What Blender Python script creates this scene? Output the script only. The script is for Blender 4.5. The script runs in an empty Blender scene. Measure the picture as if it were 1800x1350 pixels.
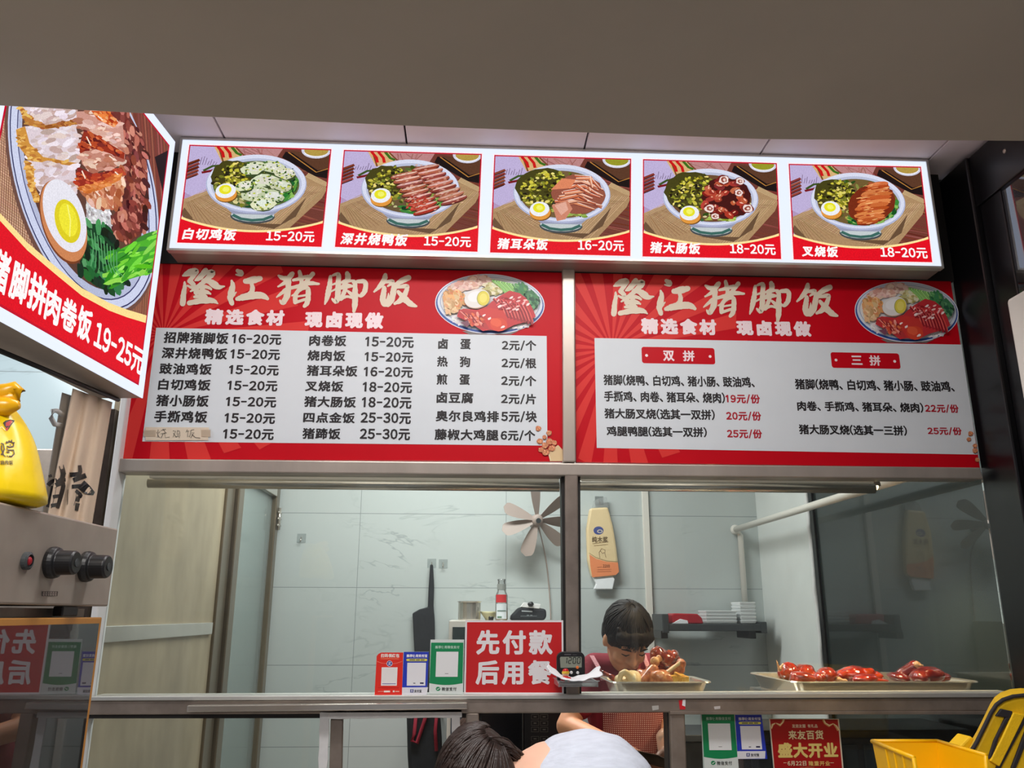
import bpy, bmesh, math, random
import numpy as np
from mathutils import Vector, Matrix, noise as mnoise

sc = bpy.context.scene
col = sc.collection

# ------------------------------------------------------------------ camera
FPX, W, H = 1450.0, 1800.0, 1350.0
CAM = Vector((0.0, -2.5, 1.45))
PITCH, YAW, ROLL = math.radians(15.58), math.radians(2.864), math.radians(0.146)
_f = Vector((math.sin(YAW) * math.cos(PITCH), math.cos(YAW) * math.cos(PITCH), math.sin(PITCH)))
_r = Vector((math.cos(YAW), -math.sin(YAW), 0))
_u = _r.cross(_f)
AX = math.cos(ROLL) * _r + math.sin(ROLL) * _u
AY = -math.sin(ROLL) * _r + math.cos(ROLL) * _u
AZ = _f
cd = bpy.data.cameras.new('camera')
cam = bpy.data.objects.new('camera', cd)
col.objects.link(cam)
cd.sensor_width = 36.0
cd.lens = FPX / W * 36.0
cd.clip_start = 0.05
cam.matrix_world = Matrix(((AX.x, AY.x, -AZ.x, CAM.x), (AX.y, AY.y, -AZ.y, CAM.y), (AX.z, AY.z, -AZ.z, CAM.z), (0, 0, 0, 1)))
sc.camera = cam
sc.view_settings.view_transform = 'Standard'
sc.view_settings.look = 'None'
sc.view_settings.exposure = 0.0
sc.view_settings.gamma = 1.0
sc.view_settings.use_curve_mapping = False

# ------------------------------------------------------------------ world and area lights
wd = bpy.data.worlds.new('world')
sc.world = wd
wd.use_nodes = True
wd.node_tree.nodes['Background'].inputs[0].default_value = (0.86, 0.88, 1.0, 1)
wd.node_tree.nodes['Background'].inputs[1].default_value = 0.22


def area(name, loc, target, sx, sy, power, color, spread=180):
    l = bpy.data.lights.new(name, 'AREA')
    l.shape = 'RECTANGLE'
    l.size, l.size_y = sx, sy
    l.energy = power
    l.color = color
    l.spread = math.radians(spread)
    o = bpy.data.objects.new(name, l)
    col.objects.link(o)
    o.location = loc
    d = Vector(target) - Vector(loc)
    o.rotation_euler = d.to_track_quat('-Z', 'Y').to_euler()
    return o


area('dining_ceiling_light', (0.12, -0.95, 2.86), (0.14, -0.75, 0), 1.5, 0.22, 21.5, (1.0, 0.98, 0.98))
area('dining_front_fill', (-0.5, -2.75, 2.78), (0.7, -0.8, 1.0), 0.7, 0.5, 44, (1.0, 0.96, 0.92))  # fill added behind the camera to brighten bag, bin and customer
area('kitchen_ceiling_light', (-0.1, 1.15, 2.86), (-0.1, 1.2, 0), 1.3, 0.3, 48, (1.0, 1.0, 0.985))
area('passage_ceiling_light', (-2.0, -0.2, 2.8), (-2.0, 0.6, 0.8), 0.7, 0.5, 32, (0.94, 0.98, 1.0))

# ------------------------------------------------------------------ pixel <-> world helpers (every hit lies on a real plane of the room)


def ray(px, py):
    return (AX * ((px - W / 2) / FPX) + AY * (-(py - H / 2) / FPX) + AZ).normalized()


def proj(p):
    d = Vector(p) - CAM
    z = d.dot(AZ)
    return (W / 2 + FPX * d.dot(AX) / z, H / 2 - FPX * d.dot(AY) / z)


class Plane:
    def __init__(s, p, n):
        s.p, s.n = Vector(p), Vector(n).normalized()
        if s.n.dot(CAM - s.p) < 0:
            s.n = -s.n
        s.u = Vector((0, 0, 1)).cross(s.n)
        s.u.normalize()            # horizontal axis; to the viewer's right when facing the plane

    def hit(s, px, py, off=0.0):
        d = ray(px, py)
        t = (s.p + s.n * off - CAM).dot(s.n) / d.dot(s.n)
        return CAM + d * t

    def at(s, a, z, off=0.0):
        """point at horizontal coordinate a (along u from p) and height z"""
        q = s.p + s.u * a + s.n * off
        return Vector((q.x, q.y, z))

    def a(s, p):
        return (p - s.p).dot(s.u)


def PY(y):
    return Plane((0, y, 0), (0, -1, 0))


def onY(px, py, y):
    return PY(y).hit(px, py)


def onX(px, py, x):
    d = ray(px, py)
    t = (x - CAM.x) / d.x
    return CAM + d * t


def onZ(px, py, z):
    d = ray(px, py)
    t = (z - CAM.z) / d.z
    return CAM + d * t


def lin(c):
    c = c / 255.0
    return c / 12.92 if c <= 0.04045 else ((c + 0.055) / 1.055) ** 2.4


def rgb(r, g, b):
    return (lin(r), lin(g), lin(b), 1.0)


# ------------------------------------------------------------------ materials
def nodes_of(m):
    m.use_nodes = True
    return m.node_tree.nodes, m.node_tree.links


def pm(name, c, rough=0.5, metal=0.0, spec=0.5, var=0.0, vscale=8.0, bump=0.0, bscale=60.0, coat=0.0, emit=0.0, stretch=None, alpha=1.0, sheen=0.0, trans=0.0, sss=0.0):
    m = bpy.data.materials.new(name)
    N, L = nodes_of(m)
    b = N['Principled BSDF']
    b.inputs['Base Color'].default_value = c
    b.inputs['Roughness'].default_value = rough
    b.inputs['Metallic'].default_value = metal
    b.inputs['Specular IOR Level'].default_value = spec
    b.inputs['Coat Weight'].default_value = coat
    b.inputs['Coat Roughness'].default_value = 0.08
    b.inputs['Alpha'].default_value = alpha
    if trans:
        b.inputs['Transmission Weight'].default_value = trans
    if sss:
        b.inputs['Subsurface Weight'].default_value = sss
        b.inputs['Subsurface Scale'].default_value = 0.01
    if emit:
        b.inputs['Emission Color'].default_value = c
        b.inputs['Emission Strength'].default_value = emit
    if var or bump:
        tc = N.new('ShaderNodeTexCoord')
        mp = N.new('ShaderNodeMapping')
        if stretch:
            mp.inputs['Scale'].default_value = stretch
        L.new(tc.outputs['Object'], mp.inputs['Vector'])
    if var:
        n = N.new('ShaderNodeTexNoise')
        n.inputs['Scale'].default_value = vscale
        n.inputs['Detail'].default_value = 4
        n.inputs['Roughness'].default_value = 0.6
        L.new(mp.outputs[0], n.inputs['Vector'])
        r = N.new('ShaderNodeMapRange')
        r.inputs['From Min'].default_value = 0.3
        r.inputs['From Max'].default_value = 0.7
        r.inputs['To Min'].default_value = 1 - var
        r.inputs['To Max'].default_value = 1 + var * 0.6
        L.new(n.outputs['Fac'], r.inputs['Value'])
        mx = N.new('ShaderNodeMix')
        mx.data_type = 'RGBA'
        mx.blend_type = 'MULTIPLY'
        mx.inputs['Factor'].default_value = 1
        mx.inputs['A'].default_value = c
        L.new(r.outputs[0], mx.inputs['B'])
        L.new(mx.outputs['Result'], b.inputs['Base Color'])
    if bump:
        n2 = N.new('ShaderNodeTexNoise')
        n2.inputs['Scale'].default_value = bscale
        n2.inputs['Detail'].default_value = 3
        L.new(mp.outputs[0], n2.inputs['Vector'])
        bp = N.new('ShaderNodeBump')
        bp.inputs['Strength'].default_value = bump
        bp.inputs['Distance'].default_value = 0.004
        L.new(n2.outputs['Fac'], bp.inputs['Height'])
        L.new(bp.outputs[0], b.inputs['Normal'])
    return m


def glass_mat(name, tint=(0.93, 0.97, 0.96), refl=1.0, haze=0.0, hazec=(0.8, 0.8, 0.8, 1)):
    m = bpy.data.materials.new(name)
    N, L = nodes_of(m)
    for n in list(N):
        N.remove(n)
    out = N.new('ShaderNodeOutputMaterial')
    tr = N.new('ShaderNodeBsdfTransparent')
    tr.inputs[0].default_value = (*tint, 1)
    gl = N.new('ShaderNodeBsdfGlossy')
    gl.inputs['Roughness'].default_value = 0.0
    fr = N.new('ShaderNodeFresnel')
    fr.inputs['IOR'].default_value = 1.45
    mul = N.new('ShaderNodeMath')
    mul.operation = 'MULTIPLY'
    mul.inputs[1].default_value = refl
    L.new(fr.outputs[0], mul.inputs[0])
    mx = N.new('ShaderNodeMixShader')
    L.new(mul.outputs[0], mx.inputs[0])
    L.new(tr.outputs[0], mx.inputs[1])
    L.new(gl.outputs[0], mx.inputs[2])
    last = mx
    if haze:
        df = N.new('ShaderNodeBsdfDiffuse')
        df.inputs[0].default_value = hazec
        m2 = N.new('ShaderNodeMixShader')
        m2.inputs[0].default_value = haze
        L.new(mx.outputs[0], m2.inputs[1])
        L.new(df.outputs[0], m2.inputs[2])
        last = m2
    L.new(last.outputs[0], out.inputs[0])
    return m


def dark_glass(name, base, refl):
    m = bpy.data.materials.new(name)
    N, L = nodes_of(m)
    b = N['Principled BSDF']
    b.inputs['Base Color'].default_value = base
    b.inputs['Roughness'].default_value = 0.25
    gl = N.new('ShaderNodeBsdfGlossy')
    gl.inputs['Roughness'].default_value = 0.01
    gl.inputs['Color'].default_value = (0.9, 0.95, 1.0, 1)
    mx = N.new('ShaderNodeMixShader')
    mx.inputs[0].default_value = refl
    L.new(b.outputs[0], mx.inputs[1])
    L.new(gl.outputs[0], mx.inputs[2])
    L.new(mx.outputs[0], N['Material Output'].inputs[0])
    return m


def print_mat(name, emit=0.0, rough=0.45, grain=0.0, gscale=900.0):
    """ink colours of a printed sheet (attribute), backlit when emit > 0"""
    m = bpy.data.materials.new(name)
    N, L = nodes_of(m)
    b = N['Principled BSDF']
    at = N.new('ShaderNodeAttribute')
    at.attribute_name = 'ink'
    src = at.outputs['Color']
    if grain:
        tc = N.new('ShaderNodeTexCoord')
        n = N.new('ShaderNodeTexNoise')
        n.inputs['Scale'].default_value = gscale
        n.inputs['Detail'].default_value = 5
        L.new(tc.outputs['Object'], n.inputs['Vector'])
        r = N.new('ShaderNodeMapRange')
        r.inputs['From Min'].default_value = 0.3
        r.inputs['From Max'].default_value = 0.7
        r.inputs['To Min'].default_value = 1 - grain
        r.inputs['To Max'].default_value = 1 + grain
        L.new(n.outputs['Fac'], r.inputs['Value'])
        mx = N.new('ShaderNodeMix')
        mx.data_type = 'RGBA'
        mx.blend_type = 'MULTIPLY'
        mx.inputs['Factor'].default_value = 1
        L.new(src, mx.inputs['A'])
        L.new(r.outputs[0], mx.inputs['B'])
        src = mx.outputs['Result']
    if emit:
        b.inputs['Base Color'].default_value = (0.004, 0.004, 0.004, 1)
        L.new(src, b.inputs['Emission Color'])
        b.inputs['Emission Strength'].default_value = emit
        b.inputs['Roughness'].default_value = 0.4
        b.inputs['Specular IOR Level'].default_value = 0.03
    else:
        L.new(src, b.inputs['Base Color'])
        b.inputs['Roughness'].default_value = rough
    return m


M = {}
M['steel'] = pm('brushed_stainless_steel', rgb(188, 178, 168), 0.36, 0.5, var=0.22, vscale=5, bump=0.05, bscale=200, stretch=(1, 1, 0.25))
M['steel_dark'] = pm('weathered_stainless_steel', rgb(150, 138, 128), 0.4, 0.5, var=0.3, vscale=9)
M['steel_reflecting'] = pm('steel_painted_reflections', rgb(128, 116, 98), 0.3, 0.6, var=0.3, vscale=4, stretch=(1, 1, 0.3))  # brown tone and upright streaks stand in for reflections in the door steel
M['steel_panel'] = pm('worn_steel_panel', rgb(178, 164, 138), 0.45, 0.35, var=0.28, vscale=3.2, stretch=(1, 1, 0.5))
M['steel_bright'] = pm('polished_steel', rgb(210, 204, 194), 0.22, 0.8, var=0.08, vscale=12)
M['alu'] = pm('pale_aluminium', rgb(205, 205, 200), 0.4, 0.6, var=0.08)
M['oven_steel'] = pm('oven_steel', rgb(176, 164, 152), 0.42, 0.35, var=0.16, vscale=6)
M['black_frame'] = pm('black_coated_frame', rgb(11, 11, 14), 0.3, 0.0, var=0.2)
M['black'] = pm('black_plastic', rgb(22, 22, 24), 0.4)
M['black_soft'] = pm('black_nylon', rgb(30, 33, 38), 0.7, var=0.3, vscale=20, bump=0.3, bscale=30)
M['rubber'] = pm('dark_gasket', rgb(35, 33, 32), 0.6)
M['white'] = pm('white_plastic', rgb(225, 225, 225), 0.45)
M['white_paint'] = pm('white_wall_paint', rgb(222, 226, 224), 0.7, var=0.06, vscale=4)
M['white_coat'] = pm('off_white_coated_metal', rgb(206, 200, 192), 0.5, var=0.05)
M['white_tape'] = pm('white_sealing_tape', rgb(226, 226, 226), 0.6, var=0.08, vscale=30, bump=0.3, bscale=40)
M['ceiling'] = pm('white_ceiling_panel', rgb(240, 232, 240), 0.6, var=0.04, vscale=5)
M['plaster'] = pm('beige_painted_beam', rgb(180, 170, 156), 0.8, var=0.05, vscale=3)
M['sign_case'] = pm('sign_case_metal', rgb(150, 138, 130), 0.4, 0.3, var=0.08)
M['floor'] = pm('grey_floor_tile', rgb(186, 180, 172), 0.4, var=0.1)
M['dark'] = pm('dark_recess', rgb(20, 19, 18), 0.8)
M['red'] = pm('red_board_print', rgb(196, 0, 24), 0.45, spec=.22, var=0.03)
M['ray'] = pm('light_red_board_print', rgb(220, 56, 52), 0.45, spec=.22)
M['board_white'] = pm('white_board_print', rgb(218, 225, 230), 0.45, spec=.22, var=0.02)
M['ink'] = pm('black_ink', rgb(26, 22, 26), 0.5)
M['ink_red'] = pm('dark_red_ink', rgb(176, 16, 40), 0.5)
M['cream'] = pm('cream_ink', rgb(226, 212, 190), 0.5)
M['pink_white'] = pm('pale_pink_ink', rgb(246, 226, 230), 0.5)
M['outline'] = pm('dark_red_outline_ink', rgb(120, 0, 14), 0.5)
M['glass'] = glass_mat('window_glass', (0.93, 0.96, 0.95), 0.8, 0.010, (0.75, 0.78, 0.76, 1))
M['clear'] = glass_mat('clear_plastic', (0.9, 0.92, 0.92), 1.6, 0.16, (0.9, 0.92, 0.93, 1))
M['pad'] = glass_mat('clear_sticker', (0.93, 0.95, 0.95), 0.3, 0.12, (0.9, 0.92, 0.92, 1))
M['door_glass'] = glass_mat('greenish_door_glass', (0.78, 0.85, 0.83), 0.6, 0.3, (0.6, 0.66, 0.64, 1))
M['dark_glass'] = dark_glass('dark_wall_glass', rgb(14, 18, 22), 0.16)
M['side_glass'] = dark_glass('smoked_side_glass', rgb(34, 42, 40), 0.055)
M['oven_glass'] = dark_glass('oven_door_glass', rgb(6, 10, 12), 0.15)
M['ink_print'] = print_mat('printed_sheet', 0.0)
M['backlit'] = print_mat('backlit_film', 1.0, grain=0.13, gscale=300)
M['skin'] = pm('skin', rgb(214, 156, 122), 0.5, var=0.06, vscale=14, sss=0.08)
M['skin_pale'] = pm('pale_skin', rgb(226, 178, 152), 0.5, var=0.05, vscale=14, sss=0.08)
M['skin_shade'] = pm('lip_tone', rgb(150, 84, 70), 0.5)
M['hair'] = pm('black_hair', rgb(24, 17, 15), 0.6, spec=.3, var=0.5, vscale=60, bump=0.6, bscale=120, stretch=(1, 1, 0.2))
M['hair_brown'] = pm('dark_brown_hair', rgb(46, 32, 26), 0.4, var=0.5, vscale=40, bump=0.5, bscale=150, stretch=(0.3, 1, 1))
M['shirt_red'] = pm('dark_red_cotton', rgb(142, 34, 52), 0.85, var=0.12, vscale=10, bump=0.3, bscale=25)
M['yellow_plastic'] = pm('yellow_bin_plastic', rgb(248, 190, 0), 0.35, var=0.04)
M['yellow_cloth'] = pm('yellow_nylon', rgb(250, 200, 10), 0.6, var=0.08, vscale=30, bump=0.2, bscale=300)
M['black_trim'] = pm('black_webbing', rgb(38, 34, 38), 0.75)
M['wood_frame'] = pm('orange_wood_edge', rgb(196, 136, 60), 0.45, var=0.1)
M['canvas'] = pm('natural_canvas', rgb(222, 200, 176), 0.85, var=0.06, bump=0.2, bscale=200)
M['pipe'] = pm('white_plastic_pipe', rgb(226, 222, 214), 0.4)
M['fan_blade'] = pm('pinkish_grey_plastic', rgb(166, 150, 142), 0.5)
M['red_plastic'] = pm('red_plastic', rgb(176, 36, 48), 0.4)
M['grey_plastic'] = pm('dark_grey_plastic', rgb(62, 66, 68), 0.5)
M['paper'] = pm('white_paper', rgb(238, 240, 244), 0.8, bump=0.2, bscale=30)


def tile_mat(name, x0, z0, w, h, base=(176, 190, 190), hard=1.0):
    """large glazed marble tiles with thin joints and grey veins; joints through x0 and z0"""
    m = bpy.data.materials.new(name)
    N, L = nodes_of(m)
    b = N['Principled BSDF']
    b.inputs['Roughness'].default_value = 0.22
    tc = N.new('ShaderNodeTexCoord')
    sx = N.new('ShaderNodeSeparateXYZ')
    L.new(tc.outputs['Object'], sx.inputs[0])

    def math_(op, a, bval=None):
        n = N.new('ShaderNodeMath')
        n.operation = op
        if hasattr(a, 'links'):
            L.new(a, n.inputs[0])
        else:
            n.inputs[0].default_value = a
        if bval is not None:
            if hasattr(bval, 'links'):
                L.new(bval, n.inputs[1])
            else:
                n.inputs[1].default_value = bval
        return n.outputs[0]

    def joint(src, o, s, t):
        q = math_('FRACT', math_('ADD', math_('DIVIDE', math_('SUBTRACT', src, o), s), 100.0))
        d = math_('MINIMUM', q, math_('SUBTRACT', 1.0, q))
        return math_('LESS_THAN', d, t / s)
    jx = joint(sx.outputs['X'], x0, w, 0.0016)
    jz = joint(sx.outputs['Z'], z0, h, 0.0018)
    j = math_('MAXIMUM', jx, jz)
    # veins: narrow bands where a distorted noise crosses its middle
    mp = N.new('ShaderNodeMapping')
    mp.inputs['Rotation'].default_value = (0, 0.7, 0)
    mp.inputs['Scale'].default_value = (0.8, 1, 2.2)
    L.new(tc.outputs['Object'], mp.inputs[0])
    n = N.new('ShaderNodeTexNoise')
    n.inputs['Scale'].default_value = 1.5
    n.inputs['Detail'].default_value = 5
    n.inputs['Roughness'].default_value = 0.62
    n.inputs['Distortion'].default_value = 0.5
    L.new(mp.outputs[0], n.inputs['Vector'])
    v = math_('ABSOLUTE', math_('SUBTRACT', n.outputs['Fac'], 0.47))
    r = N.new('ShaderNodeMapRange')
    r.inputs['From Min'].default_value = 0.0
    r.inputs['From Max'].default_value = 0.013
    r.inputs['To Min'].default_value = 1.0
    r.inputs['To Max'].default_value = 0.0
    L.new(v, r.inputs[0])
    n2 = N.new('ShaderNodeTexNoise')
    n2.inputs['Scale'].default_value = 2.3
    L.new(tc.outputs['Object'], n2.inputs['Vector'])
    r2 = N.new('ShaderNodeMapRange')
    r2.inputs['From Min'].default_value = 0.5
    r2.inputs['From Max'].default_value = 0.64
    L.new(n2.outputs['Fac'], r2.inputs[0])
    vein = math_('MULTIPLY', math_('MULTIPLY', r.outputs[0], r2.outputs[0]), 0.55 * hard)
    m1 = N.new('ShaderNodeMix')
    m1.data_type = 'RGBA'
    m1.inputs['A'].default_value = rgb(*base)
    m1.inputs['B'].default_value = rgb(112, 122, 124)
    L.new(vein, m1.inputs['Factor'])
    m2 = N.new('ShaderNodeMix')
    m2.data_type = 'RGBA'
    L.new(m1.outputs['Result'], m2.inputs['A'])
    m2.inputs['B'].default_value = rgb(128, 136, 136)
    L.new(math_('MULTIPLY', j, 0.8), m2.inputs['Factor'])
    L.new(m2.outputs['Result'], b.inputs['Base Color'])
    return m


# ------------------------------------------------------------------ mesh builder
def wloc(o):
    v = Vector((0, 0, 0))
    while o is not None:
        v = v + o.location
        o = o.parent
    return v


class MB:
    def __init__(s):
        s.v, s.f, s.mi, s.c = [], [], [], []
        s.m = 0
        s.col = None

    def face(s, idx):
        s.f.append(tuple(idx))
        s.mi.append(s.m)
        s.c.append(s.col)

    def add(s, verts, faces):
        o = len(s.v)
        s.v += [Vector(p) for p in verts]
        for f in faces:
            s.face([i + o for i in f])
        return s

    def poly(s, pts):
        return s.add(pts, [tuple(range(len(pts)))])

    def hexa(s, a, b):
        """two quads a (front) and b (back) with matching corners"""
        v = list(a) + list(b)
        return s.add(v, [(0, 1, 2, 3), (7, 6, 5, 4), (0, 4, 5, 1), (1, 5, 6, 2), (2, 6, 7, 3), (3, 7, 4, 0)])

    def box(s, x0, x1, y0, y1, z0, z1):
        return s.hexa([(x0, y0, z0), (x1, y0, z0), (x1, y0, z1), (x0, y0, z1)], [(x0, y1, z0), (x1, y1, z0), (x1, y1, z1), (x0, y1, z1)])

    def prism(s, pts, d):
        """closed outline extruded by vector d"""
        n = len(pts)
        d = Vector(d)
        v = [Vector(p) for p in pts] + [Vector(p) + d for p in pts]
        f = [tuple(range(n)), tuple(range(2 * n - 1, n - 1, -1))]
        f += [(i, i + n, (i + 1) % n + n, (i + 1) % n) for i in range(n)]
        return s.add(v, f)

    def tube(s, path, r, n=10, cap=True):
        path = [Vector(p) for p in path]
        rs = r if isinstance(r, (list, tuple)) else [r] * len(path)
        v, f = [], []
        up = Vector((0.13, 0.21, 0.97))
        for i, p in enumerate(path):
            t = (path[min(i + 1, len(path) - 1)] - path[max(i - 1, 0)]).normalized()
            a = t.cross(up)
            if a.length < 0.05:
                a = t.cross(Vector((1, 0, 0)))
            a.normalize()
            b = t.cross(a)
            for k in range(n):
                w = 2 * math.pi * k / n
                v.append(p + (a * math.cos(w) + b * math.sin(w)) * rs[i])
        for i in range(len(path) - 1):
            for k in range(n):
                k2 = (k + 1) % n
                f.append((i * n + k, i * n + k2, (i + 1) * n + k2, (i + 1) * n + k))
        if cap:
            f.append(tuple(range(n - 1, -1, -1)))
            f.append(tuple((len(path) - 1) * n + k for k in range(n)))
        return s.add(v, f)

    def lathe(s, prof, c, ax=(0, 0, 1), n=28, cap=True):
        """profile of (radius, height) about axis ax through c"""
        ax = Vector(ax).normalized()
        a = ax.orthogonal().normalized()
        b = ax.cross(a)
        c = Vector(c)
        v, f = [], []
        for (r, h) in prof:
            for k in range(n):
                w = 2 * math.pi * k / n
                v.append(c + ax * h + (a * math.cos(w) + b * math.sin(w)) * r)
        for i in range(len(prof) - 1):
            for k in range(n):
                k2 = (k + 1) % n
                f.append((i * n + k, i * n + k2, (i + 1) * n + k2, (i + 1) * n + k))
        if cap:
            f.append(tuple(range(n - 1, -1, -1)))
            f.append(tuple((len(prof) - 1) * n + k for k in range(n)))
        return s.add(v, f)

    def grid(s, fn, nu, nv):
        v = [fn(i / nu, j / nv) for j in range(nv + 1) for i in range(nu + 1)]
        f = [(j * (nu + 1) + i, j * (nu + 1) + i + 1, (j + 1) * (nu + 1) + i + 1, (j + 1) * (nu + 1) + i) for j in range(nv) for i in range(nu)]
        return s.add(v, f)

    def ell(s, c, rx, ry, rz, rot=None, n=16, amp=0.0, fs=1.0, seed=0):
        v, f = [], []
        m = n // 2
        R = rot or Matrix.Identity(3)
        for j in range(m + 1):
            th = math.pi * j / m
            for k in range(n):
                w = 2 * math.pi * k / n
                d = Vector((math.sin(th) * math.cos(w), math.sin(th) * math.sin(w), math.cos(th)))
                a = 1.0
                if amp:
                    a += amp * mnoise.noise(d * fs + Vector((seed * 3.1, seed * 1.7, 0)))
                v.append(Vector(c) + R @ Vector((d.x * rx * a, d.y * ry * a, d.z * rz * a)))
        for j in range(m):
            for k in range(n):
                k2 = (k + 1) % n
                f.append((j * n + k, j * n + k2, (j + 1) * n + k2, (j + 1) * n + k))
        return s.add(v, f)

    def build(s, name, mats, parent=None, smooth=False, bevel=0.0, subsurf=0, solid=0.0, loc=None):
        if not isinstance(mats, (list, tuple)):
            mats = [mats]
        V = np.array([tuple(p) for p in s.v], dtype=np.float64)
        if parent is not None:
            base = wloc(parent)
            own = Vector((0, 0, 0))
        else:
            mn, mxx = V.min(0), V.max(0)
            own = Vector(loc) if loc is not None else Vector(((mn[0] + mxx[0]) / 2, (mn[1] + mxx[1]) / 2, mn[2]))
            base = own
        V = V - np.array(tuple(base))
        me = bpy.data.meshes.new(name)
        me.from_pydata(V.tolist(), [], s.f)
        for m in mats:
            me.materials.append(m)
        me.polygons.foreach_set('material_index', s.mi)
        if any(c is not None for c in s.c):
            at = me.attributes.new('ink', 'FLOAT_COLOR', 'CORNER')
            buf = []
            for f, c in zip(s.f, s.c):
                buf += list(c or (0.5, 0.5, 0.5, 1)) * len(f)
            at.data.foreach_set('color', buf)
        if smooth:
            me.polygons.foreach_set('use_smooth', [True] * len(s.f))
        me.update()
        o = bpy.data.objects.new(name, me)
        col.objects.link(o)
        if parent is not None:
            o.parent = parent
        else:
            o.location = own
        fix = bmesh.new()
        fix.from_mesh(me)
        if s.col is None and not any(c is not None for c in s.c):
            if smooth:
                bmesh.ops.remove_doubles(fix, verts=fix.verts, dist=1e-6)
            if not getattr(s, 'sheet', False):
                bmesh.ops.recalc_face_normals(fix, faces=fix.faces)
        fix.to_mesh(me)
        fix.free()
        if smooth:
            me.polygons.foreach_set('use_smooth', [True] * len(me.polygons))
        if solid:
            md = o.modifiers.new('thickness', 'SOLIDIFY')
            md.thickness = solid
            md.offset = 0
        if bevel:
            md = o.modifiers.new('edge', 'BEVEL')
            md.width = bevel
            md.segments = 2
            md.limit_method = 'ANGLE'
        if subsurf:
            md = o.modifiers.new('smooth', 'SUBSURF')
            md.levels = md.render_levels = subsurf
        return o


def thing(name, label, cat, loc, group=None):
    o = bpy.data.objects.new(name, None)
    o.empty_display_size = 0.05
    col.objects.link(o)
    o.location = loc
    o['label'], o['category'] = label, cat
    if group:
        o['group'] = group
    return o


def tag(o, label, cat, group=None):
    o['label'], o['category'] = label, cat
    if group:
        o['group'] = group
    return o


def struct(o):
    o['kind'] = 'structure'
    return o


def sempty(name, loc=(0, 0, 0)):
    o = bpy.data.objects.new(name, None)
    col.objects.link(o)
    o.location = loc
    o['kind'] = 'structure'
    return o


def bar(q, y0, y1):
    """mesh builder with a bar whose front face has the four photographed corners on the plane y0"""
    a = [onY(x, y, y0) for x, y in q]
    b = [Vector((p.x, y1, p.z)) for p in a]
    return MB().hexa(a, b)


def organic(pieces, voxel=0.008, smooth=6, amp=0.0, fs=20.0, seed=0):
    """one continuous skin over capsules ('c', p0, p1, r0, r1) and ellipsoids ('e', c, (rx,ry,rz), 3x3)"""
    mb = MB()
    for p in pieces:
        if p[0] == 'c':
            a, b = Vector(p[1]), Vector(p[2])
            n = max(2, int((b - a).length / max(0.35 * min(p[3], p[4]), 0.004)) + 1)
            n = min(n, 40)
            for i in range(n + 1):
                t = i / n
                r = p[3] + (p[4] - p[3]) * t
                mb.ell(a.lerp(b, t), r, r, r, None, 14)
        else:
            mb.ell(p[1], *p[2], p[3] if len(p) > 3 else None, 20)
    me = bpy.data.meshes.new('tmp')
    me.from_pydata([tuple(v) for v in mb.v], [], mb.f)
    o = bpy.data.objects.new('tmp', me)
    col.objects.link(o)
    bm = bmesh.new()
    bm.from_mesh(me)
    bmesh.ops.remove_doubles(bm, verts=bm.verts, dist=1e-6)
    bmesh.ops.recalc_face_normals(bm, faces=bm.faces)
    bm.to_mesh(me)
    bm.free()
    md = o.modifiers.new('r', 'REMESH')
    md.mode = 'VOXEL'
    md.voxel_size = voxel
    if smooth:
        ms = o.modifiers.new('s', 'SMOOTH')
        ms.iterations = smooth
        ms.factor = 0.5
    dg = bpy.context.evaluated_depsgraph_get()
    r = bpy.data.meshes.new_from_object(o.evaluated_get(dg))
    out = MB()
    V = [v.co.copy() for v in r.vertices]
    if amp:
        V = [v + v.normalized() * 0 + r.vertices[i].normal * (amp * mnoise.noise(v * fs + Vector((seed, 0, seed)))) for i, v in enumerate(V)]
    out.v = V
    for p in r.polygons:
        out.face(list(p.vertices))
    bpy.data.objects.remove(o)
    bpy.data.meshes.remove(me)
    bpy.data.meshes.remove(r)
    return out


# ------------------------------------------------------------------ lettering
_gl = {}


def glyph(ch):
    if ch in _gl:
        return _gl[ch]
    if ch == '-':
        r = ([(0.06, 0.33), (0.46, 0.33), (0.46, 0.41), (0.06, 0.41)], [(0, 1, 2, 3)], 0.52)
    elif ch == '/':
        r = ([(0.02, -0.08), (0.10, -0.08), (0.40, 0.82), (0.32, 0.82)], [(0, 1, 2, 3)], 0.42)
    elif ch == 'I':   # the plain one of the board face
        r = ([(0.26, 0.0), (0.36, 0.0), (0.36, 0.735), (0.28, 0.735), (0.10, 0.60), (0.10, 0.51), (0.26, 0.60)], [(0, 1, 2, 6), (6, 2, 3, 4, 5)], 0.56)
    elif ch in ' \u3000':
        r = ([], [], 0.5 if ch == ' ' else 1.0)
    else:
        code = ord(ch)
        c2 = chr(code - 0x20 + 0xFF00) if 0x21 <= code <= 0x7e else ch
        cu = bpy.data.curves.new('t', 'FONT')
        cu.body = c2
        cu.resolution_u = 2
        cu.offset = 0.006
        o = bpy.data.objects.new('t', cu)
        col.objects.link(o)
        dg = bpy.context.evaluated_depsgraph_get()
        dg.update()
        me = bpy.data.meshes.new_from_object(o.evaluated_get(dg))
        vs = [(v.co.x, v.co.y) for v in me.vertices]
        fs = [tuple(p.vertices) for p in me.polygons]
        bpy.data.objects.remove(o)
        bpy.data.curves.remove(cu)
        bpy.data.meshes.remove(me)
        adv = 1.0
        if 0x21 <= code <= 0x7e:
            adv = 0.36 if ch in '()' else 0.57
            xs = [x for x, y in vs] or [0]
            w = max(xs) - min(xs)
            adv = max(adv, w + 0.06)
            dx = (adv - w) / 2 - min(xs)
            vs = [(x + dx, y) for x, y in vs]
        elif ch == '、':
            adv = 0.75
        r = (vs, fs, adv)
    _gl[ch] = r
    return r


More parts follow.
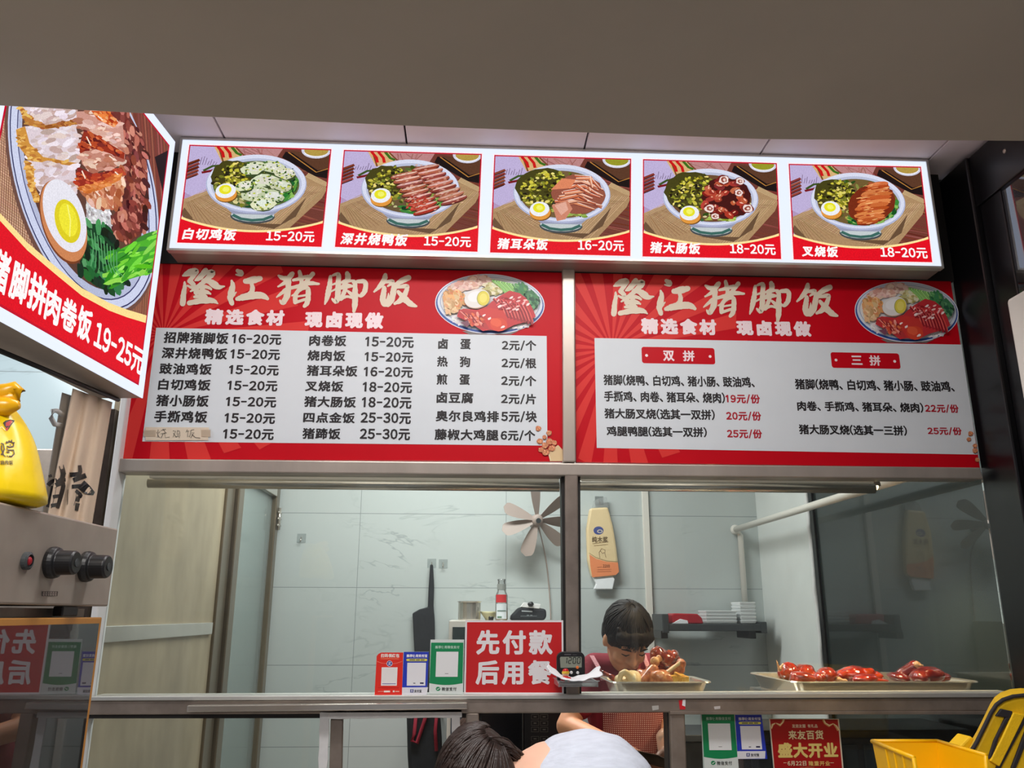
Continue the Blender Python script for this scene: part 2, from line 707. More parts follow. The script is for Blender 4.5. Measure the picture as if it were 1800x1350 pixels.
def text_geo(body, bold=0.02, space=0.04):
    V, Fc = [], []
    x = 0.0
    ring = [(0, 0)] if bold <= 0 else [(bold * math.cos(k * math.pi / 3), bold * math.sin(k * math.pi / 3)) for k in range(6)]
    for ch in body:
        vs, fs, adv = glyph(ch)
        for lay, (dx, dy) in enumerate(ring if vs else []):
            o = len(V)
            V += [(px + x + dx, py + dy, lay) for px, py in vs]
            Fc += [tuple(i + o for i in f) for f in fs]
        x += adv + space
    return V, Fc


def put_text(mb, pl, body, box, off=0.0012, bold=0.02, space=0.04, flip=False, skew=0.0):
    """box = (x0, x1, y0, y1) in photo pixels on plane pl, or ((xl,yl),(xr,yr),ytop,ybot) for a receding plane"""
    V, Fc = text_geo(body, bold, space)
    xs = [p[0] for p in V]
    ys = [p[1] for p in V]
    x0, x1, y0, y1 = min(xs), max(xs), min(ys), max(ys)
    if isinstance(box[0], tuple):
        (ax, ay), (bx, by), yt, yb = box
        xm = (ax + bx) / 2
    else:
        ax, bx, yt, yb = box
        ay = by = (yt + yb) / 2
        xm = (ax + bx) / 2
    A, B = pl.a(pl.hit(ax, ay)), pl.a(pl.hit(bx, by))
    zt, zb = pl.hit(xm, yt).z, pl.hit(xm, yb).z
    if flip:
        A, B = B, A
    out = []
    for (x, y, lay) in V:
        s, t = (x - x0) / max(x1 - x0, 1e-6), (y - y0) / max(y1 - y0, 1e-6)
        s2 = s + skew * (t - 0.5)
        out.append(pl.at(A + (B - A) * s2, zb + (zt - zb) * t, off + lay * 4e-5))
    mb.add(out, Fc)
    mb.sheet = True
    return mb


def cr(ox, oy, s):
    return lambda x, y: (ox + x / s, oy + y / s)


def crbox(ox, oy, s, x0, x1, y0, y1):
    return (ox + x0 / s, ox + x1 / s, oy + y0 / s, oy + y1 / s)


# ------------------------------------------------------------------ flat print painter (works in photo pixels on a real plane)
class Ink:
    def __init__(s, pl, off=0.0006, step=1.5e-5, tf=None):
        s.pl, s.off, s.step, s.tf = pl, off, step, tf
        s.mb = MB()
        s.mb.sheet = True
        s.clip = None

    def P(s, x, y):
        if s.tf:
            x, y = s.tf(x, y)
        return s.pl.hit(x, y, s.off)

    def poly(s, pts, c):
        if s.clip:
            pts = clip_poly(pts, s.clip)
            if len(pts) < 3:
                return
        s.mb.col = rgb(*[max(0, min(255, k)) for k in c])
        s.mb.poly([s.P(*p) for p in pts])
        s.off += s.step

    def ell(s, cx, cy, rx, ry, c, rot=0.0, n=28, jit=0.0, rnd=None, a0=0, a1=360):
        pts = []
        for k in range(n):
            w = math.radians(a0 + (a1 - a0) * k / (n if a1 - a0 == 360 else n - 1))
            j = 1 + (rnd.uniform(-jit, jit) if jit else 0)
            x, y = rx * j * math.cos(w), ry * j * math.sin(w)
            pts.append((cx + x * math.cos(rot) - y * math.sin(rot), cy + x * math.sin(rot) + y * math.cos(rot)))
        s.poly(pts, c)

    def line(s, pts, w, c):
        """ribbon; pts of (x, y) or (x, y, width)"""
        P = [(p[0], p[1], p[2] if len(p) > 2 else w) for p in pts]
        L_, R_ = [], []
        for i, (x, y, ww) in enumerate(P):
            a, b = P[max(i - 1, 0)], P[min(i + 1, len(P) - 1)]
            dx, dy = b[0] - a[0], b[1] - a[1]
            l = math.hypot(dx, dy) or 1
            nx, ny = -dy / l * ww / 2, dx / l * ww / 2
            L_.append((x + nx, y + ny))
            R_.append((x - nx, y - ny))
        if s.clip:
            for i in range(len(P) - 1):
                s.poly([L_[i], L_[i + 1], R_[i + 1], R_[i]], c)
            return
        s.mb.col = rgb(*c)
        v = [s.P(*p) for p in L_ + R_]
        n = len(P)
        s.mb.add(v, [(i, i + 1, n + i + 1, n + i) for i in range(n - 1)])
        s.off += s.step

    def build(s, name, mat, parent):
        return s.mb.build(name, mat, parent)


def clip_poly(pts, q):
    """clip polygon pts to convex quad q (both in pixels)"""
    area2 = sum(q[i][0] * q[(i + 1) % len(q)][1] - q[(i + 1) % len(q)][0] * q[i][1] for i in range(len(q)))
    sg = 1 if area2 > 0 else -1
    out = list(pts)
    for i in range(len(q)):
        a, b = q[i], q[(i + 1) % len(q)]
        inp, out = out, []
        if not inp:
            break

        def side(p):
            return sg * ((b[0] - a[0]) * (p[1] - a[1]) - (b[1] - a[1]) * (p[0] - a[0]))
        for k in range(len(inp)):
            p, r = inp[k], inp[(k + 1) % len(inp)]
            sp, sr = side(p), side(r)
            if sp >= 0:
                out.append(p)
            if (sp >= 0) != (sr >= 0):
                t = sp / (sp - sr)
                out.append((p[0] + (r[0] - p[0]) * t, p[1] + (r[1] - p[1]) * t))
    return out

# ================================================================== THE ROOM
YB, XL, XR = 2.15, -1.072, 1.63
CEIL = 2.93
ZL = 1.226                                                     # top of the serving ledge
tz = [onY(700, y, YB).z for y in (903, 1033, 1170, 1312)]
TH = (tz[0] - tz[3]) / 3
TW = onY(825, 950, YB).x - onY(553, 1150, YB).x
M['tile'] = tile_mat('marble_wall_tile', onY(825, 950, YB).x, tz[1], TW, TH, (190, 197, 196), 0.7)
M['tile_far'] = tile_mat('marble_passage_tile', onY(98, 700, 1.0).x, onY(20, 653, 1.0).z, 0.8, 0.4, (176, 192, 196), 0.7)

struct(MB().box(-4.5, 3.2, -4.2, 3.0, -0.06, 0).build('floor', M['floor']))
# low soffit over the dining side, in front of the sign
sof = [onZ(-700, 150, 2.28), onZ(0, 188, 2.28), onZ(350, 207, 2.28), onZ(750, 225, 2.28), onZ(1340, 247, 2.28), onZ(1800, 250, 2.28), onZ(2500, 252, 2.28)]
sof = [Vector((p.x, p.y, 2.28)) for p in sof] + [Vector((sof[-1].x, -2.0, 2.28)), Vector((sof[0].x, -2.0, 2.28))]
struct(MB().prism(sof, (0, 0, 0.75)).build('ceiling_beam', M['plaster'], bevel=0.006))
# ceiling of white strips with open joints
cb = MB()
seams = [onZ(a, b, CEIL).x for a, b in ((385, 225), (713, 240), (1031, 247), (1345, 258), (1652, 262))]
xs = [-2.6, -1.75, seams[0] - 0.6] + seams
xs = sorted(xs)
for i in range(len(xs) - 1):
    cb.box(xs[i] + 0.003, xs[i + 1] - 0.003, -1.25, 0.05, CEIL, CEIL + 0.02)
rough = [onZ(1655, 262, CEIL).x + 0.003]
struct(cb.build('ceiling', M['ceiling'], bevel=0.002))
e0, e1, e2, e3 = onZ(1640, 342, CEIL), onZ(1693, 305, CEIL), onZ(1722, 285, CEIL), onZ(1790, 235, CEIL)
x0 = xs[-1] + 0.003
pts = [Vector((x0, 0.05, CEIL)), Vector((e0.x, 0.05, CEIL)), e0, e1, Vector((e2.x + 0.012, e2.y, CEIL)), e3, Vector((e3.x + 0.1, -1.25, CEIL)), Vector((x0, -1.25, CEIL))]
pts = [Vector((p.x, p.y, CEIL - 0.001)) for p in pts]
struct(MB().prism(pts, (0, 0, 0.02)).build('ceiling_edge', M['ceiling']))
struct(MB().box(-2.6, 2.4, -1.3, 0.06, CEIL + 0.06, CEIL + 0.08).build('ceiling_void', M['dark']))
struct(MB().box(-1.2, 1.8, 0.05, 2.3, CEIL, CEIL + 0.03).build('ceiling_kitchen', M['white_paint']))
# kitchen walls
struct(MB().box(XL - 0.4, XR + 0.25, YB, YB + 0.06, 0, CEIL).build('wall_back', M['tile']))
xa = -1.072
yA, yB2, yC = 1.16, 1.37, 2.06
lw = MB().box(xa - 0.03, xa, 0.03, yA, 0, CEIL)
struct(lw.build('wall_left', M['steel_panel']))
# shallow angle bar screwed to the steel wall
qa, qb = onX(172, 1113, xa), onX(384, 1101, xa)
struct(MB().box(xa, xa + 0.012, 0.05, yA - 0.03, qa.z - 0.028, qa.z + 0.02).build('trim_1', M['steel_bright'], bevel=0.003))
# glazed steel door in the same wall
d1 = sempty('door_1', (xa, yA, 0))
MB().box(xa - 0.03, xa + 0.012, yA, yB2 - 0.09, 0, CEIL).build('door_frame', M['steel_reflecting'], d1, bevel=0.004)
MB().box(xa - 0.03, xa + 0.03, yB2 - 0.085, yB2, 0, CEIL).build('stile', M['steel_reflecting'], d1, bevel=0.006)
MB().box(xa - 0.03, xa + 0.02, yC, yC + 0.07, 0, 2.32).build('stile', M['steel_reflecting'], d1, bevel=0.006)
ztop = onX(486, 876, xa).z
MB().box(xa - 0.03, xa + 0.02, yB2, yC, ztop, ztop + 0.07).build('top_rail', M['steel_bright'], d1, bevel=0.005)
MB().box(xa - 0.014, xa - 0.006, yB2, yC, 0.1, ztop).build('pane', M['door_glass'], d1)
hz = onX(491, 917, xa).z
hg = MB()
for k in (-0.035, 0.0, 0.035):
    hg.tube([(xa + 0.03, yC + 0.01, hz + k), (xa + 0.03, yC + 0.075, hz + k)], 0.006, 8)
hg.tube([(xa + 0.03, yC + 0.04, hz - 0.06), (xa + 0.03, yC + 0.04, hz + 0.06)], 0.009, 8)
hg.build('hinge', M['steel_bright'], d1, smooth=True)
MB().box(xa - 0.03, xa + 0.0, yB2, YB, ztop + 0.07, CEIL).build('transom', M['steel'], d1)
struct(MB().box(xa - 0.06, xa - 0.04, 1.3, YB, 0, CEIL).build('wall_behind_door', M['white_paint']))
# right wall of the kitchen: white painted return, then smoked glass up to the front
yW0 = 1.42
struct(MB().box(XR, XR + 0.06, yW0, YB, 0, CEIL).build('wall_right', M['white_paint']))
bead = MB()
rn = random.Random(4)
path = [(XR - 0.004 + rn.uniform(-.004, .004), yW0 - 0.005, z / 20) for z in range(12, 57)]
bead.tube(path, [rn.uniform(0.009, 0.017) for _ in path], 7)
struct(bead.build('trim_2', M['white_tape'], smooth=True))
rw = sempty('window_5', (XR, 0.7, 0))
MB().box(XR, XR + 0.012, 0.03, yW0 - 0.012, 0, CEIL).build('pane', M['side_glass'], rw)
MB().box(XR - 0.012, XR + 0.03, yW0 - 0.075, yW0 - 0.035, 0, CEIL).build('frame', M['black_frame'], rw, bevel=0.003)

# ---------------------------------------------------------------- shop front of stainless steel tube
wf = sempty('wall_front', (0.28, 0, 0))
bar([(202, 805.6), (1723, 821.5), (1729, 842), (198, 829)], -0.022, 0.05).build('header_rail', M['steel'], wf, bevel=0.004)
bar([(988.5, 470), (1010.5, 470), (1012.5, 812), (990, 812)], -0.020, 0.05).build('post', M['steel'], wf, bevel=0.004)
bar([(993, 829), (1016, 829), (1019, 1232), (996.5, 1232)], -0.020, 0.05).build('post', M['steel_dark'], wf, bevel=0.004)
bar([(987, 831), (993, 831), (996.5, 1226), (991, 1226)], 0.0, 0.05).build('gasket', M['rubber'], wf)
bar([(1016, 833), (1020, 833), (1022, 1226), (1019, 1226)], 0.0, 0.05).build('gasket', M['rubber'], wf)
bar([(158, 1224.5), (1786, 1217.5), (1787, 1226), (157, 1232)], -0.028, 0.06).build('sill_channel', M['alu'], wf, bevel=0.002)
bar([(156, 1232), (1788, 1226), (1790, 1250), (153, 1257)], -0.022, 0.05).build('sill_rail', M['steel_dark'], wf, bevel=0.004)
bar([(153, 1257), (840, 1254.5), (840, 1262), (152, 1263)], -0.01, 0.04).build('gasket', M['rubber'], wf)
bar([(1178, 1250.5), (1790, 1250), (1790, 1256), (1178, 1256)], -0.026, 0.04).build('lower_lip', M['steel_dark'], wf, bevel=0.001)
bar([(329, 1240.5), (821, 1235), (822, 1246.5), (328, 1252)], -0.062, -0.023).build('sliding_track', M['steel_bright'], wf, bevel=0.002)
for q in ([(819, 1253), (842, 1253), (845, 1500), (821, 1500)], [(1177.5, 1251), (1204, 1251), (1213, 1500), (1185, 1500)]):
    bar(q, -0.02, 0.05).build('lower_post', M['steel_dark'], wf, bevel=0.004)
bar([(842, 1252.5), (846, 1252.5), (849, 1500), (845, 1500)], 0.0, 0.05).build('gasket', M['rubber'], wf)
bar([(1172.5, 1252), (1177.5, 1252), (1185, 1500), (1179, 1500)], 0.0, 0.05).build('gasket', M['rubber'], wf)
MB().box(-1.06, 1.61, -0.02, 0.05, 0, 0.62).build('base_panel', M['steel_panel'], wf)
MB().box(-1.06, 1.61, -0.005, 0.05, 2.53, CEIL).build('fascia', M['dark'], wf)
# white edge post at the passage
a = [onY(x, y, -0.03) for x, y in ((211.5, 704), (222.5, 704), (193, 925), (181, 925))]
dz = (a[0] - a[3]) / (a[0].z - a[3].z)
q = [a[0] + dz * (2.95 - a[0].z), a[1] + dz * (2.95 - a[1].z), a[2] - dz * a[2].z, a[3] - dz * a[3].z]
struct(MB().hexa(q, [p + Vector((0, 0.07, 0)) for p in q]).build('trim_3', M['white'], bevel=0.003))
# panes
def pane(name, q, y):
    a = [onY(x, yy, y) for x, yy in q]
    b = [p + Vector((0, 0.006, 0)) for p in a]
    o = struct(MB().hexa(a, b).build(name, M['glass']))
    return o
pane('window_1', [(200, 827), (994, 830), (998, 1228), (160, 1229)], 0.022)
pane('window_2', [(1014, 833), (1727, 843), (1783, 1222), (1017, 1227)], 0.022)
pane('window_3', [(151, 1260), (570, 1258), (566, 1500), (125, 1500)], 0.022)
pane('window_4', [(1203, 1254), (1787, 1253), (1830, 1500), (1208, 1500)], 0.022)
# ledge behind the glass: steel shelf that carries the trays
SH = 1.203
sh = MB()
sh.box(0.36, 1.0, 0.062, 0.34, SH - 0.022, SH)
sh.box(1.0, 1.615, 0.062, 0.56, SH - 0.022, SH)
struct(sh.build('wall_shelf', M['steel_bright']))
# glazed hood on the shelf: front strip light housing along the top of both panes
tb = sempty('trim_4', (0.28, 0.1, 1.83))
for q in ([(258, 838), (984, 838), (984, 857), (256, 856)], [(1019, 843), (1541, 848), (1541, 862), (1020, 861)]):
    p0, p1 = onY(*q[0], 0.09), onY(*q[1], 0.09)
    z0, z1 = onY(*q[3], 0.09).z, p0.z
    zc = (z0 + z1) / 2
    mb = MB()
    mb.tube([(p0.x, 0.11, zc), (p1.x, 0.11, zc)], (z1 - z0) / 2, 18)
    mb.build('tube', M['steel_bright'], tb, smooth=True)
    MB().box(p0.x, p1.x, 0.11, 0.16, zc + 0.012, zc + 0.03).build('bracket', M['white_coat'], tb)
# right corner: black posts and dark reflecting glass towards the dining side
rg = sempty('wall_dining', (XR, -0.6, 0))
MB().box(XR - 0.012, XR + 0.06, -0.15, 0.02, 0, CEIL - 0.02).build('post', M['black_frame'], rg, bevel=0.006)
MB().box(XR + 0.008, XR + 0.06, -0.26, -0.15, 0, CEIL - 0.02).build('post', M['black_frame'], rg, bevel=0.006)
MB().box(XR + 0.012, XR + 0.03, -2.4, -0.26, 0, CEIL - 0.2).build('pane', M['dark_glass'], rg)
MB().box(XR + 0.0, XR + 0.06, -2.4, -0.1, CEIL - 0.2, CEIL - 0.02).build('top_rail', M['black_frame'], rg, bevel=0.004)
MB().box(XR + 0.002, XR + 0.014, -0.40, -0.385, 0, CEIL - 0.2).build('bead', M['grey_plastic'], rg)
rv = MB()
for y, z in ((-0.32, CEIL - 0.1), (-0.62, CEIL - 0.1), (-0.92, CEIL - 0.1)):
    rv.lathe([(0.008, 0), (0.006, 0.003), (0.001, 0.004)], (XR, y, z), (-1, 0, 0), 12)
rv.build('rivet', M['steel'], rg, smooth=True)
MB().box(XR + 0.06, XR + 0.1, -2.5, 0.05, 0, CEIL + 0.05).build('backing', M['dark'], rg)

# passage on the other side: tiled wall, steel dado, dark jamb
struct(MB().box(-4.5, XL - 0.035, 1.0, 1.06, 0, CEIL).build('wall_passage', M['tile_far']))
struct(MB().box(-4.5, XL - 0.14, 0.55, 0.62, 0, onY(75, 789, 0.55).z).build('wall_low', M['steel_dark'], bevel=0.004))
dlr = ray(950, 1079)
dlr = Vector((dlr.x, dlr.y, 0)).normalized()
LP0 = onY(251, 700, -0.20)
PL = Plane(LP0, dlr.cross(Vector((0, 0, 1))))
jm = [onY(x, y, -0.02) for x, y in ((172, 705), (211, 705), (182, 925), (148, 925))]
struct(MB().box(-1.16, -1.085, 0.0, 0.06, 0, 2.05).build('wall_jamb', pm('dark_brown_jamb', rgb(74, 62, 54), 0.3, 0.4, var=0.4, vscale=14), bevel=0.003))

# ================================================================== LIT SIGNS
YF = -0.10
PF = PY(YF)
lb = thing('light_box', 'long backlit menu sign with five rice bowl pictures above the red boards', 'sign', (0.28, YF, 2.53))
fq = [(320, 245.5), (1628, 285), (1653.5, 469), (299.5, 436.5)]
fw = [PF.hit(*p) for p in fq]
xl, xr = (fw[0].x + fw[3].x) / 2, (fw[1].x + fw[2].x) / 2
zt, zb = (fw[0].z + fw[1].z) / 2, (fw[2].z + fw[3].z) / 2
MB().box(xl - 0.006, xr + 0.006, YF + 0.004, -0.002, zb - 0.006, zt + 0.006).build('case', M['sign_case'], lb, bevel=0.002)
fr = MB()
for (a, b, c, d) in ((xl - .007, xr + .007, zt, zt + .007), (xl - .007, xr + .007, zb - .007, zb), (xl - .007, xl, zb, zt), (xr, xr + .007, zb, zt)):
    fr.box(a, b, YF - 0.004, YF + 0.02, c, d)
fr.build('frame', M['alu'], lb)
M['lit_white'] = pm('backlit_white_film', rgb(222, 231, 252), 0.4, spec=0.1, emit=1.12)
M['lit_white'].node_tree.nodes['Principled BSDF'].inputs['Base Color'].default_value = (0.05, 0.05, 0.05, 1)
MB().hexa([(xl, YF, zb), (xr, YF, zb), (xr, YF, zt), (xl, YF, zt)], [(xl, YF + .003, zb), (xr, YF + .003, zb), (xr, YF + .003, zt), (xl, YF + .003, zt)]).build('light_panel', M['lit_white'], lb)


def bil(q):
    (a, b, c, d) = q      # TL TR BR BL

    def U(u, v):          # u right, v up
        w = 1 - v
        return (a[0] * (1 - u) * (1 - w) + b[0] * u * (1 - w) + c[0] * u * w + d[0] * (1 - u) * w,
                a[1] * (1 - u) * (1 - w) + b[1] * u * (1 - w) + c[1] * u * w + d[1] * (1 - u) * w)
    return U


def vary(c, r, k):
    d = r.uniform(-k, k)
    return (c[0] + d + r.uniform(-k / 3, k / 3), c[1] + d + r.uniform(-k / 3, k / 3), c[2] + d + r.uniform(-k / 3, k / 3))


def in_ell(u, v, cu, cv, ru, rv):
    return ((u - cu) / ru) ** 2 + ((v - cv) / rv) ** 2 < 1


def bowl_picture(parent, quad, kind, seed, name, price, nb, pb):
    U = bil(quad)
    r = random.Random(seed)
    I = Ink(PF, off=0.0004)
    I.tf = U
    I.poly([(-.008, -.012), (1.008, -.012), (1.008, 1.012), (-.008, 1.012)], (255, 235, 240))
    I.poly([(0, 0), (1, 0), (1, 1), (0, 1)], (196, 10, 44))
    box = [(0.008, 0.012), (0.992, 0.012), (0.992, 0.988), (0.008, 0.988)]
    I.clip = box
    S = [(0.01, 0.02), (0.99, 0.02), (0.99, 0.985), (0.01, 0.985)]
    I.poly(S, (176, 152, 190))                                  # pale table top
    I.poly([(0, .99), (.32, .99), (.24, .72), (.10, .45), (0, .52)], (190, 176, 216))
    # brown wooden table at the far side
    I.poly([(.42, 1), (1, 1), (1, 0), (.6, 0), (.8, .4), (.62, .8)], (112, 58, 48))
    for k in range(26):
        v = r.uniform(.1, .95)
        I.line([(.60 + r.uniform(0, .2), v), (1.0, v - .09)], r.uniform(.004, .014), vary((126, 66, 50), r, 26))
    I.poly([(.30, .99), (.66, .99), (.60, .84), (.34, .80)], (186, 132, 132))
    for k in range(10):
        I.line([(.30 + r.uniform(0, .3), .98), (.36 + r.uniform(0, .34), .84)], .006, vary((160, 104, 100), r, 20))
    # dark tray with a second bowl
    I.poly([(.68, .96), (.99, .90), (.99, .70), (.90, .72), (.66, .90)], (30, 20, 20))
    I.poly([(.70, .975), (1.0, .93), (1.0, .80), (.92, .78)], (92, 58, 40))
    I.line([(.70, .955), (.91, .76), (.99, .80)], .008, (190, 130, 60))
    I.ell(.895, .985, .105, .085, (208, 208, 226))
    I.ell(.895, .965, .085, .05, (240, 240, 248))
    I.ell(.895, .98, .085, .055, (178, 150, 70) if kind not in (2, 3) else (150, 150, 40))
    # chillies, cinnamon, star anise
    I.poly([(.17, 1), (.33, .985), (.38, .88), (.24, .84)], (214, 176, 120))
    I.line([(.21, .98), (.25, .84)], .012, (120, 70, 40))
    I.line([(.33, .985), (.40, .90)], .012, (120, 70, 40))
    for k in range(2):
        I.line([(.20 + .05 * k, .99), (.24 + .05 * k, .93), (.25 + .05 * k, .88)], .022, (200, 24, 24))
    I.line([(.30, .99), (.34, .93), (.375, .91)], .022, (60, 110, 30))
    for k in range(5):
        v0 = .83 - .035 * k
        I.line([(.0, v0 - .03), (.085, v0 + .02)], .024, vary((132, 56, 44), r, 20))
        I.line([(.0, v0 - .045), (.08, v0 + .004)], .008, (40, 12, 12))
    I.line([(.12, .74), (.18, .79), (.24, .80)], .02, (60, 84, 36))
    I.line([(.11, .72), (.17, .74), (.24, .77)], .022, (120, 24, 30))
    for k in range(7):
        I.line([(.09 + k * .018, .80), (.10 + k * .018, .80 + r.uniform(.03, .09))], .004, (110, 90, 120))
    # burlap
    bl = [(-.02, .43), (.20, .56), (.55, .70), (.84, .72), (1.0, .60), (.97, .50), (.68, .05), (.10, .10), (.02, .30)]
    I.poly(bl, (172, 138, 100))
    I.poly([(.02, .36), (.12, .20), (.10, .12), (.0, .30)], (110, 82, 58))
    for k in range(46):
        t = k / 46
        I.line([(.0 + .68 * t, .43 - .33 * t + .0), (.30 + .7 * t, .66 - .05 * t)], .004, vary((196, 164, 126), r, 16))
    for k in range(34):
        t = k / 34
        I.line([(.03 + .28 * t, .42 + .16 * t), (.12 + .86 * t, .15 + .42 * t)], .004, vary((142, 108, 76), r, 16))
    for k in range(22):
        t = k / 22
        I.line([(.84 + .15 * t, .71 - .10 * t), (.86 + .15 * t, .75 - .10 * t)], .006, (206, 178, 132))
    I.poly([(.40, .22), (.70, .22), (.86, .50), (.80, .30), (.66, .17)], (104, 78, 56))
    # bowl
    cu, cv = .50, .62
    I.ell(.50, .29, .155, .075, (70, 76, 80))
    I.ell(.50, .305, .15, .07, (196, 204, 206))
    I.line([(.36, .30), (.42, .262), (.50, .25), (.58, .262), (.64, .30)], .028, (60, 104, 96))
    I.poly([(.20, .50), (.36, .31), (.64, .31), (.80, .50), (.74, .46), (.5, .36), (.26, .46)], (152, 156, 180))
    I.ell(cu, cv, .352, .300, (176, 182, 212), n=48)
    I.ell(cu, cv + .010, .345, .292, (216, 220, 240), n=48)
    I.ell(cu, cv + .002, .318, .262, (186, 192, 216), n=48)
    I.ell(cu, cv - .006, .302, .243, [(96, 104, 60), (104, 84, 56), (116, 92, 60), (108, 76, 50), (112, 90, 50)][kind], n=48)
    for k in range(150):
        w, q = r.uniform(0, 6.28), math.sqrt(r.uniform(0, 1))
        I.ell(cu + .285 * q * math.cos(w), cv - .006 + .228 * q * math.sin(w), r.uniform(.010, .03), r.uniform(.008, .018), vary([(70, 84, 30), (124, 132, 50), (168, 166, 84), (60, 96, 44), (196, 190, 130)][k % 5], r, 20), rot=r.uniform(0, 3), n=7, jit=.25, rnd=r)
    # pickled greens heap
    if kind in (2, 3):
        hc, hr, n = (.36, .68), (.20, .20), 260
    else:
        hc, hr, n = (.33, .69), (.155, .165), 200
    I.ell(hc[0], hc[1], hr[0], hr[1], (70, 66, 24), rot=.3, jit=.06, rnd=r)
    pal = [(60, 58, 18), (98, 96, 24), (140, 136, 36), (196, 186, 62), (214, 204, 70), (40, 34, 20), (120, 124, 40), (232, 216, 120)]
    for k in range(n):
        w, q = r.uniform(0, 6.28), math.sqrt(r.uniform(0, 1))
        u, v = hc[0] + hr[0] * q * math.cos(w), hc[1] + hr[1] * q * math.sin(w)
        if in_ell(u, v, cu, cv, .30, .25):
            I.ell(u, v, r.uniform(.007, .018), r.uniform(.008, .02), vary(pal[int(r.uniform(0, 8))], r, 14), rot=r.uniform(0, 3), n=7, jit=.3, rnd=r)
    # leafy greens along the near rim
    if kind in (0, 1, 4):
        for k in range(60):
            a = math.radians(r.uniform(-105, 15))
            q = r.uniform(.74, .97)
            u, v = cu + .30 * q * math.cos(a), cv - .006 + .245 * q * math.sin(a)
            c = vary([(30, 92, 40), (52, 128, 52), (84, 150, 62), (130, 176, 84), (22, 64, 34)][k % 5], r, 16)
            I.ell(u, v, r.uniform(.015, .05), r.uniform(.008, .02), c, rot=a + 1.57 + r.uniform(-.3, .3), n=9, jit=.2, rnd=r)
    else:
        for k in range(22):
            u, v = .56 + r.uniform(-.08, .12), .41 + r.uniform(-.02, .03)
            I.ell(u, v, .024, .012, vary((150, 170, 70), r, 36), rot=r.uniform(-.4, .6), n=8, jit=.2, rnd=r)
    if kind == 0:      # poached chicken: pale slices with green scallion
        for (u, v, a, l) in ((.47, .78, .5, .09), (.60, .80, -.2, .085), (.69, .74, -.5, .08), (.55, .66, .3, .095), (.67, .62, -.3, .085), (.50, .52, .2, .10), (.62, .50, -.1, .09), (.42, .60, .7, .07), (.56, .42, .1, .09)):
            I.ell(u + .006, v - .012, l, l * .78, (58, 74, 40), rot=a, n=12, jit=.12, rnd=r)
            I.ell(u, v, l, l * .72, vary((206, 210, 176), r, 14), rot=a, n=12, jit=.14, rnd=r)
            I.ell(u + .01, v + .008, l * .6, l * .42, vary((226, 228, 214), r, 10), rot=a, n=10, jit=.2, rnd=r)
            for j in range(26):
                uu, vv = u + r.uniform(-l, l) * .8, v + r.uniform(-l, l) * .62
                I.ell(uu, vv, r.uniform(.004, .013), r.uniform(.004, .012), vary([(64, 104, 40), (120, 140, 50), (188, 196, 80), (240, 240, 222), (44, 72, 36)][j % 5], r, 18), rot=r.uniform(0, 3), n=6, jit=.3, rnd=r)
    elif kind == 1:    # sliced roast duck in two rows
        for row, (u0, v0, du, dv, n) in enumerate(((.60, .84, .030, -.040, 9), (.45, .76, .022, -.044, 9))):
            for k in range(n):
                u, v = u0 + du * k * (1 if row else .9), v0 + dv * k
                l = .105
                a = .32 + .02 * k
                sk = vary([(158, 78, 58), (176, 96, 72), (140, 62, 52)][k % 3] if k < 6 or row == 0 else (176, 62, 46), r, 14)
                I.ell(u, v - .010, l, .030, (84, 34, 30), rot=a, n=14)
                I.ell(u, v, l, .026, sk, rot=a, n=14, jit=.06, rnd=r)
                I.ell(u + .004, v + .010, l * .9, .009, vary((222, 180, 166), r, 16), rot=a, n=12, jit=.1, rnd=r)
                for j in range(7):
                    I.ell(u + r.uniform(-.08, .08), v + r.uniform(-.03, .03), .012, .005, vary((206, 150, 130), r, 30), rot=a, n=6)
        for j in range(60):
            I.ell(.55 + r.uniform(-.07, .08), .47 + r.uniform(-.07, .08), .012, .007, vary((186, 74, 56), r, 30), rot=.5, n=6, jit=.2, rnd=r)
    elif kind == 2:    # pig ear strips fanning to the rim
        I.ell(.62, .62, .19, .20, (150, 84, 66), rot=.2, jit=.05, rnd=r)
        for k in range(17):
            t = k / 16
            x0, y0 = .44 + .16 * t, .50 + .30 * t + .03 * math.sin(k * 2.2)
            x1, y1 = .74 + .06 * math.sin(k), .47 + .34 * t * (1 - .35 * t)
            mx, my = (x0 + x1) / 2 + .05 * math.sin(k * 1.7), (y0 + y1) / 2 + .05
            I.line([(x0, y0 - .008, .022), (mx, my - .008, .034), (x1, y1 - .008, .012)], .02, (132, 62, 50))
            I.line([(x0, y0, .020), (mx, my, .030), (x1, y1, .010)], .02, vary([(226, 150, 108), (216, 122, 86), (236, 176, 146), (206, 108, 70)][k % 4], r, 12))
            I.line([(x0, y0 + .007, .004), (mx, my + .012, .007), (x1, y1 + .004, .003)], .004, (246, 226, 214))
        I.poly([(.43, .50), (.54, .56), (.58, .47), (.53, .36), (.47, .34), (.45, .43)], (206, 134, 108))
        I.poly([(.45, .50), (.53, .54), (.55, .46), (.50, .40)], (226, 170, 150))
        I.poly([(.42, .66), (.50, .78), (.60, .77), (.56, .68)], (222, 134, 96))
    elif kind == 3:    # braised intestine rings
        I.ell(.62, .62, .18, .21, (70, 22, 20), jit=.08, rnd=r)
        for k in range(46):
            u, v = .62 + r.uniform(-.17, .17), .62 + r.uniform(-.21, .20)
            if not in_ell(u, v, .61, .61, .18, .22):
                continue
            a = r.uniform(0, 3)
            I.ell(u, v, r.uniform(.022, .048), r.uniform(.018, .032), vary([(150, 46, 34), (178, 66, 46), (124, 32, 30), (196, 96, 66)][k % 4], r, 16), rot=a, n=12, jit=.12, rnd=r)
            I.ell(u + .006, v + .010, .016, .006, vary((234, 170, 140), r, 24), rot=a, n=8, jit=.2, rnd=r)
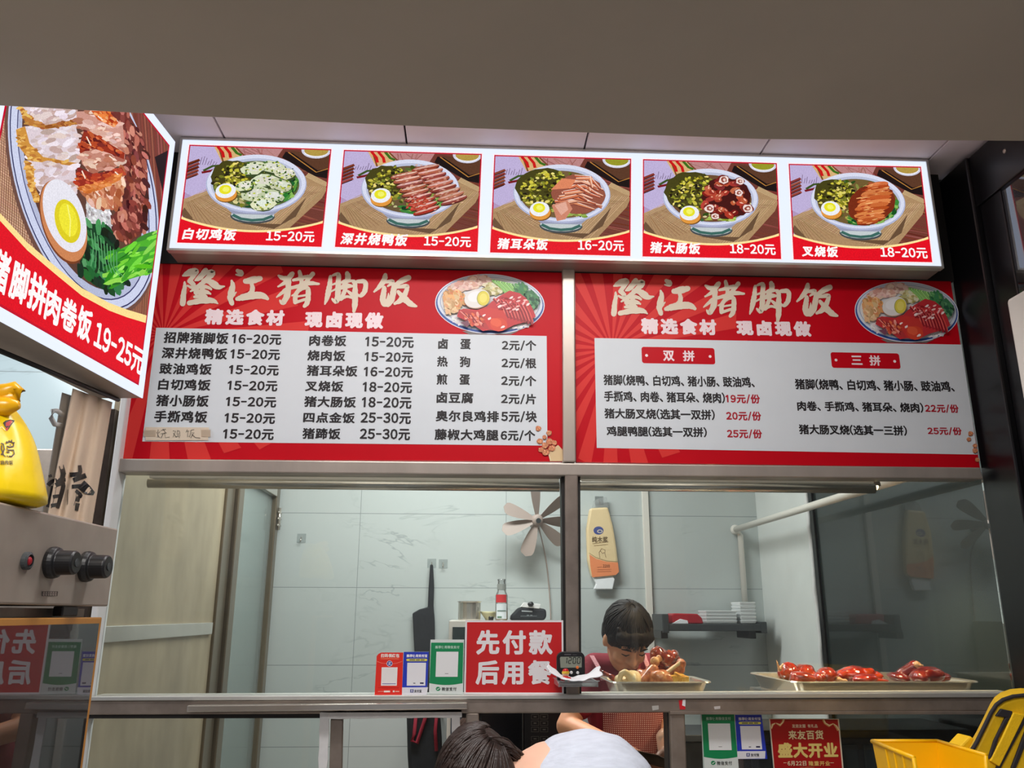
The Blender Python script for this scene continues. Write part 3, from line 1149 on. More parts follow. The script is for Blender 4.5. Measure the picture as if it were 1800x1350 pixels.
        for (u, v, s) in ((.60, .81, 1.2), (.72, .80, .9), (.77, .52, 1.15), (.49, .51, 1.1), (.71, .68, .9), (.53, .43, .9)):
            I.ell(u, v, .040 * s, .044 * s, (120, 36, 30), n=14, jit=.1, rnd=r)
            I.ell(u, v, .032 * s, .036 * s, (240, 220, 214), n=12, jit=.16, rnd=r)
            I.ell(u, v, .020 * s, .022 * s, (150, 74, 60), n=10, jit=.2, rnd=r)
            I.ell(u + .004, v, .010 * s, .012 * s, (236, 206, 196), n=8, jit=.2, rnd=r)
    else:              # barbecued pork slices
        I.ell(.60, .60, .165, .22, (120, 44, 22), rot=-.5, jit=.05, rnd=r)
        for k in range(11):
            t = k / 10
            u, v = .66 - .09 * t + .01 * math.sin(k * 3), .80 - .38 * t
            w = .085 + .055 * math.sin(t * 3.1)
            I.ell(u, v - .012, w, .034, (120, 40, 20), rot=.28, n=16, jit=.05, rnd=r)
            I.ell(u, v, w, .030, vary([(206, 110, 56), (190, 84, 40), (216, 126, 70)][k % 3], r, 12), rot=.28, n=16, jit=.08, rnd=r)
            for j in range(9):
                I.ell(u + r.uniform(-w, w) * .8, v + r.uniform(-.024, .024), r.uniform(.012, .034), .006, vary([(236, 170, 110), (170, 66, 34), (226, 140, 84)][j % 3], r, 16), rot=.3, n=7, jit=.2, rnd=r)
    # halved egg
    ex, ey = .285, .50
    if kind in (2, 3):
        ex, ey = .335, .415
    ex, ey = ex + .008, ey + .035
    I.ell(ex + .008, ey - .035, .078, .078, (110, 70, 24), n=24)
    I.ell(ex + .004, ey - .026, .076, .078, (226, 152, 62), rot=-.3, n=24)
    I.ell(ex, ey + .008, .070, .076, (238, 240, 246), rot=-.3, n=24)
    I.ell(ex - .004, ey + .020, .044, .048, (232, 226, 40), n=20)
    I.ell(ex, ey + .022, .024, .026, (244, 244, 110), n=12)
    # red footer with cream edge
    I.clip = None
    top = [(k / 24, .128 + .118 * (2 * k / 24 - 1) ** 2) for k in range(25)]
    I.poly([(0.008, .012)] + [(max(.008, min(.992, u)), v + .022) for u, v in top] + [(.992, .012)], (255, 228, 158))
    I.poly([(0, 0)] + top + [(1, 0)], (228, 16, 34))
    I.tf = None
    I.mb.col = rgb(255, 250, 250)
    put_text(I.mb, PF, name, nb, I.off + 2e-4, bold=.038, space=.10, skew=.035)
    put_text(I.mb, PF, price, pb, I.off + 2e-4, bold=.024, space=.03)
    return I.build('food_picture', M['backlit'], parent)


c2 = lambda *a: crbox(300, 240, 1800 / 550, *a)
c3 = lambda *a: crbox(840, 240, 1800 / 550, *a)
c4 = lambda *a: crbox(1350, 240, 4.0, *a)
pics = [
    ([(333, 254.4), (582.6, 262.3), (565, 434), (311.3, 426.4)], '白切鸡饭', '15-20元', c2(80, 385, 540, 607), c2(555, 832, 555, 617)),
    ([(604.6, 263.5), (847, 270.5), (839.3, 442.6), (588.7, 434)], '深井烧鸭饭', '15-20元', c2(983, 1365, 567, 637), c2(1458, 1728, 585, 645)),
    ([(869, 272.4), (1109.5, 279), (1108, 450), (861.4, 443.8)], '猪耳朵饭', '16-20元', c3(112, 402, 595, 660), c3(572, 837, 605, 668)),
    ([(1130.3, 279.7), (1365.5, 286.7), (1373.2, 455.4), (1129.4, 450.8)], '猪大肠饭', '18-20元', c3(987, 1275, 617, 683), c3(1443, 1705, 627, 688)),
    ([(1386.3, 288), (1618.8, 293), (1638.8, 461), (1395, 456)], '叉烧饭', '18-20元', c4(230, 482, 780, 857), c4(778, 1107, 790, 865)),
]
for k, (q, nm, pr, nb, pb) in enumerate(pics):
    bowl_picture(lb, q, k, 11 + k, nm, pr, nb, pb)

# ---------------------------------------------------------------- the big sign over the passage
ls = thing('light_box', 'large backlit sign with one giant rice bowl over the curtained passage', 'sign', LP0)
V3 = Vector
ztl = PL.hit(310, 252).z
zbl = LP0.z
A0, A1 = PL.a(PL.hit(-75, 505)), 0.0           # along the wall; u runs away from the camera
nL = PL.n
if PL.at(0.1, 0).y < PL.at(0, 0).y:
    PLs = -1
else:
    PLs = 1
A0 = -PLs * 1.02
f4 = [PL.at(A0, zbl), PL.at(A1, zbl), PL.at(A1, ztl), PL.at(A0, ztl)]
bk = nL * -0.13
MB().hexa([p + nL * -0.004 for p in f4], [p + bk for p in f4]).build('case', M['oven_steel'], ls, bevel=0.002)
MB().hexa(f4, [p + nL * -0.003 for p in f4]).build('light_panel', M['lit_white'], ls)
I = Ink(PL, off=0.0004)
cL = lambda x, y: (x / 2.5, 180 + y / 2.5)
r = random.Random(5)
# picture field: right border from (745,170)->(610,1240) in crop; bottom along the footer
TRc, BRc = (748, 192), (606, 1242)
zf1, zf0 = PL.hit(*cL(*TRc)).z, PL.hit(*cL(*BRc)).z
aR = (PL.a(PL.hit(*cL(*TRc))) + PL.a(PL.hit(*cL(*BRc)))) / 2
aL = PL.a(PL.hit(*cL(12, 60)))


def fld(a, z):
    x, y = proj(PL.at(a, z))
    return (x, y)


fq2 = [fld(aL, zf1), fld(aR, zf1), fld(aR, zf0), fld(aL, zf0)]
G = lambda *pts: [cL(*p) for p in pts]
I.poly(fq2, (196, 10, 44))
ins = 0.006
fq3 = [fld(aL + PLs * ins, zf1 - ins), fld(aR - PLs * ins, zf1 - ins), fld(aR - PLs * ins, zf0 + ins), fld(aL + PLs * ins, zf0 + ins)]
I.clip = fq3
I.poly(fq3, (150, 96, 74))
# burlap on the near side, wood on the far side
I.poly(G((-300, -300), (60, -300), (30, 60), (200, 640), (420, 900), (660, 960), (660, 1300), (-300, 1300)), (186, 140, 112))
for k in range(120):
    y = -260 + 12 * k
    I.line(G((-200, y - 100), (330, y + 250)), 1.4, vary((216, 176, 146), r, 16))
for k in range(90):
    x = -200 + 10 * k
    I.line(G((x, -100), (x - 60, 1200)), 1.3, vary((122, 80, 62), r, 16))
I.poly(G((500, -300), (900, -300), (900, 700), (700, 640), (640, 300)), (120, 62, 52))
for k in range(16):
    I.line(G((560 + 14 * k, -200), (620 + 12 * k, 500)), 2.0, vary((142, 76, 62), r, 20))
I.poly(G((680, 240), (760, 200), (760, 470), (716, 400)), (36, 22, 26))
I.line(G((716, 400), (760, 330)), 2, (150, 100, 70))


def sellip(cx, cy, rx, ry, rot, c, n=56):
    pts = []
    for k in range(n):
        w = 2 * math.pi * k / n
        x, y = rx * math.cos(w), ry * math.sin(w)
        pts.append((cx + x * math.cos(rot) - y * math.sin(rot), cy + x * math.sin(rot) + y * math.cos(rot)))
    I.poly(G(*pts), c)


# the bowl: a tall slanted ellipse in this steep view
bc, brx, bry, brt = (366, 330), 292, 600, math.radians(-16)
sellip(bc[0] - 6, bc[1] + 14, brx + 12, bry + 18, brt, (110, 76, 66))
sellip(*bc, brx + 6, bry + 8, brt, (196, 202, 228))
sellip(*bc, brx - 2, bry - 2, brt, (40, 44, 92))
sellip(*bc, brx - 7, bry - 8, brt, (206, 212, 238))
sellip(*bc, brx - 34, bry - 44, brt, (60, 62, 108))
sellip(*bc, brx - 38, bry - 50, brt, (182, 188, 216))
sellip(bc[0] - 6, bc[1] - 6, brx - 62, bry - 84, brt, (96, 64, 54))


def piece(pts, c, spec=None, n=0, k=16, w=(3, 12), elong=2.2, ang=0.0):
    I.poly(G(*pts), c)
    xs_, ys_ = [p[0] for p in pts], [p[1] for p in pts]
    done = 0
    tries = 0
    while done < n and tries < n * 6:
        tries += 1
        x, y = r.uniform(min(xs_), max(xs_)), r.uniform(min(ys_), max(ys_))
        ins_ = False
        j = len(pts) - 1
        for i in range(len(pts)):
            if (pts[i][1] > y) != (pts[j][1] > y) and x < (pts[j][0] - pts[i][0]) * (y - pts[i][1]) / (pts[j][1] - pts[i][1]) + pts[i][0]:
                ins_ = not ins_
            j = i
        if not ins_:
            continue
        done += 1
        s = r.uniform(*w)
        cc = vary(spec[int(r.uniform(0, len(spec)))], r, k)
        a = ang + r.uniform(-.5, .5)
        q = []
        for i in range(8):
            t = 2 * math.pi * i / 8
            ex, ey = s * elong * math.cos(t) * r.uniform(.8, 1.1), s * math.sin(t) * r.uniform(.8, 1.1)
            q.append((x + ex * math.cos(a) - ey * math.sin(a), y + ex * math.sin(a) + ey * math.cos(a)))
        I.poly(G(*q), cc)


# shredded dark pork along the far rim
piece([(470, 20), (560, 40), (640, 180), (655, 420), (645, 560), (560, 620), (490, 600), (480, 520), (540, 440), (540, 240)], (112, 50, 44),
      [(150, 74, 62), (126, 54, 46), (92, 34, 32), (190, 112, 96), (70, 26, 26), (206, 136, 118)], 190, w=(4, 14), ang=1.2)
# rice
piece([(380, 400), (480, 420), (490, 560), (430, 560), (380, 520)], (206, 204, 206), [(236, 236, 240), (186, 184, 190), (160, 150, 150), (222, 220, 224)], 90, w=(3, 6), elong=2.0, ang=1)
# poached chicken, three slices with golden skin
for pts, skin in (([(100, 20), (330, 20), (335, 80), (260, 100), (150, 110), (110, 80)], [(100, 20), (160, 110), (120, 90), (80, 20)]),
                  ([(75, 115), (110, 105), (330, 95), (352, 180), (345, 275), (250, 280), (150, 260), (90, 200)], [(70, 120), (110, 105), (130, 180), (190, 240), (345, 268), (345, 282), (240, 285), (130, 255), (80, 190)]),
                  ([(110, 255), (330, 280), (340, 400), (300, 430), (180, 400), (130, 340)], [(108, 252), (150, 290), (150, 370), (190, 440), (150, 440), (115, 330)])):
    piece(pts, (222, 206, 214), [(238, 226, 236), (210, 186, 186), (230, 210, 206), (196, 168, 160)], 60, w=(4, 16), ang=-.2, k=8)
    piece(skin, (206, 144, 60), [(226, 170, 80), (180, 112, 44), (236, 190, 104)], 40, w=(3, 8), k=12)
piece([(110, 60), (200, 100), (330, 76), (340, 96), (200, 118), (110, 96)], (186, 120, 52), [(210, 150, 76), (160, 92, 40)], 20, w=(3, 8))
# glossy pork knuckle pieces: dark skin, pink fat
piece([(335, 40), (470, 36), (540, 100), (548, 200), (470, 190), (380, 130), (340, 110)], (206, 150, 136), [(226, 178, 160), (190, 124, 104), (236, 200, 190)], 60, w=(4, 14))
piece([(400, 36), (480, 40), (520, 90), (500, 110), (430, 76)], (204, 84, 30), [(226, 120, 50), (176, 56, 20), (246, 170, 110)], 26, w=(3, 9), ang=.7)
piece([(352, 200), (375, 125), (420, 140), (550, 220), (548, 265), (500, 290), (400, 310), (360, 270)], (196, 134, 116), [(220, 170, 150), (176, 106, 86), (234, 196, 180)], 70, w=(4, 14))
piece([(348, 190), (370, 122), (400, 130), (548, 222), (545, 250), (470, 220), (400, 200), (352, 225)], (150, 44, 22), [(186, 72, 34), (120, 24, 16), (214, 104, 56), (96, 18, 16)], 46, w=(3, 11), ang=.5)
piece([(335, 340), (440, 350), (545, 290), (545, 400), (500, 470), (430, 470), (360, 400)], (206, 136, 100), [(226, 166, 128), (184, 104, 70), (240, 200, 176), (170, 90, 60)], 90, w=(4, 15), ang=1.2)
piece([(332, 350), (345, 285), (420, 320), (535, 285), (545, 306), (440, 352), (345, 372)], (150, 40, 24), [(186, 66, 36), (118, 22, 18), (220, 110, 60)], 36, w=(3, 10), ang=0.1)
piece([(345, 370), (440, 352), (540, 308), (530, 340), (440, 385), (370, 400)], (216, 122, 56), [(236, 150, 84), (196, 96, 40)], 26, w=(3, 9))
for (x0, y0, x1, y1) in ((380, 150, 400, 190), (360, 300, 375, 335), (480, 235, 500, 250), (430, 60, 452, 78), (505, 305, 520, 318), (420, 390, 440, 410)):
    I.line(G((x0, y0), (x1, y1)), 2.2, (250, 226, 206))
# greens: dark crumpled leaves and a bright stem
piece([(385, 530), (470, 540), (500, 600), (560, 700), (560, 800), (470, 832), (410, 800), (345, 740), (370, 640)], (16, 62, 34),
      [(24, 84, 42), (12, 44, 26), (40, 110, 56), (66, 140, 80), (8, 34, 20)], 120, w=(5, 18), ang=1.2)
piece([(500, 660), (686, 565), (690, 600), (688, 740), (560, 780), (490, 820), (480, 760)], (74, 176, 40), [(110, 206, 50), (54, 150, 36), (150, 226, 90), (40, 120, 36)], 60, w=(5, 14), elong=4, ang=-.45)
for k in range(9):
    I.line(G((400 + 14 * k, 560 + 12 * k), (410 + 13 * k, 640 + 12 * k), (400 + 18 * k, 720 + 6 * k)), 1.4, (96, 168, 110))
# halved brown egg
sellip(276, 526, 92, 190, math.radians(-17), (122, 62, 30))
sellip(280, 520, 92, 186, math.radians(-17), (206, 132, 84))
sellip(284, 498, 86, 166, math.radians(-18), (232, 230, 240))
sellip(297, 522, 54, 98, math.radians(-14), (222, 206, 30))
sellip(300, 516, 38, 74, math.radians(-14), (240, 230, 50))
I.line(G((296, 450), (310, 520), (306, 590)), 2.4, (250, 246, 120))
# red footer
foot = [(-200, 330), (-60, 470), (0, 520), (120, 650), (250, 760), (360, 850), (480, 915), (560, 945), (660, 975)]
I.poly(G(*([(x, y - 34) for x, y in foot] + [(700, 1400), (-300, 1400)])), (255, 226, 150))
I.poly(G(*(foot + [(700, 1400), (-300, 1400)])), (226, 14, 34))
I.clip = None
I.mb.col = rgb(255, 250, 250)
tz_ = I.off + 2e-4


def lt(ch, x0, y0, x1, y1, yt, yb, **k):
    put_text(I.mb, PL, ch, (cL(x0, y0), cL(x1, y1), cL(0, yt)[1], cL(0, yb)[1]), tz_, **k)


lt('猪', -78, 710, -6, 770, 640, 840, bold=.035)
lt('脚', 4, 770, 80, 815, 700, 885, bold=.035)
lt('拼', 84, 815, 160, 870, 752, 930, bold=.035)
lt('肉', 160, 880, 222, 930, 815, 975, bold=.035)
lt('卷', 228, 925, 298, 965, 858, 1010, bold=.035)
lt('饭', 300, 970, 362, 1010, 895, 1050, bold=.035)
lt('19-25元', 380, 1015, 594, 1148, 1020, 1146, bold=.03, space=.02)
I.build('food_picture', M['backlit'], ls)

# ================================================================== MENU BOARDS
PB = PY(0.0)
TITLE = [
 [[(118,250,20),(120,330,45),(100,450,60),(92,560,60)],[(95,160,20),(170,125,70),(250,100,75),(295,100,50),(230,190,45),(190,240,50)],[(200,240,50),(250,300,50),(235,335,35),(165,305,25)],
  [(420,85,60),(380,140,65),(320,200,55),(270,230,20)],[(420,120,40),(520,115,65),(460,190,60),(370,270,50),(280,340,40),(205,385,20)],[(400,230,50),(470,240,60),(560,300,75),(620,325,50),(690,315,15)],
  [(340,330,35),(430,320,40),(500,355,25)],[(300,350,40),(280,400,50),(290,440,20)],[(290,400,40),(400,390,55),(490,420,20)],[(380,330,50),(360,420,60),(360,520,50)],[(260,465,30),(400,455,45),(440,465,20)],[(185,555,50),(300,530,60),(450,515,65),(540,525,50),(595,560,15)]],
 [[(880,90,40),(925,120,65),(930,150,35),(860,145,20)],[(795,235,25),(810,300,55),(790,400,70),(775,480,60),(800,560,50)],[(790,470,40),(830,430,30),(865,395,10)],[(995,240,55),(1090,225,75),(1205,200,60)],
  [(1085,285,40),(1095,350,55),(1080,400,55),(1040,440,60)],[(875,495,45),(960,470,70),(1100,445,80),(1230,445,70),(1310,490,35)]],
 [[(1670,130,50),(1620,190,60),(1560,260,45),(1465,315,20)],[(1470,160,25),(1520,190,50),(1600,220,60),(1610,330,60),(1590,450,70),(1530,550,50),(1490,515,20)],[(1610,330,40),(1530,400,40),(1440,470,15)],
  [(1680,225,30),(1800,195,45),(1890,175,40)],[(1770,100,40),(1790,180,50),(1800,250,45),(1790,330,40)],[(1650,335,35),(1760,310,45),(1900,270,50),(2050,280,25)],[(1960,135,50),(1890,220,45),(1790,330,50),(1720,420,40),(1660,450,15)],
  [(1730,400,40),(1710,480,50),(1710,540,45)],[(1740,400,30),(1820,350,30),(1890,345,50),(1895,450,55),(1885,540,55),(1840,600,40)],[(1740,460,20),(1860,440,25)],[(1720,540,35),(1860,500,30)]],
 [[(2215,170,35),(2210,260,50),(2190,380,60),(2160,500,45),(2135,570,15)],[(2240,160,20),(2330,140,45),(2330,250,55),(2325,400,60),(2300,530,55),(2240,495,20)],[(2240,290,20),(2300,270,25)],[(2220,390,20),(2310,345,25)],
  [(2455,125,50),(2470,180,60),(2440,250,50),(2370,340,30)],[(2360,265,20),(2440,240,45),(2560,230,20)],[(2370,350,20),(2440,310,55),(2540,310,25)],[(2440,330,45),(2400,430,45),(2360,505,35),(2440,460,30),(2530,480,25)],[(2460,380,25),(2520,430,40),(2525,480,20)],
  [(2540,260,25),(2650,240,45),(2720,260,50),(2710,380,55),(2650,450,40),(2600,420,15)],[(2570,270,45),(2570,400,60),(2570,550,65),(2555,670,35)]],
 [[(3005,150,45),(2990,220,60),(2920,320,45),(2845,390,20)],[(2970,260,25),(3090,240,45),(3110,260,40),(3040,310,20)],[(2990,330,45),(2980,420,60),(2970,520,65),(3010,580,50),(3045,480,30),(3050,415,10)],
  [(3340,190,60),(3250,230,60),(3160,290,45)],[(3130,290,50),(3120,400,65),(3090,520,60),(3045,595,25)],[(3170,330,30),(3300,310,50),(3320,340,45),(3280,440,60),(3220,520,60),(3140,560,30)],[(3190,390,35),(3270,480,65),(3360,560,65),(3450,600,25)]],
]


def spline(pts, n=5):
    out = []
    for i in range(len(pts) - 1):
        p0, p1, p2, p3 = pts[max(i - 1, 0)], pts[i], pts[i + 1], pts[min(i + 2, len(pts) - 1)]
        for k in range(n):
            t = k / n
            out.append(tuple(0.5 * (2 * b + (c - a) * t + (2 * a - 5 * b + 4 * c - d) * t * t + (3 * b - a - 3 * c + d) * t ** 3) for a, b, c, d in zip(p0, p1, p2, p3)))
    out.append(pts[-1])
    return out


def brush_title(parent, tf):
    mb = MB()
    mb.sheet = True
    rr = random.Random(2)
    I2 = Ink(PB, off=0.0012, step=6e-6)
    I2.mb = mb
    I2.tf = tf
    I2.clip = [(0, 0), (1800, 0), (1800, 1350), (0, 1350)]
    for chs in TITLE:
        I2.off = 0.0012
        for st in chs:
            pts = [(310 + x / 8.1818, 465 + y / 8.1818, w * 1.34 / 8.1818) for x, y, w in spline(st)]
            pts = [(x + rr.uniform(-.25, .25), y + rr.uniform(-.25, .25), max(0.6, w * rr.uniform(.92, 1.08))) for x, y, w in pts]
            I2.line(pts, 1, (0, 0, 0))
            for e in (pts[0], pts[-1]):
                I2.ell(e[0], e[1], e[2] / 2, e[2] / 2, (0, 0, 0), n=9)
    mb.col = None
    mb.c = [None] * len(mb.f)
    return mb.build('title_lettering', M['cream'], parent)


def sunburst(parent, c, R, quad, n, seed, off=0.0005):
    mb = MB()
    mb.sheet = True
    rr = random.Random(seed)
    ang = 0.0
    while ang < 360:
        w = rr.uniform(12, 18)
        a0, a1 = math.radians(ang), math.radians(ang + w * .55)
        R2 = R * rr.uniform(.92, 1.12)
        p = clip_poly([c, (c[0] + R2 * math.cos(a0), c[1] + R2 * math.sin(a0)), (c[0] + R2 * .97 * math.cos(a1), c[1] + R2 * .97 * math.sin(a1))], quad)
        if len(p) >= 3:
            mb.poly([PB.hit(x, y, off) for x, y in p])
        ang += w
    return mb.build('sunburst', M['ray'], parent)


def dish(parent, tf):
    """the printed oval bowl of braised pork"""
    I = Ink(PB, off=0.0014, tf=tf)
    r = random.Random(9)
    k = 210 / 1800
    g = lambda x, y: (760 + x * k, 470 + y * k)
    E = lambda cx, cy, rx, ry, c, rot=0.0, n=40, **q: I.ell(*g(cx, cy), rx * k, ry * k, c, rot=rot, n=n, **q)
    Pp = lambda pts, c: I.poly([g(*p) for p in pts], c)
    ro = math.radians(2.2)
    Pp([(450, 960), (560, 1010), (1180, 1010), (1300, 960)], (120, 112, 110))
    E(866, 552, 826, 452, (222, 228, 240), ro, 60)
    E(866, 556, 812, 436, (48, 84, 160), ro, 60)
    E(868, 540, 792, 418, (214, 224, 236), ro, 60)
    E(868, 535, 752, 388, (120, 140, 180), ro, 60)
    E(868, 535, 744, 382, (222, 226, 228), ro, 60)
    clipq = []

    def scat(cx, cy, rx, ry, n, pal, w, el=1.8, a=0.0, spread=.6, kk=14):
        for _ in range(n):
            t, q = r.uniform(0, 6.28), math.sqrt(r.random())
            s = r.uniform(*w)
            E(cx + rx * q * math.cos(t), cy + ry * q * math.sin(t), s * el, s, vary(pal[int(r.random() * len(pal))], r, kk), a + r.uniform(-spread, spread), 8, jit=.2, rnd=r)
    # rice near rim
    scat(420, 770, 130, 90, 70, [(226, 226, 226), (206, 206, 210), (240, 240, 240)], (9, 16))
    scat(1300, 860, 170, 60, 90, [(226, 226, 230), (206, 200, 206), (244, 240, 240)], (9, 16))
    # sliced chicken at the far rim
    Pp([(480, 200), (640, 120), (860, 160), (960, 220), (840, 300), (640, 240)], (222, 186, 172))
    scat(720, 200, 190, 70, 60, [(226, 190, 176), (206, 160, 146), (236, 210, 196)], (14, 34), a=.1)
    Pp([(210, 330), (330, 230), (540, 190), (690, 260), (690, 330), (480, 350), (300, 370)], (226, 176, 166))
    scat(460, 280, 200, 70, 70, [(230, 186, 176), (212, 156, 140), (238, 206, 190)], (14, 34), a=-.3)
    # pale pickles, fried egg curds
    scat(900, 330, 170, 90, 70, [(226, 218, 160), (206, 200, 140), (236, 232, 200), (170, 160, 90)], (14, 30))
    scat(330, 480, 160, 140, 110, [(226, 170, 110), (232, 140, 90), (240, 206, 160), (206, 150, 90), (236, 190, 130)], (14, 34), a=.8)
    scat(290, 590, 100, 110, 50, [(236, 206, 160), (226, 186, 140), (210, 160, 110)], (12, 28), a=1.0)
    # greens
    for j in range(16):
        x = 900 + 20 * j
        I.line([g(x, 190 + 4 * j), g(x + 130, 290 + 8 * j), g(x + 230, 420 + 9 * j)], 3.2, vary([(150, 206, 110), (120, 190, 90), (178, 224, 140), (96, 160, 90)][j % 4], r, 12))
    scat(1480, 500, 110, 130, 110, [(60, 126, 84), (40, 100, 66), (90, 150, 100), (30, 80, 56), (120, 170, 130)], (12, 30), a=.9)
    scat(1340, 340, 100, 90, 50, [(70, 140, 80), (110, 176, 100), (50, 120, 76)], (12, 30), a=.9)
    # braised red meat, sliced
    Pp([(890, 520), (1000, 440), (1160, 350), (1320, 390), (1420, 470), (1500, 600), (1560, 740), (1480, 790), (1340, 840), (1230, 870), (1110, 930), (1000, 968), (880, 940), (760, 960), (640, 880), (560, 830), (370, 740), (400, 650), (470, 620), (680, 640), (820, 590)], (196, 44, 52))
    for j in range(9):
        x = 1060 + 52 * j
        y = 560 + 12 * j
        I.line([g(x - 140 + 8 * j, y - 90), g(x - 20, y + 40), g(x + 30, y + 190 + 2 * j)], 4.4, vary((150, 24, 38), r, 8))
        I.line([g(x - 134 + 8 * j, y - 104), g(x - 8, y + 26), g(x + 46, y + 170)], 1.6, vary((236, 104, 96), r, 20))
    Pp([(690, 640), (860, 610), (1060, 640), (1130, 760), (1120, 900), (1010, 966), (880, 940), (800, 830), (740, 720)], (206, 52, 46))
    E(1000, 860, 130, 100, (216, 66, 40), .2)
    E(960, 830, 90, 60, (230, 90, 56), .3, 16, jit=.1, rnd=r)
    Pp([(380, 690), (470, 625), (690, 690), (800, 830), (860, 940), (700, 900), (560, 800)], (186, 52, 52))
    for j in range(8):
        I.line([g(420 + 40 * j, 660 + 14 * j), g(560 + 30 * j, 780 + 16 * j)], 1.8, vary([(236, 150, 130), (150, 30, 40), (222, 110, 80)][j % 3], r, 12))
    scat(640, 780, 150, 90, 40, [(226, 110, 60), (206, 70, 50), (240, 160, 140), (150, 40, 46)], (10, 24), a=.7)
    scat(1180, 540, 260, 120, 46, [(246, 190, 186), (226, 90, 90), (166, 28, 40)], (6, 16), a=-.4, el=2.6)
    for (x, y) in ((1190, 460), (860, 770), (1010, 590), (1280, 640), (1060, 900), (780, 720), (1440, 560)):
        E(x, y, 34, 16, (252, 232, 230), -.5, 9, jit=.3, rnd=r)
    Pp([(420, 830), (540, 800), (560, 860), (520, 900)], (120, 70, 90))
    # egg
    E(676, 480, 196, 140, (190, 150, 130), -.22)
    E(672, 466, 194, 140, (232, 230, 226), -.22)
    E(650, 440, 120, 80, (242, 242, 242), -.22, 18)
    E(764, 466, 94, 112, (180, 176, 90), .1)
    E(772, 464, 88, 106, (226, 212, 76), .1)
    E(768, 462, 56, 70, (238, 226, 110), .1)
    return I.build('food_picture', M['ink_print'], parent)


def nuggets(parent, pts, cup=None):
    I = Ink(PB, off=0.0022)
    r = random.Random(3)
    if cup:
        I.poly(cup, (224, 196, 150))
        I.line([cup[0], cup[-1]], 2, (240, 220, 180))
    for (x, y, s) in pts:
        I.ell(x, y + .8, s, s * .9, (120, 62, 40), n=10, jit=.15, rnd=r)
        I.ell(x, y, s, s * .85, (206, 130, 90), n=10, jit=.18, rnd=r)
        for _ in range(9):
            I.ell(x + r.uniform(-s, s) * .6, y + r.uniform(-s, s) * .6, s * .26, s * .2, vary((222, 150, 106), r, 36), rot=r.uniform(0, 3), n=6, jit=.2, rnd=r)
    return I.build('snack_picture', M['ink_print'], parent)


def quad_slab(q, y0, y1):
    a = [onY(x, y, y0) for x, y in q]
    return MB().hexa(a, [Vector((p.x, y1, p.z)) for p in a])


def lettering(parent, items, mat, name='lettering', bold=.031, off=.0012, space=.05):
    groups = [items] if name == 'lettering' else [[i] for i in items]
    for g in groups:
        mb = MB()
        mb.sheet = True
        for body, bx in g:
            put_text(mb, PB, body, bx, off, bold, space)
        mb.build(name, mat, parent)


c5 = lambda *a: crbox(250, 450, 1581 / 410, *a)
c6 = lambda *a: crbox(640, 450, 1384 / 410, *a)
c7 = lambda *a: crbox(1000, 450, 3.375, *a)
c8 = lambda *a: crbox(1370, 450, 1451 / 430, *a)
one = lambda s: s.replace('1', 'I')

b1q = [(255, 460), (988, 478), (991, 811), (212, 806.5)]
b1 = thing('menu_board', 'red menu board with three columns of dishes and prices beside the passage', 'sign', (-0.35, 0, 1.9))
quad_slab(b1q, 0.0, 0.02).build('panel', M['red'], b1)
sunburst(b1, (287, 588), 250, b1q, 0, 3)
w1 = [(274.6, 576), (961, 590.6), (962.3, 783.3), (250, 776)]
quad_slab(w1, -0.0008, 0.0).build('price_panel', M['board_white'], b1)
brush_title(b1, None)
dish(b1, None)
it = []
for nm, bx in zip(['招牌猪脚饭', '深井烧鸭饭', '豉油鸡饭', '白切鸡饭', '猪小肠饭', '手撕鸡饭'],
                  [(147, 587, 517, 595), (133, 578, 622, 700), (118, 473, 728, 805), (110, 465, 835, 912), (95, 453, 942, 1022), (82, 443, 1050, 1130)]):
    it.append((nm, c5(*bx)))
for nm, bx in zip(['16-20元'] + ['15-20元'] * 6, [(608, 944, 530, 602), (598, 935, 633, 705), (588, 927, 740, 810), (578, 918, 846, 918), (567, 910, 955, 1027), (558, 902, 1065, 1138), (548, 893, 1173, 1247)]):
    it.append((one(nm), c5(*bx)))
for nm, bx in zip(['肉卷饭', '烧肉饭', '猪耳朵饭', '叉烧饭', '猪大肠饭', '四点金饭', '猪蹄饭'],
                  [(1133, 1385, 537, 612), (1120, 1378, 640, 713), (1115, 1460, 742, 817), (1105, 1365, 847, 920), (1098, 1450, 952, 1027), (1092, 1443, 1060, 1133), (1086, 1345, 1167, 1243)]):
    it.append((nm, c5(*bx)))
for nm, bx in zip(['15-20元', '15-20元', '16-20元', '18-20元', '18-20元', '25-30元', '25-30元'],
                  [(642, 727.5, 592, 611.5), (641, 726.5, 619, 637.5), (639.5, 726, 645, 664), (637.5, 724.5, 671.5, 691), (636, 723.5, 698, 718.5), (634, 722.5, 725, 745.5), (632.5, 721, 753.5, 774)]):
    it.append((one(nm), bx))
for nm, bx in (('卤', (440, 498, 490, 553)), ('蛋', (570, 633, 493, 556)), ('热', (433, 497, 595, 658)), ('狗', (567, 630, 597, 660)), ('煎', (430, 495, 700, 765)), ('蛋', (565, 628, 703, 767)),
               ('卤豆腐', (430, 648, 808, 875)), ('奥尔良鸡排', (425, 800, 918, 985)), ('藤椒大鸡腿', (418, 798, 1028, 1095))):
    it.append((nm, c6(*bx)))
for nm, bx in (('2元/个', (817, 1022, 500, 562)), ('2元/根', (815, 1022, 605, 667)), ('2元/个', (813, 1022, 710, 772)), ('2元/片', (812, 1020, 818, 880)), ('5元/块', (813, 1025, 920, 987)), ('6元/个', (810, 1016, 1033, 1097))):
    it.append((nm, c6(*bx)))
lettering(b1, it, M['ink'])
lettering(b1, [('精选食材', c5(425, 965, 362, 470)), ('现卤现做', (535.8, 674.3, 548.3, 577.3))], M['pink_white'], 'slogan_lettering', .055, .0012, .16)
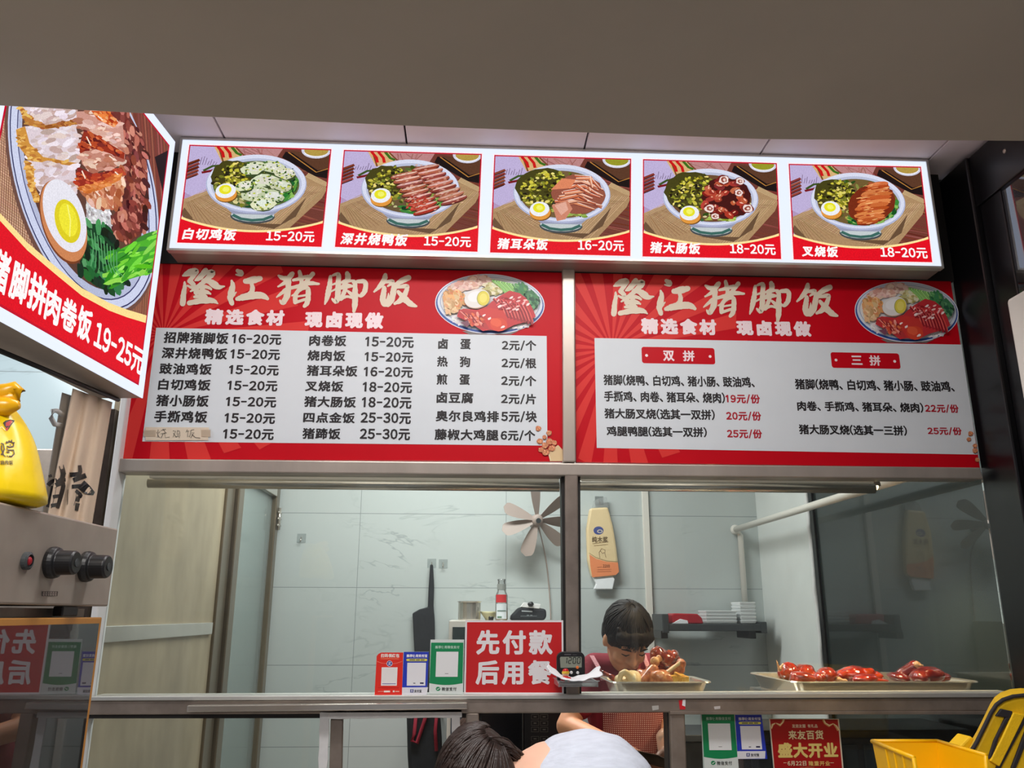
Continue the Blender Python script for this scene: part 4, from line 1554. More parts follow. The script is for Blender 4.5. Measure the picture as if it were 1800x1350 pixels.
nuggets(b1, [(946, 753, 5), (965, 761, 5), (949, 775, 5.5), (958, 783, 6), (966, 776, 6), (974, 778, 5), (951, 790, 5), (960, 795, 6), (970, 788, 6), (957, 768, 4)], [(964, 795), (981, 782), (990, 792), (989, 810.5), (968, 810.5)])

# second board
b2q = [(1011, 480), (1670.5, 491), (1722.5, 822), (1013, 812)]
b2 = thing('menu_board', 'red menu board with two red pill headings over the serving window', 'sign', (0.97, 0, 1.9))
quad_slab(b2q, 0.0, 0.02).build('panel', M['red'], b2)
sunburst(b2, (1076, 613), 215, b2q, 0, 8)
quad_slab([(1045, 594.2), (1690, 605.8), (1718, 799), (1049, 787.3)], -0.0008, 0.0).build('price_panel', M['board_white'], b2)
brush_title(b2, lambda x, y: (1074 + (x - 316) * .957, y + 18 - .003 * (x - 316)))
dish(b2, lambda x, y: (1593.6 + (x - 861) * .948, 548.6 + (y - 534.5) * 1.01 + (x - 861) * .012))
lettering(b2, [('猪脚(烧鸭、白切鸡、猪小肠、豉油鸡、', c7(205, 1100, 710, 775)), ('手撕鸡、肉卷、猪耳朵、烧肉)', c7(208, 925, 805, 870)), ('猪大肠叉烧(选其一双拼)', c7(210, 865, 907, 970)), ('鸡腿鸭腿(选其一双拼)', c7(223, 818, 1012, 1073)),
               ('猪脚(烧鸭、白切鸡、猪小肠、豉油鸡、', c8(92, 1035, 735, 800)), ('肉卷、手撕鸡、猪耳朵、烧肉)', c8(105, 852, 865, 925)), ('猪大肠叉烧(选其一三拼)', c8(115, 755, 1002, 1063))], M['ink'], bold=.029, space=.0)
lettering(b2, [(one('19元/份'), c7(928, 1133, 820, 875)), ('20元/份', c7(932, 1140, 922, 977)), ('25元/份', c7(937, 1145, 1028, 1082)), ('22元/份', c8(862, 1062, 880, 930)), ('25元/份', c8(877, 1080, 1015, 1062))], M['ink_red'], 'price_lettering', .034)
lettering(b2, [('精选食材', c7(427, 875, 372, 467)), ('现卤现做', (1294, 1425.4, 564, 591))], M['pink_white'], 'slogan_lettering', .055, .0012, .16)
for (x0, x1, ya, yb, cf, chs, dots) in ((432, 865, 543, 640, c7, (('双', (558, 625, 562, 624)), ('拼', (675, 745, 562, 626))), ((461, 590), (838, 596))),
                                        (307, 713, 575, 667, c8, (('三', (425, 490, 592, 646)), ('拼', (532, 598, 590, 652))), ((336, 617), (684, 625)))):
    pill = MB()
    pill.sheet = True
    l, r_, t, b = cf(x0, x1, ya, yb)
    zl_, zr_ = PB.hit((l + r_) / 2, t).z, PB.hit((l + r_) / 2, b).z
    xl_, xr_ = PB.hit(l, (t + b) / 2).x, PB.hit(r_, (t + b) / 2).x
    pts = []
    rad = 0.008
    for (cx, cz, a0) in ((xr_ - rad, zl_ - rad, 0), (xl_ + rad, zl_ - rad, 90), (xl_ + rad, zr_ + rad, 180), (xr_ - rad, zr_ + rad, 270)):
        for k in range(6):
            w = math.radians(a0 + 18 * k)
            pts.append((cx + rad * math.cos(w), -0.0011, cz + rad * math.sin(w)))
    pill.poly(pts)
    pill.build('heading_pill', M['red'], b2)
    lettering(b2, [(c, cf(*bx)) for c, bx in chs], M['pink_white'], 'heading_lettering', .03, .0015)
    for d in dots:
        dt = MB()
        dt.sheet = True
        l, _, t, _ = cf(d[0], d[0], d[1], d[1])
        c = PB.hit(l, t, .0015)
        dt.poly([(c.x + .0048 * math.cos(k * .45), c.y, c.z + .0048 * math.sin(k * .45)) for k in range(14)])
        dt.build('heading_dot', M['pink_white'], b2)
nuggets(b2, [(1706, 762, 4.5), (1703, 772, 4), (1714, 783, 4), (1714, 792, 5), (1718, 808, 4)])

for nm_, q_ in ((b1, b1q), (b2, b2q)):
    quad_slab(q_, 0.0205, 0.024).build('backing', M['white_coat'], nm_)  # unseen plates added so the red boards do not reflect into the kitchen

# hand written strip taped over one dish
q = [c5(20, 20, 1160, 1160), c5(452, 452, 1162, 1162), c5(446, 446, 1248, 1248), c5(22, 22, 1250, 1250)]
q = [(a[0], a[2]) for a in q]
sl = thing('paper_strip', 'hand written dish name strip taped over the lowest line of the first menu column', 'label', onY(313, 764, -0.003))
quad_slab(q, -0.0030, -0.0016).build('paper', pm('cream_paper', rgb(222, 206, 184), 0.7, var=0.05), sl)
mb = MB()
mb.sheet = True
hand = {0: [[(108, 1175), (104, 1230)], [(96, 1195), (100, 1202)], [(120, 1190), (112, 1200)], [(102, 1210), (118, 1232)], [(128, 1182), (160, 1174)], [(140, 1172), (158, 1198)], [(126, 1206), (166, 1198)], [(142, 1204), (126, 1236)], [(152, 1202), (156, 1232), (186, 1226)]],
        1: [[(208, 1186), (228, 1184), (208, 1228)], [(210, 1198), (232, 1230)], [(240, 1180), (236, 1206), (256, 1204), (252, 1184), (240, 1186)], [(236, 1214), (258, 1212), (250, 1234)], [(228, 1224), (250, 1222)]],
        2: [[(306, 1176), (296, 1196)], [(304, 1188), (318, 1186)], [(310, 1192), (306, 1228), (320, 1220)], [(328, 1182), (352, 1176)], [(330, 1184), (322, 1230)], [(334, 1200), (352, 1196), (328, 1234)], [(334, 1206), (360, 1230), (394, 1234)]]}
I2 = Ink(PB, off=.0036, step=3e-5)
I2.mb = mb
for st in hand.values():
    for s_ in st:
        I2.line([(250 + x / 3.856, 450 + y / 3.856) for x, y in s_], .75, (0, 0, 0))
mb.c = [None] * len(mb.f)
mb.col = None
mb.build('handwriting', M['ink'], sl)
for x0, x1, y0, y1 in ((10, 90, 1180, 1222), (400, 462, 1178, 1225)):
    l, r_, t, b = c5(x0, x1, y0, y1)
    quad_slab([(l, t), (r_, t), (r_, b), (l, b)], -0.0042, -0.0031).build('tape', pm('clear_tape', rgb(214, 196, 172), 0.25, alpha=0.55), sl)

# ================================================================== DINING SIDE, NEAR THINGS
from mathutils.bvhtree import BVHTree


def bvh_of(o):
    dg = bpy.context.evaluated_depsgraph_get()
    dg.update()
    b = BVHTree.FromObject(o, dg)
    base = wloc(o)

    def cast(px, py, off):
        d = ray(px, py)
        h = b.ray_cast(CAM - base, d)
        if h[0] is None:
            return None
        return h[0] + base - d * off
    return cast


class Drape(Ink):
    """ink laid on the curved surface of an object"""
    def __init__(s, obj, pl, off=0.001, step=3e-5):
        super().__init__(pl, off, step)
        s.cast = bvh_of(obj)

    def P(s, x, y):
        h = s.cast(x, y, s.off)
        return h if h is not None else s.pl.hit(x, y, s.off)

    def text(s, body, x0, x1, y0, y1, c, bold=.02):
        V, Fc = text_geo(body, bold)
        xs_, ys_ = [p[0] for p in V], [p[1] for p in V]
        a, b, cc, d = min(xs_), max(xs_), min(ys_), max(ys_)
        s.mb.col = rgb(*c)
        o = s.off
        out = []
        for (x, y, lay) in V:
            s.off = o + lay * 3e-5
            out.append(s.P(x0 + (x - a) / (b - a) * (x1 - x0), y1 + (y - cc) / (d - cc) * (y0 - y1)))
        s.mb.add(out, Fc)
        s.off = o + 2e-4


# ---------------------------------------------------------------- steel oven at the side
OC = onY(208, 930, -1.0)
do = ray(856, 1052)
do = Vector((do.x, do.y, 0)).normalized()
PO = Plane(OC, do.cross(Vector((0, 0, 1))))
nO = PO.n
zt_o, zb_o = OC.z, PO.hit(191, 1066).z


def ov(t, z, off=0.0):
    """t metres towards the viewer from the far front corner"""
    p = OC - do * t + nO * off
    return Vector((p.x, p.y, z))


def ovbox(t0, t1, z0, z1, o0, o1):
    return MB().hexa([ov(t1, z0, o1), ov(t0, z0, o1), ov(t0, z1, o1), ov(t1, z1, o1)], [ov(t1, z0, o0), ov(t0, z0, o0), ov(t0, z1, o0), ov(t1, z1, o0)])


oven = thing('oven', 'tall stainless steel oven with two black knobs and a dark glass door', 'oven', ov(0.25, 0, -0.25))
ovbox(0.0, 0.52, zb_o, zt_o, -0.5, 0.0).build('control_panel', M['oven_steel'], oven, bevel=0.003)
ovbox(0.02, 0.52, 0.06, zb_o - 0.004, -0.5, -0.03).build('body', M['steel_dark'], oven)
dp = Plane(ov(0, 0, -0.004), nO)
zdt = dp.hit(180, 1085).z
tR = -((dp.hit(180, 1085) - OC).dot(do))
fw_ = 0.012
door = ovbox(tR, 0.52, 0.12, zdt, -0.028, -0.004).build('door', M['wood_frame'], oven, bevel=0.002)
ovbox(tR + 0.010, 0.51, 0.135, zdt - 0.010, -0.006, -0.0035).build('door_glass', M['oven_glass'], door)
hz_ = MB()
t1, t2 = -((PO.hit(115, 1076) - OC).dot(do)), -((PO.hit(142, 1076) - OC).dot(do))
ovbox(t2, t1, zdt + 0.002, zb_o - 0.001, -0.02, -0.004).build('door_latch', M['black'], oven, bevel=0.002)
for px, py, rr in ((106, 989, 0.0225), (160, 996, 0.0235)):
    c = PO.hit(px - (18 if px < 130 else 12), py)
    kb = MB()
    kb.lathe([(rr * 1.02, 0.0), (rr * 1.05, 0.006), (rr * .98, 0.012), (rr * .80, 0.014), (rr * .78, 0.036), (rr * .70, 0.039), (0.001, 0.039)], c, nO, 30)
    k = kb.build('knob', M['black'], oven, smooth=False, bevel=0.001)
    bz = MB()
    bz.lathe([(0.006, 0.0392), (0.006, 0.0402), (0.001, 0.0402)], c, nO, 14)
    bz.build('knob_mark', M['grey_plastic'], k)
c = PO.hit(44, 986)
lp = MB()
lp.lathe([(0.0125, 0), (0.0125, 0.006), (0.009, 0.008), (0.009, 0.004)], c, nO, 20)
pl_ = lp.build('indicator_light', M['grey_plastic'], oven)
lp = MB()
lp.lathe([(0.0062, 0.004), (0.0062, 0.006), (0.005, 0.0075), (0.0005, 0.008)], c, nO, 16)
lp.build('red_lens', M['red_plastic'], pl_, smooth=True)
pg = Ink(PO, off=0.0006)
g2 = lambda x, y: (x * 240 / 689, 880 + y * 470 / 1350)
pg.poly([g2(212, 458), g2(293, 458), g2(290, 482), g2(210, 482)], (60, 46, 40))
for k in range(6):
    x = 218 + k * 12
    pg.poly([g2(x, 461), g2(x + 8, 461), g2(x + 7, 479), g2(x - 1, 479)], (170, 156, 146))
    pg.line([g2(x + 1, 466), g2(x + 7, 467)], 1, (70, 56, 50))
    pg.line([g2(x + 1, 473), g2(x + 7, 473)], 1, (70, 56, 50))
pg.build('rating_plate', M['ink_print'], oven)
MB().hexa([ov(.5, 0, -.06), ov(.04, 0, -.06), ov(.04, .06, -.06), ov(.5, .06, -.06)], [ov(.5, 0, -.46), ov(.04, 0, -.46), ov(.04, .06, -.46), ov(.5, .06, -.46)]).build('plinth', M['black'], oven)

# yellow carrier bag standing on the oven
YBAG = -1.30
prof = [(894, 101), (870, 99), (830, 93), (795, 86), (765, 78), (742, 68), (727, 58), (718, 50), (712, 46), (706, 50), (698, 52)]
bx0 = -26
bagm = MB()
n = 40
rows = []
for i, (py, hw) in enumerate(prof):
    cpt = onY(bx0, py, YBAG)
    e = onY(bx0 + hw, py, YBAG)
    R_ = e.x - cpt.x
    for k in range(n):
        w = 2 * math.pi * k / n
        wr = 1 + 0.05 * math.sin(5 * w + i * .5) + 0.05 * mnoise.noise(Vector((math.cos(w) * 2.5, math.sin(w) * 2.5, i * .7)))
        if i > 6:
            wr += 0.10 * math.sin(9 * w)
        bagm.v.append(Vector((cpt.x + R_ * (math.copysign(abs(math.cos(w)) ** .8, math.cos(w))) * (1 if abs(math.cos(w)) > .96 else min(1.0, wr)), cpt.y + min(R_, .085) * math.sin(w) * wr, cpt.z if i else zt_o + 0.001)))
for i in range(len(prof) - 1):
    for k in range(n):
        bagm.face((i * n + k, i * n + (k + 1) % n, (i + 1) * n + (k + 1) % n, (i + 1) * n + k))
bagm.face(tuple(range(n - 1, -1, -1)))
M['bag_film'] = pm('yellow_bag_film', rgb(250, 214, 18), 0.28, var=0.12, vscale=7, bump=0.5, bscale=16, sss=0.0)
bc_ = onY(bx0, 894, YBAG)
bag = thing('carrier_bag', 'knotted yellow plastic carrier bag standing on top of the steel oven', 'bag', Vector((bc_.x, bc_.y, zt_o)))
bo = bagm.build('bag_body', M['bag_film'], bag, smooth=True, subsurf=1)
M['bag_fold'] = pm('orange_yellow_bag_film', rgb(252, 186, 10), 0.3, var=0.1)
hd = MB()
p = [onY(x, y, YBAG - 0.02) for x, y in ((-40, 706), (-20, 696), (0, 693), (18, 689), (28, 682), (33, 686), (26, 696), (8, 704), (-10, 709), (-30, 714))]
hd.tube(p, [.010, .013, .015, .014, .010, .009, .011, .012, .012, .010], 10)
hd.tube([onY(x, y, YBAG - 0.03) for x, y in ((-40, 712), (-10, 716), (15, 714), (33, 712))], [.014, .016, .013, .006], 10)
hd.build('handle_knot', M['bag_fold'], bag, smooth=True)
D = Drape(bo, PY(YBAG - .08), off=0.0012)
gb = lambda x, y: (x * 120 / 704, 670 + y * 230 / 1350)
D.poly([gb(30, 430), gb(60, 405), gb(110, 395), (26, 739), gb(140, 425), gb(110, 460), gb(85, 500), gb(50, 470)], (40, 26, 26))
D.poly([gb(60, 430), gb(110, 402), gb(130, 415), gb(90, 470), gb(75, 515), gb(58, 500)], (190, 40, 36))
D.line([gb(-60, 520), gb(20, 470), gb(60, 510)], 1.4, (250, 236, 170))
for st in ([(10, 640), (36, 650), (44, 700), (30, 740), (10, 760)], [(16, 660), (14, 700), (40, 770)], [(64, 640), (100, 620), (140, 640), (140, 670), (100, 680), (70, 670)], [(70, 690), (80, 710), (140, 712), (146, 750), (120, 776), (90, 774)], [(66, 730), (100, 735)], [(45, 770), (55, 775)], [(70, 770), (80, 775)], [(100, 655), (110, 660)],
           [(70, 620), (64, 640)], [(90, 610), (96, 625)], [(120, 605), (118, 625)], [(150, 630), (138, 640)]):
    D.line([gb(*q) for q in st], 2.3, (70, 40, 16))
D.text('烧肉饭', 0.3, 23, 809, 816.5, (80, 56, 16), .015)
D.build('bag_print', M['ink_print'], bag)

# ---------------------------------------------------------------- half curtain in the passage
nC = PL.n
PC = Plane(LP0 + nC * -0.07, nC)
cu = thing('door_curtain', 'short beige canvas door curtain with black brush characters, pushed aside on its rod', 'curtain', PC.hit(140, 925))


def cloth(pts_top, pts_bot, nfold, amp, ph, off0):
    mb = MB()

    def fn(u, v):
        x = pts_top[0] + (pts_top[2] - pts_top[0]) * u
        y = pts_top[1] + (pts_top[3] - pts_top[1]) * u
        xb = pts_bot[0] + (pts_bot[2] - pts_bot[0]) * u
        yb = pts_bot[1] + (pts_bot[3] - pts_bot[1]) * u
        px, py = x + (xb - x) * v, y + (yb - y) * v
        a = amp * math.sin(nfold * 2 * math.pi * u + ph + .5 * v) + amp * .35 * math.sin(11 * u + 4 * v)
        return PC.hit(px, py, off0 + a)
    mb.grid(fn, 48, 16)
    mb.sheet = True
    return mb


cm = cloth((128, 683, 197, 707), (76, 945, 155, 960), 2.6, 0.007, .6, 0.0)
c_o = cm.build('cloth', M['canvas'], cu, smooth=True, solid=0.002)
M['canvas_shaded'] = pm('shade_tinted_canvas', rgb(196, 196, 196), 0.85, var=0.05)  # grey tint puts the shade on the rear flap into the colour
cloth((109, 690, 140, 700), (70, 930, 96, 940), 1.0, 0.008, 2.0, -0.04).build('cloth', M['canvas_shaded'], cu, smooth=True, solid=0.002)
lp = MB()
lp.tube([PC.hit(x, y, -.02) for x, y in ((108, 748), (96, 746), (90, 735), (93, 722), (100, 722), (110, 729))], 0.006, 8)
lp.build('loop', M['canvas_shaded'], cu, smooth=True)
rod = MB()
rod.tube([PC.hit(-60, 592, 0.0), PC.hit(208, 703, 0.0)], 0.006, 8)
rod.build('rod', M['black'], cu, smooth=True)
D = Drape(c_o, PC, off=0.002)
gc = lambda x, y: (x * 260 / 1170, 640 + y * 300 / 1350)
for st in ([(485, 800, 28), (500, 870, 30), (480, 930, 26)], [(495, 870, 22), (520, 860, 14)], [(385, 890, 14), (410, 880, 18)], [(380, 960, 26), (420, 925, 24), (520, 915, 22)], [(425, 965, 34), (410, 1050, 34), (385, 1135, 34)], [(425, 965, 28), (500, 945, 26), (480, 1050, 26), (455, 1140, 22)], [(420, 1050, 22), (480, 1040, 18)], [(405, 1120, 22), (460, 1110, 20)],
           [(550, 875, 26), (630, 865, 26), (630, 800, 20)], [(580, 920, 28), (680, 880, 30)], [(640, 950, 60), (700, 1000, 50), (745, 1025, 20)], [(570, 970, 24), (640, 965, 24)], [(570, 990, 50), (570, 1050, 50), (560, 1115, 40)], [(600, 1000, 20), (640, 1040, 22), (610, 1060, 18)], [(600, 1070, 20), (630, 1080, 18)], [(615, 1100, 26), (605, 1160, 20)]):
    D.line(spline([(*gc(x, y), w * 350 / 1170) for x, y, w in st], 4), 1, (24, 24, 28))
D.build('brush_character', M['ink_print'], cu)

# ---------------------------------------------------------------- signs standing on the sill
ZS = onY(900, 1220.8, -0.018).z
PS = PY(-0.014)


def standee(name, label, cat, outline, paint, group=None, base=True):
    c = [PS.hit(*p) for p in outline]
    cx = sum(p.x for p in c) / len(c)
    t = thing(name, label, cat, (cx, PS.p.y, min(p.z for p in c)), group)
    mb = MB()
    mb.prism([Vector((p.x, PS.p.y, p.z)) for p in c], (0, 0.003, 0))
    mb.build('plate', M['clear_edge'], t)
    I = Ink(PS, off=0.0003)
    paint(I)
    I.build('print', M['ink_print'], t)
    return t


M['clear_edge'] = pm('pale_acrylic', rgb(190, 205, 200), 0.2)
q1 = lambda x, y: (655 + x / 10.588, 1130 + y / 10.588)


def tx(I, body, x0, x1, y0, y1, c, bold=.03, space=.05):
    I.mb.col = rgb(*c)
    put_text(I.mb, I.pl, body, (x0, x1, y0, y1), I.off + 1e-4, bold, space)
    I.off += 3e-4


def logo_pay(I, cx, cy, s, c1, c2):
    """round edged square with the swooping pay character"""
    I.poly([(cx - s, cy - s), (cx + s, cy - s), (cx + s, cy + s), (cx - s, cy + s)], c1)
    I.line([(cx - s * .55, cy - s * .5), (cx + s * .55, cy - s * .5)], s * .2, c2)
    I.line([(cx, cy - s * .85), (cx, cy - s * .1)], s * .2, c2)
    I.line([(cx - s * .5, cy - s * .12), (cx + s * .5, cy - s * .12), (cx + s * .1, cy + s * .4), (cx - s * .55, cy + s * .6)], s * .2, c2)
    I.line([(cx - s * .6, cy + s * .25), (cx + s * .1, cy + s * .2), (cx + s * .9, cy + s * .65)], s * .2, c2)


def tick(I, cx, cy, s):
    I.ell(cx, cy, s, s * .9, (6, 140, 84), n=20)
    I.line([(cx - s * .5, cy), (cx - s * .15, cy + s * .35), (cx + s * .6, cy - s * .35)], s * .25, (250, 250, 250))


def paint_red(I):
    I.poly([q1(35, 980), q1(75, 245), q1(110, 205), q1(160, 180), q1(570, 180), q1(545, 972)], (236, 44, 28))
    I.line([q1(80, 345), q1(160, 375), q1(310, 392), q1(440, 380), q1(550, 345)], .6, (250, 150, 130))
    tx(I, '扫码领红包', 669.5, 702, 1149, 1155.8, (255, 250, 240))
    I.line([q1(150, 296), q1(490, 296)], .8, (250, 170, 120))
    I.ell(*q1(316, 385), 5.2, 5.2, (250, 240, 246), n=24)
    I.ell(*q1(316, 385), 4.4, 4.4, (40, 40, 150), n=24)
    I.line([q1(290, 370), q1(345, 370)], .8, (250, 250, 255))
    I.line([q1(320, 352), q1(320, 385), q1(295, 410)], .8, (250, 250, 255))
    I.line([q1(292, 395), q1(350, 410)], .8, (250, 250, 255))
    I.poly([q1(168, 455), q1(465, 455), q1(450, 797), q1(155, 797)], (244, 240, 238))
    I.line([q1(175, 762), q1(430, 762)], 1.2, (90, 90, 170))
    I.line([q1(100, 836), q1(490, 836)], .8, (200, 20, 16))
    I.line([q1(100, 905), q1(200, 905)], .7, (255, 190, 170))
    I.line([q1(210, 905), q1(325, 905)], 3.0, (255, 236, 226))
    I.line([q1(375, 903), q1(410, 903)], 3.2, (255, 236, 226))
    I.line([q1(425, 905), q1(498, 905)], 1.6, (255, 200, 180))


def paint_blue(I, P=q1, o=((580, 168), (1045, 168), (1010, 962), (545, 970)), light=True):
    """P maps the drawing frame of the small stand into the photograph"""
    I.poly([P(*k) for k in o], (34, 58, 190))
    I.poly([P(549, 830), P(1030, 826), P(1008, 962), P(545, 970)], (234, 234, 240))
    a, b = P(632, 212), P(1018, 270)
    tx(I, '推荐使用支付宝', a[0], b[0], a[1], b[1], (250, 250, 255), .04)
    a, b = P(650, 318), P(995, 318)
    hgt = P(650, 340)[1] - P(650, 294)[1]
    I.line([a, b], hgt, (226, 220, 90))
    I.ell(*a, hgt / 2, hgt / 2, (226, 220, 90), n=14)
    I.ell(*b, hgt / 2, hgt / 2, (226, 220, 90), n=14)
    for x0, x1 in ((685, 790), (805, 880), (895, 965)):
        I.line([P(x0, 318), P(x1, 318)], hgt * .4, (70, 80, 90))
    I.poly([P(645, 370), P(995, 370), P(980, 797), P(635, 797)], (240, 240, 244))
    I.line([P(755, 752), P(795, 752)], hgt * .35, (90, 90, 100))
    I.line([P(880, 750), P(950, 750)], hgt * .6, (40, 40, 80))
    c = P(730, 895)
    logo_pay(I, c[0], c[1], (P(760, 0)[0] - P(700, 0)[0]) / 2, (36, 50, 130), (245, 245, 250))
    a, b = P(775, 868), P(910, 922)
    tx(I, '支付宝', a[0], b[0], a[1], b[1], (44, 44, 60), .02)


def paint_green(I, P=q1, top=-60, o=None):
    I.poly([P(1078, top), P(1700, top), P(1680, 955), P(1050, 945)], (222, 230, 226))
    I.poly([P(1090, top + 55), P(1690, top + 55), P(1676, 752)] + [P(1676 - 620 * k / 10, 752 + 34 * math.sin(math.pi * k / 10)) for k in range(1, 10)] + [P(1056, 750)], (10, 140, 84))
    a, b = P(1165, 52), P(1615, 108)
    tx(I, '推荐使用微信支付', a[0], b[0], a[1], b[1], (206, 236, 218), .012)
    I.poly([P(1187, 165), P(1597, 165), P(1582, 632), P(1170, 632)], (238, 240, 240))
    I.line([P(1345, 573), P(1410, 573)], .8, (90, 90, 90))
    c = P(1218, 855)
    tick(I, c[0], c[1], (P(1260, 0)[0] - P(1176, 0)[0]) / 2)
    a, b = P(1285, 825), P(1560, 893)
    tx(I, '微信支付', a[0], b[0], a[1], b[1], (60, 66, 66), .012)


standee('payment_sign', 'small red pay stand with a rounded corner standing outermost on the sill', 'sign', [q1(35, 982), q1(75, 243), q1(110, 203), q1(160, 178), q1(570, 178), q1(545, 974)], paint_red)
standee('payment_sign', 'small blue pay stand between the red and the green one on the sill', 'sign', [q1(547, 972), q1(582, 165), q1(1045, 165), q1(1012, 964)], paint_blue)
gs = standee('payment_sign', 'taller green pay stand touching the pay first sign on the sill', 'sign', [q1(1050, 948), q1(1078, -60), q1(1702, -60), q1(1682, 957)], paint_green)


def paint_payfirst(I):
    I.poly([(818, 1090.5), (990, 1090.5), (991, 1221), (815.5, 1220)], (240, 234, 236))
    I.poly([(821, 1093.7), (987, 1093.7), (988, 1217.5), (818.6, 1217)], (206, 26, 30))
    tx(I, '先付款', 837, 971.5, 1107.5, 1150.7, (240, 236, 238), .035, .12)
    tx(I, '后用餐', 836, 969.5, 1160.5, 1203.6, (240, 236, 238), .035, .12)


PS = PY(-0.010)
standee('notice_sign', 'red pay first notice with six large white characters leaning at the post', 'sign', [(818, 1090.2), (990, 1090.2), (991, 1221.2), (815.3, 1220.4)], paint_payfirst)

# ---------------------------------------------------------------- clear dish on the post with timer, tissue and figurine
PT = PY(-0.085)
tr0, tr1 = onY(978, 1197, -0.085), onY(1046, 1197, -0.085)
zt0, zt1 = onY(1010, 1204.5, -0.085).z, onY(1010, 1195, -0.085).z
ct = thing('plastic_dish', 'shallow clear plastic dish fixed to the post between the two windows', 'dish', ((tr0.x + tr1.x) / 2, -0.085, zt0))
mb = MB()
x0, x1 = tr0.x, tr1.x
mb.box(x0 + .006, x1 - .006, -0.135, -0.024, zt0, zt0 + .002)
for (a, b, c, d) in ((x0, x1, -0.142, -0.138), (x0, x1, -0.026, -0.022)):
    mb.hexa([(a, c, zt1), (b, c, zt1), (b - .006, c + .004, zt0), (a + .006, c + .004, zt0)], [(a, d, zt1), (b, d, zt1), (b - .006, d + .002, zt0), (a + .006, d + .002, zt0)])
for (a, b) in ((x0, x0 + .004), (x1 - .004, x1)):
    mb.box(a, b, -0.142, -0.022, zt0, zt1)
mb.build('tub', M['clear'], ct)
for (a, b, c, d) in ((x0 - .004, x1 + .004, -0.146, -0.138), (x0 - .004, x1 + .004, -0.026, -0.0215)):
    MB().box(a, b, c, d, zt1, zt1 + .002).build('rim', M['clear'], ct)
# timer
tc_ = [onY(x, y, -0.062) for x, y in ((979, 1145.5), (1027.5, 1145.5), (1027.5, 1193.5), (979, 1193.5))]
tx0, tx1, tzb, tzt = tc_[3].x, tc_[1].x, zt0 + .003, tc_[0].z
tm = thing('kitchen_timer', 'black square kitchen timer with a grey display standing in the clear dish', 'timer', ((tx0 + tx1) / 2, -0.058, tzb))
pts = []
rad = .017
for (cx, cz, a0) in ((tx1 - rad, tzt - rad, 0), (tx0 + rad, tzt - rad, 90), (tx0 + rad, tzb + rad, 180), (tx1 - rad, tzb + rad, 270)):
    for k in range(7):
        w = math.radians(a0 + 15 * k)
        pts.append(Vector((cx + rad * math.cos(w), -0.066, cz + rad * math.sin(w))))
MB().prism(pts, (0, 0.016, 0)).build('body', M['black'], tm, bevel=0.002)
PTm = PY(-0.066)
I = Ink(PTm, off=0.0004)
gt = lambda x, y: (930 + x / 12.27, 1130 + y / 12.27)
I.poly([gt(680, 300), gt(1125, 300), gt(1135, 330), gt(1135, 530), gt(680, 540), gt(665, 330)], (134, 140, 126))
seg = {'0': 'abcdef', '1': 'bc', '2': 'abged'}
for dgt, x in (('1', 755), ('2', 850), ('0', 945), ('0', 1040)):
    wd_, ht = 55, 130
    y = 315
    sk = lambda px, py: gt(px + (y + ht - py) * .08, py)
    S = {'a': ((x, y), (x + wd_, y)), 'g': ((x, y + ht / 2), (x + wd_, y + ht / 2)), 'd': ((x, y + ht), (x + wd_, y + ht)), 'f': ((x, y + 6), (x, y + ht / 2 - 4)), 'e': ((x, y + ht / 2 + 4), (x, y + ht - 6)), 'b': ((x + wd_, y + 6), (x + wd_, y + ht / 2 - 4)), 'c': ((x + wd_, y + ht / 2 + 4), (x + wd_, y + ht - 6))}
    for s_ in seg[dgt]:
        I.line([sk(*S[s_][0]), sk(*S[s_][1])], 1.5, (30, 32, 30))
I.line([gt(760, 252), gt(905, 252)], 1.6, (96, 96, 100))
I.line([gt(940, 258), gt(1030, 258)], 1.0, (80, 80, 84))
I.build('display', M['ink_print'], tm)
for (x, y, c) in ((1040, 530, 'fig_orange'), (1048, 645, 'white'), (910, 640, 'white')):
    if c not in M:
        M[c] = pm(c.replace('_', ' '), rgb(232, 120, 50), 0.5)
    p = PTm.hit(*gt(x, y))
    bt = MB()
    bt.lathe([(.0042, 0), (.0042, .003), (.003, .004), (.0003, .004)], p, (0, -1, 0), 16)
    bt.build('button', M[c], tm, smooth=False)
# crumpled tissue
tis = MB()


def tfn(u, v):
    base = [(963, 1174), (972, 1182), (985, 1191), (1003, 1196), (1022, 1195), (1040, 1188), (1056, 1180)]
    f = u * (len(base) - 1)
    i = min(int(f), len(base) - 2)
    x = base[i][0] + (base[i + 1][0] - base[i][0]) * (f - i)
    y = base[i][1] + (base[i + 1][1] - base[i][1]) * (f - i)
    w = 8 * (1 - .5 * abs(2 * u - 1)) if False else 1
    yy = -0.145 + 0.05 * v
    p = onY(x + 2 * math.sin(9 * v), y + 6 * (abs(2 * u - 1) ** 2) * (1 - v), -0.12)
    lift = 0.006 * v + 0.004 * mnoise.noise(Vector((u * 7, v * 5, 1))) + .006 * v * abs(2 * u - 1)
    zmin = zt0 + .004
    return Vector((p.x, yy - .0, max(p.z + lift, zmin)))


tis.grid(tfn, 30, 8)
tis.sheet = True
tag(tis.build('paper_tissue', M['paper'], None, smooth=True, solid=0.0015), 'crumpled white paper tissue spread in the clear dish below the timer', 'tissue')
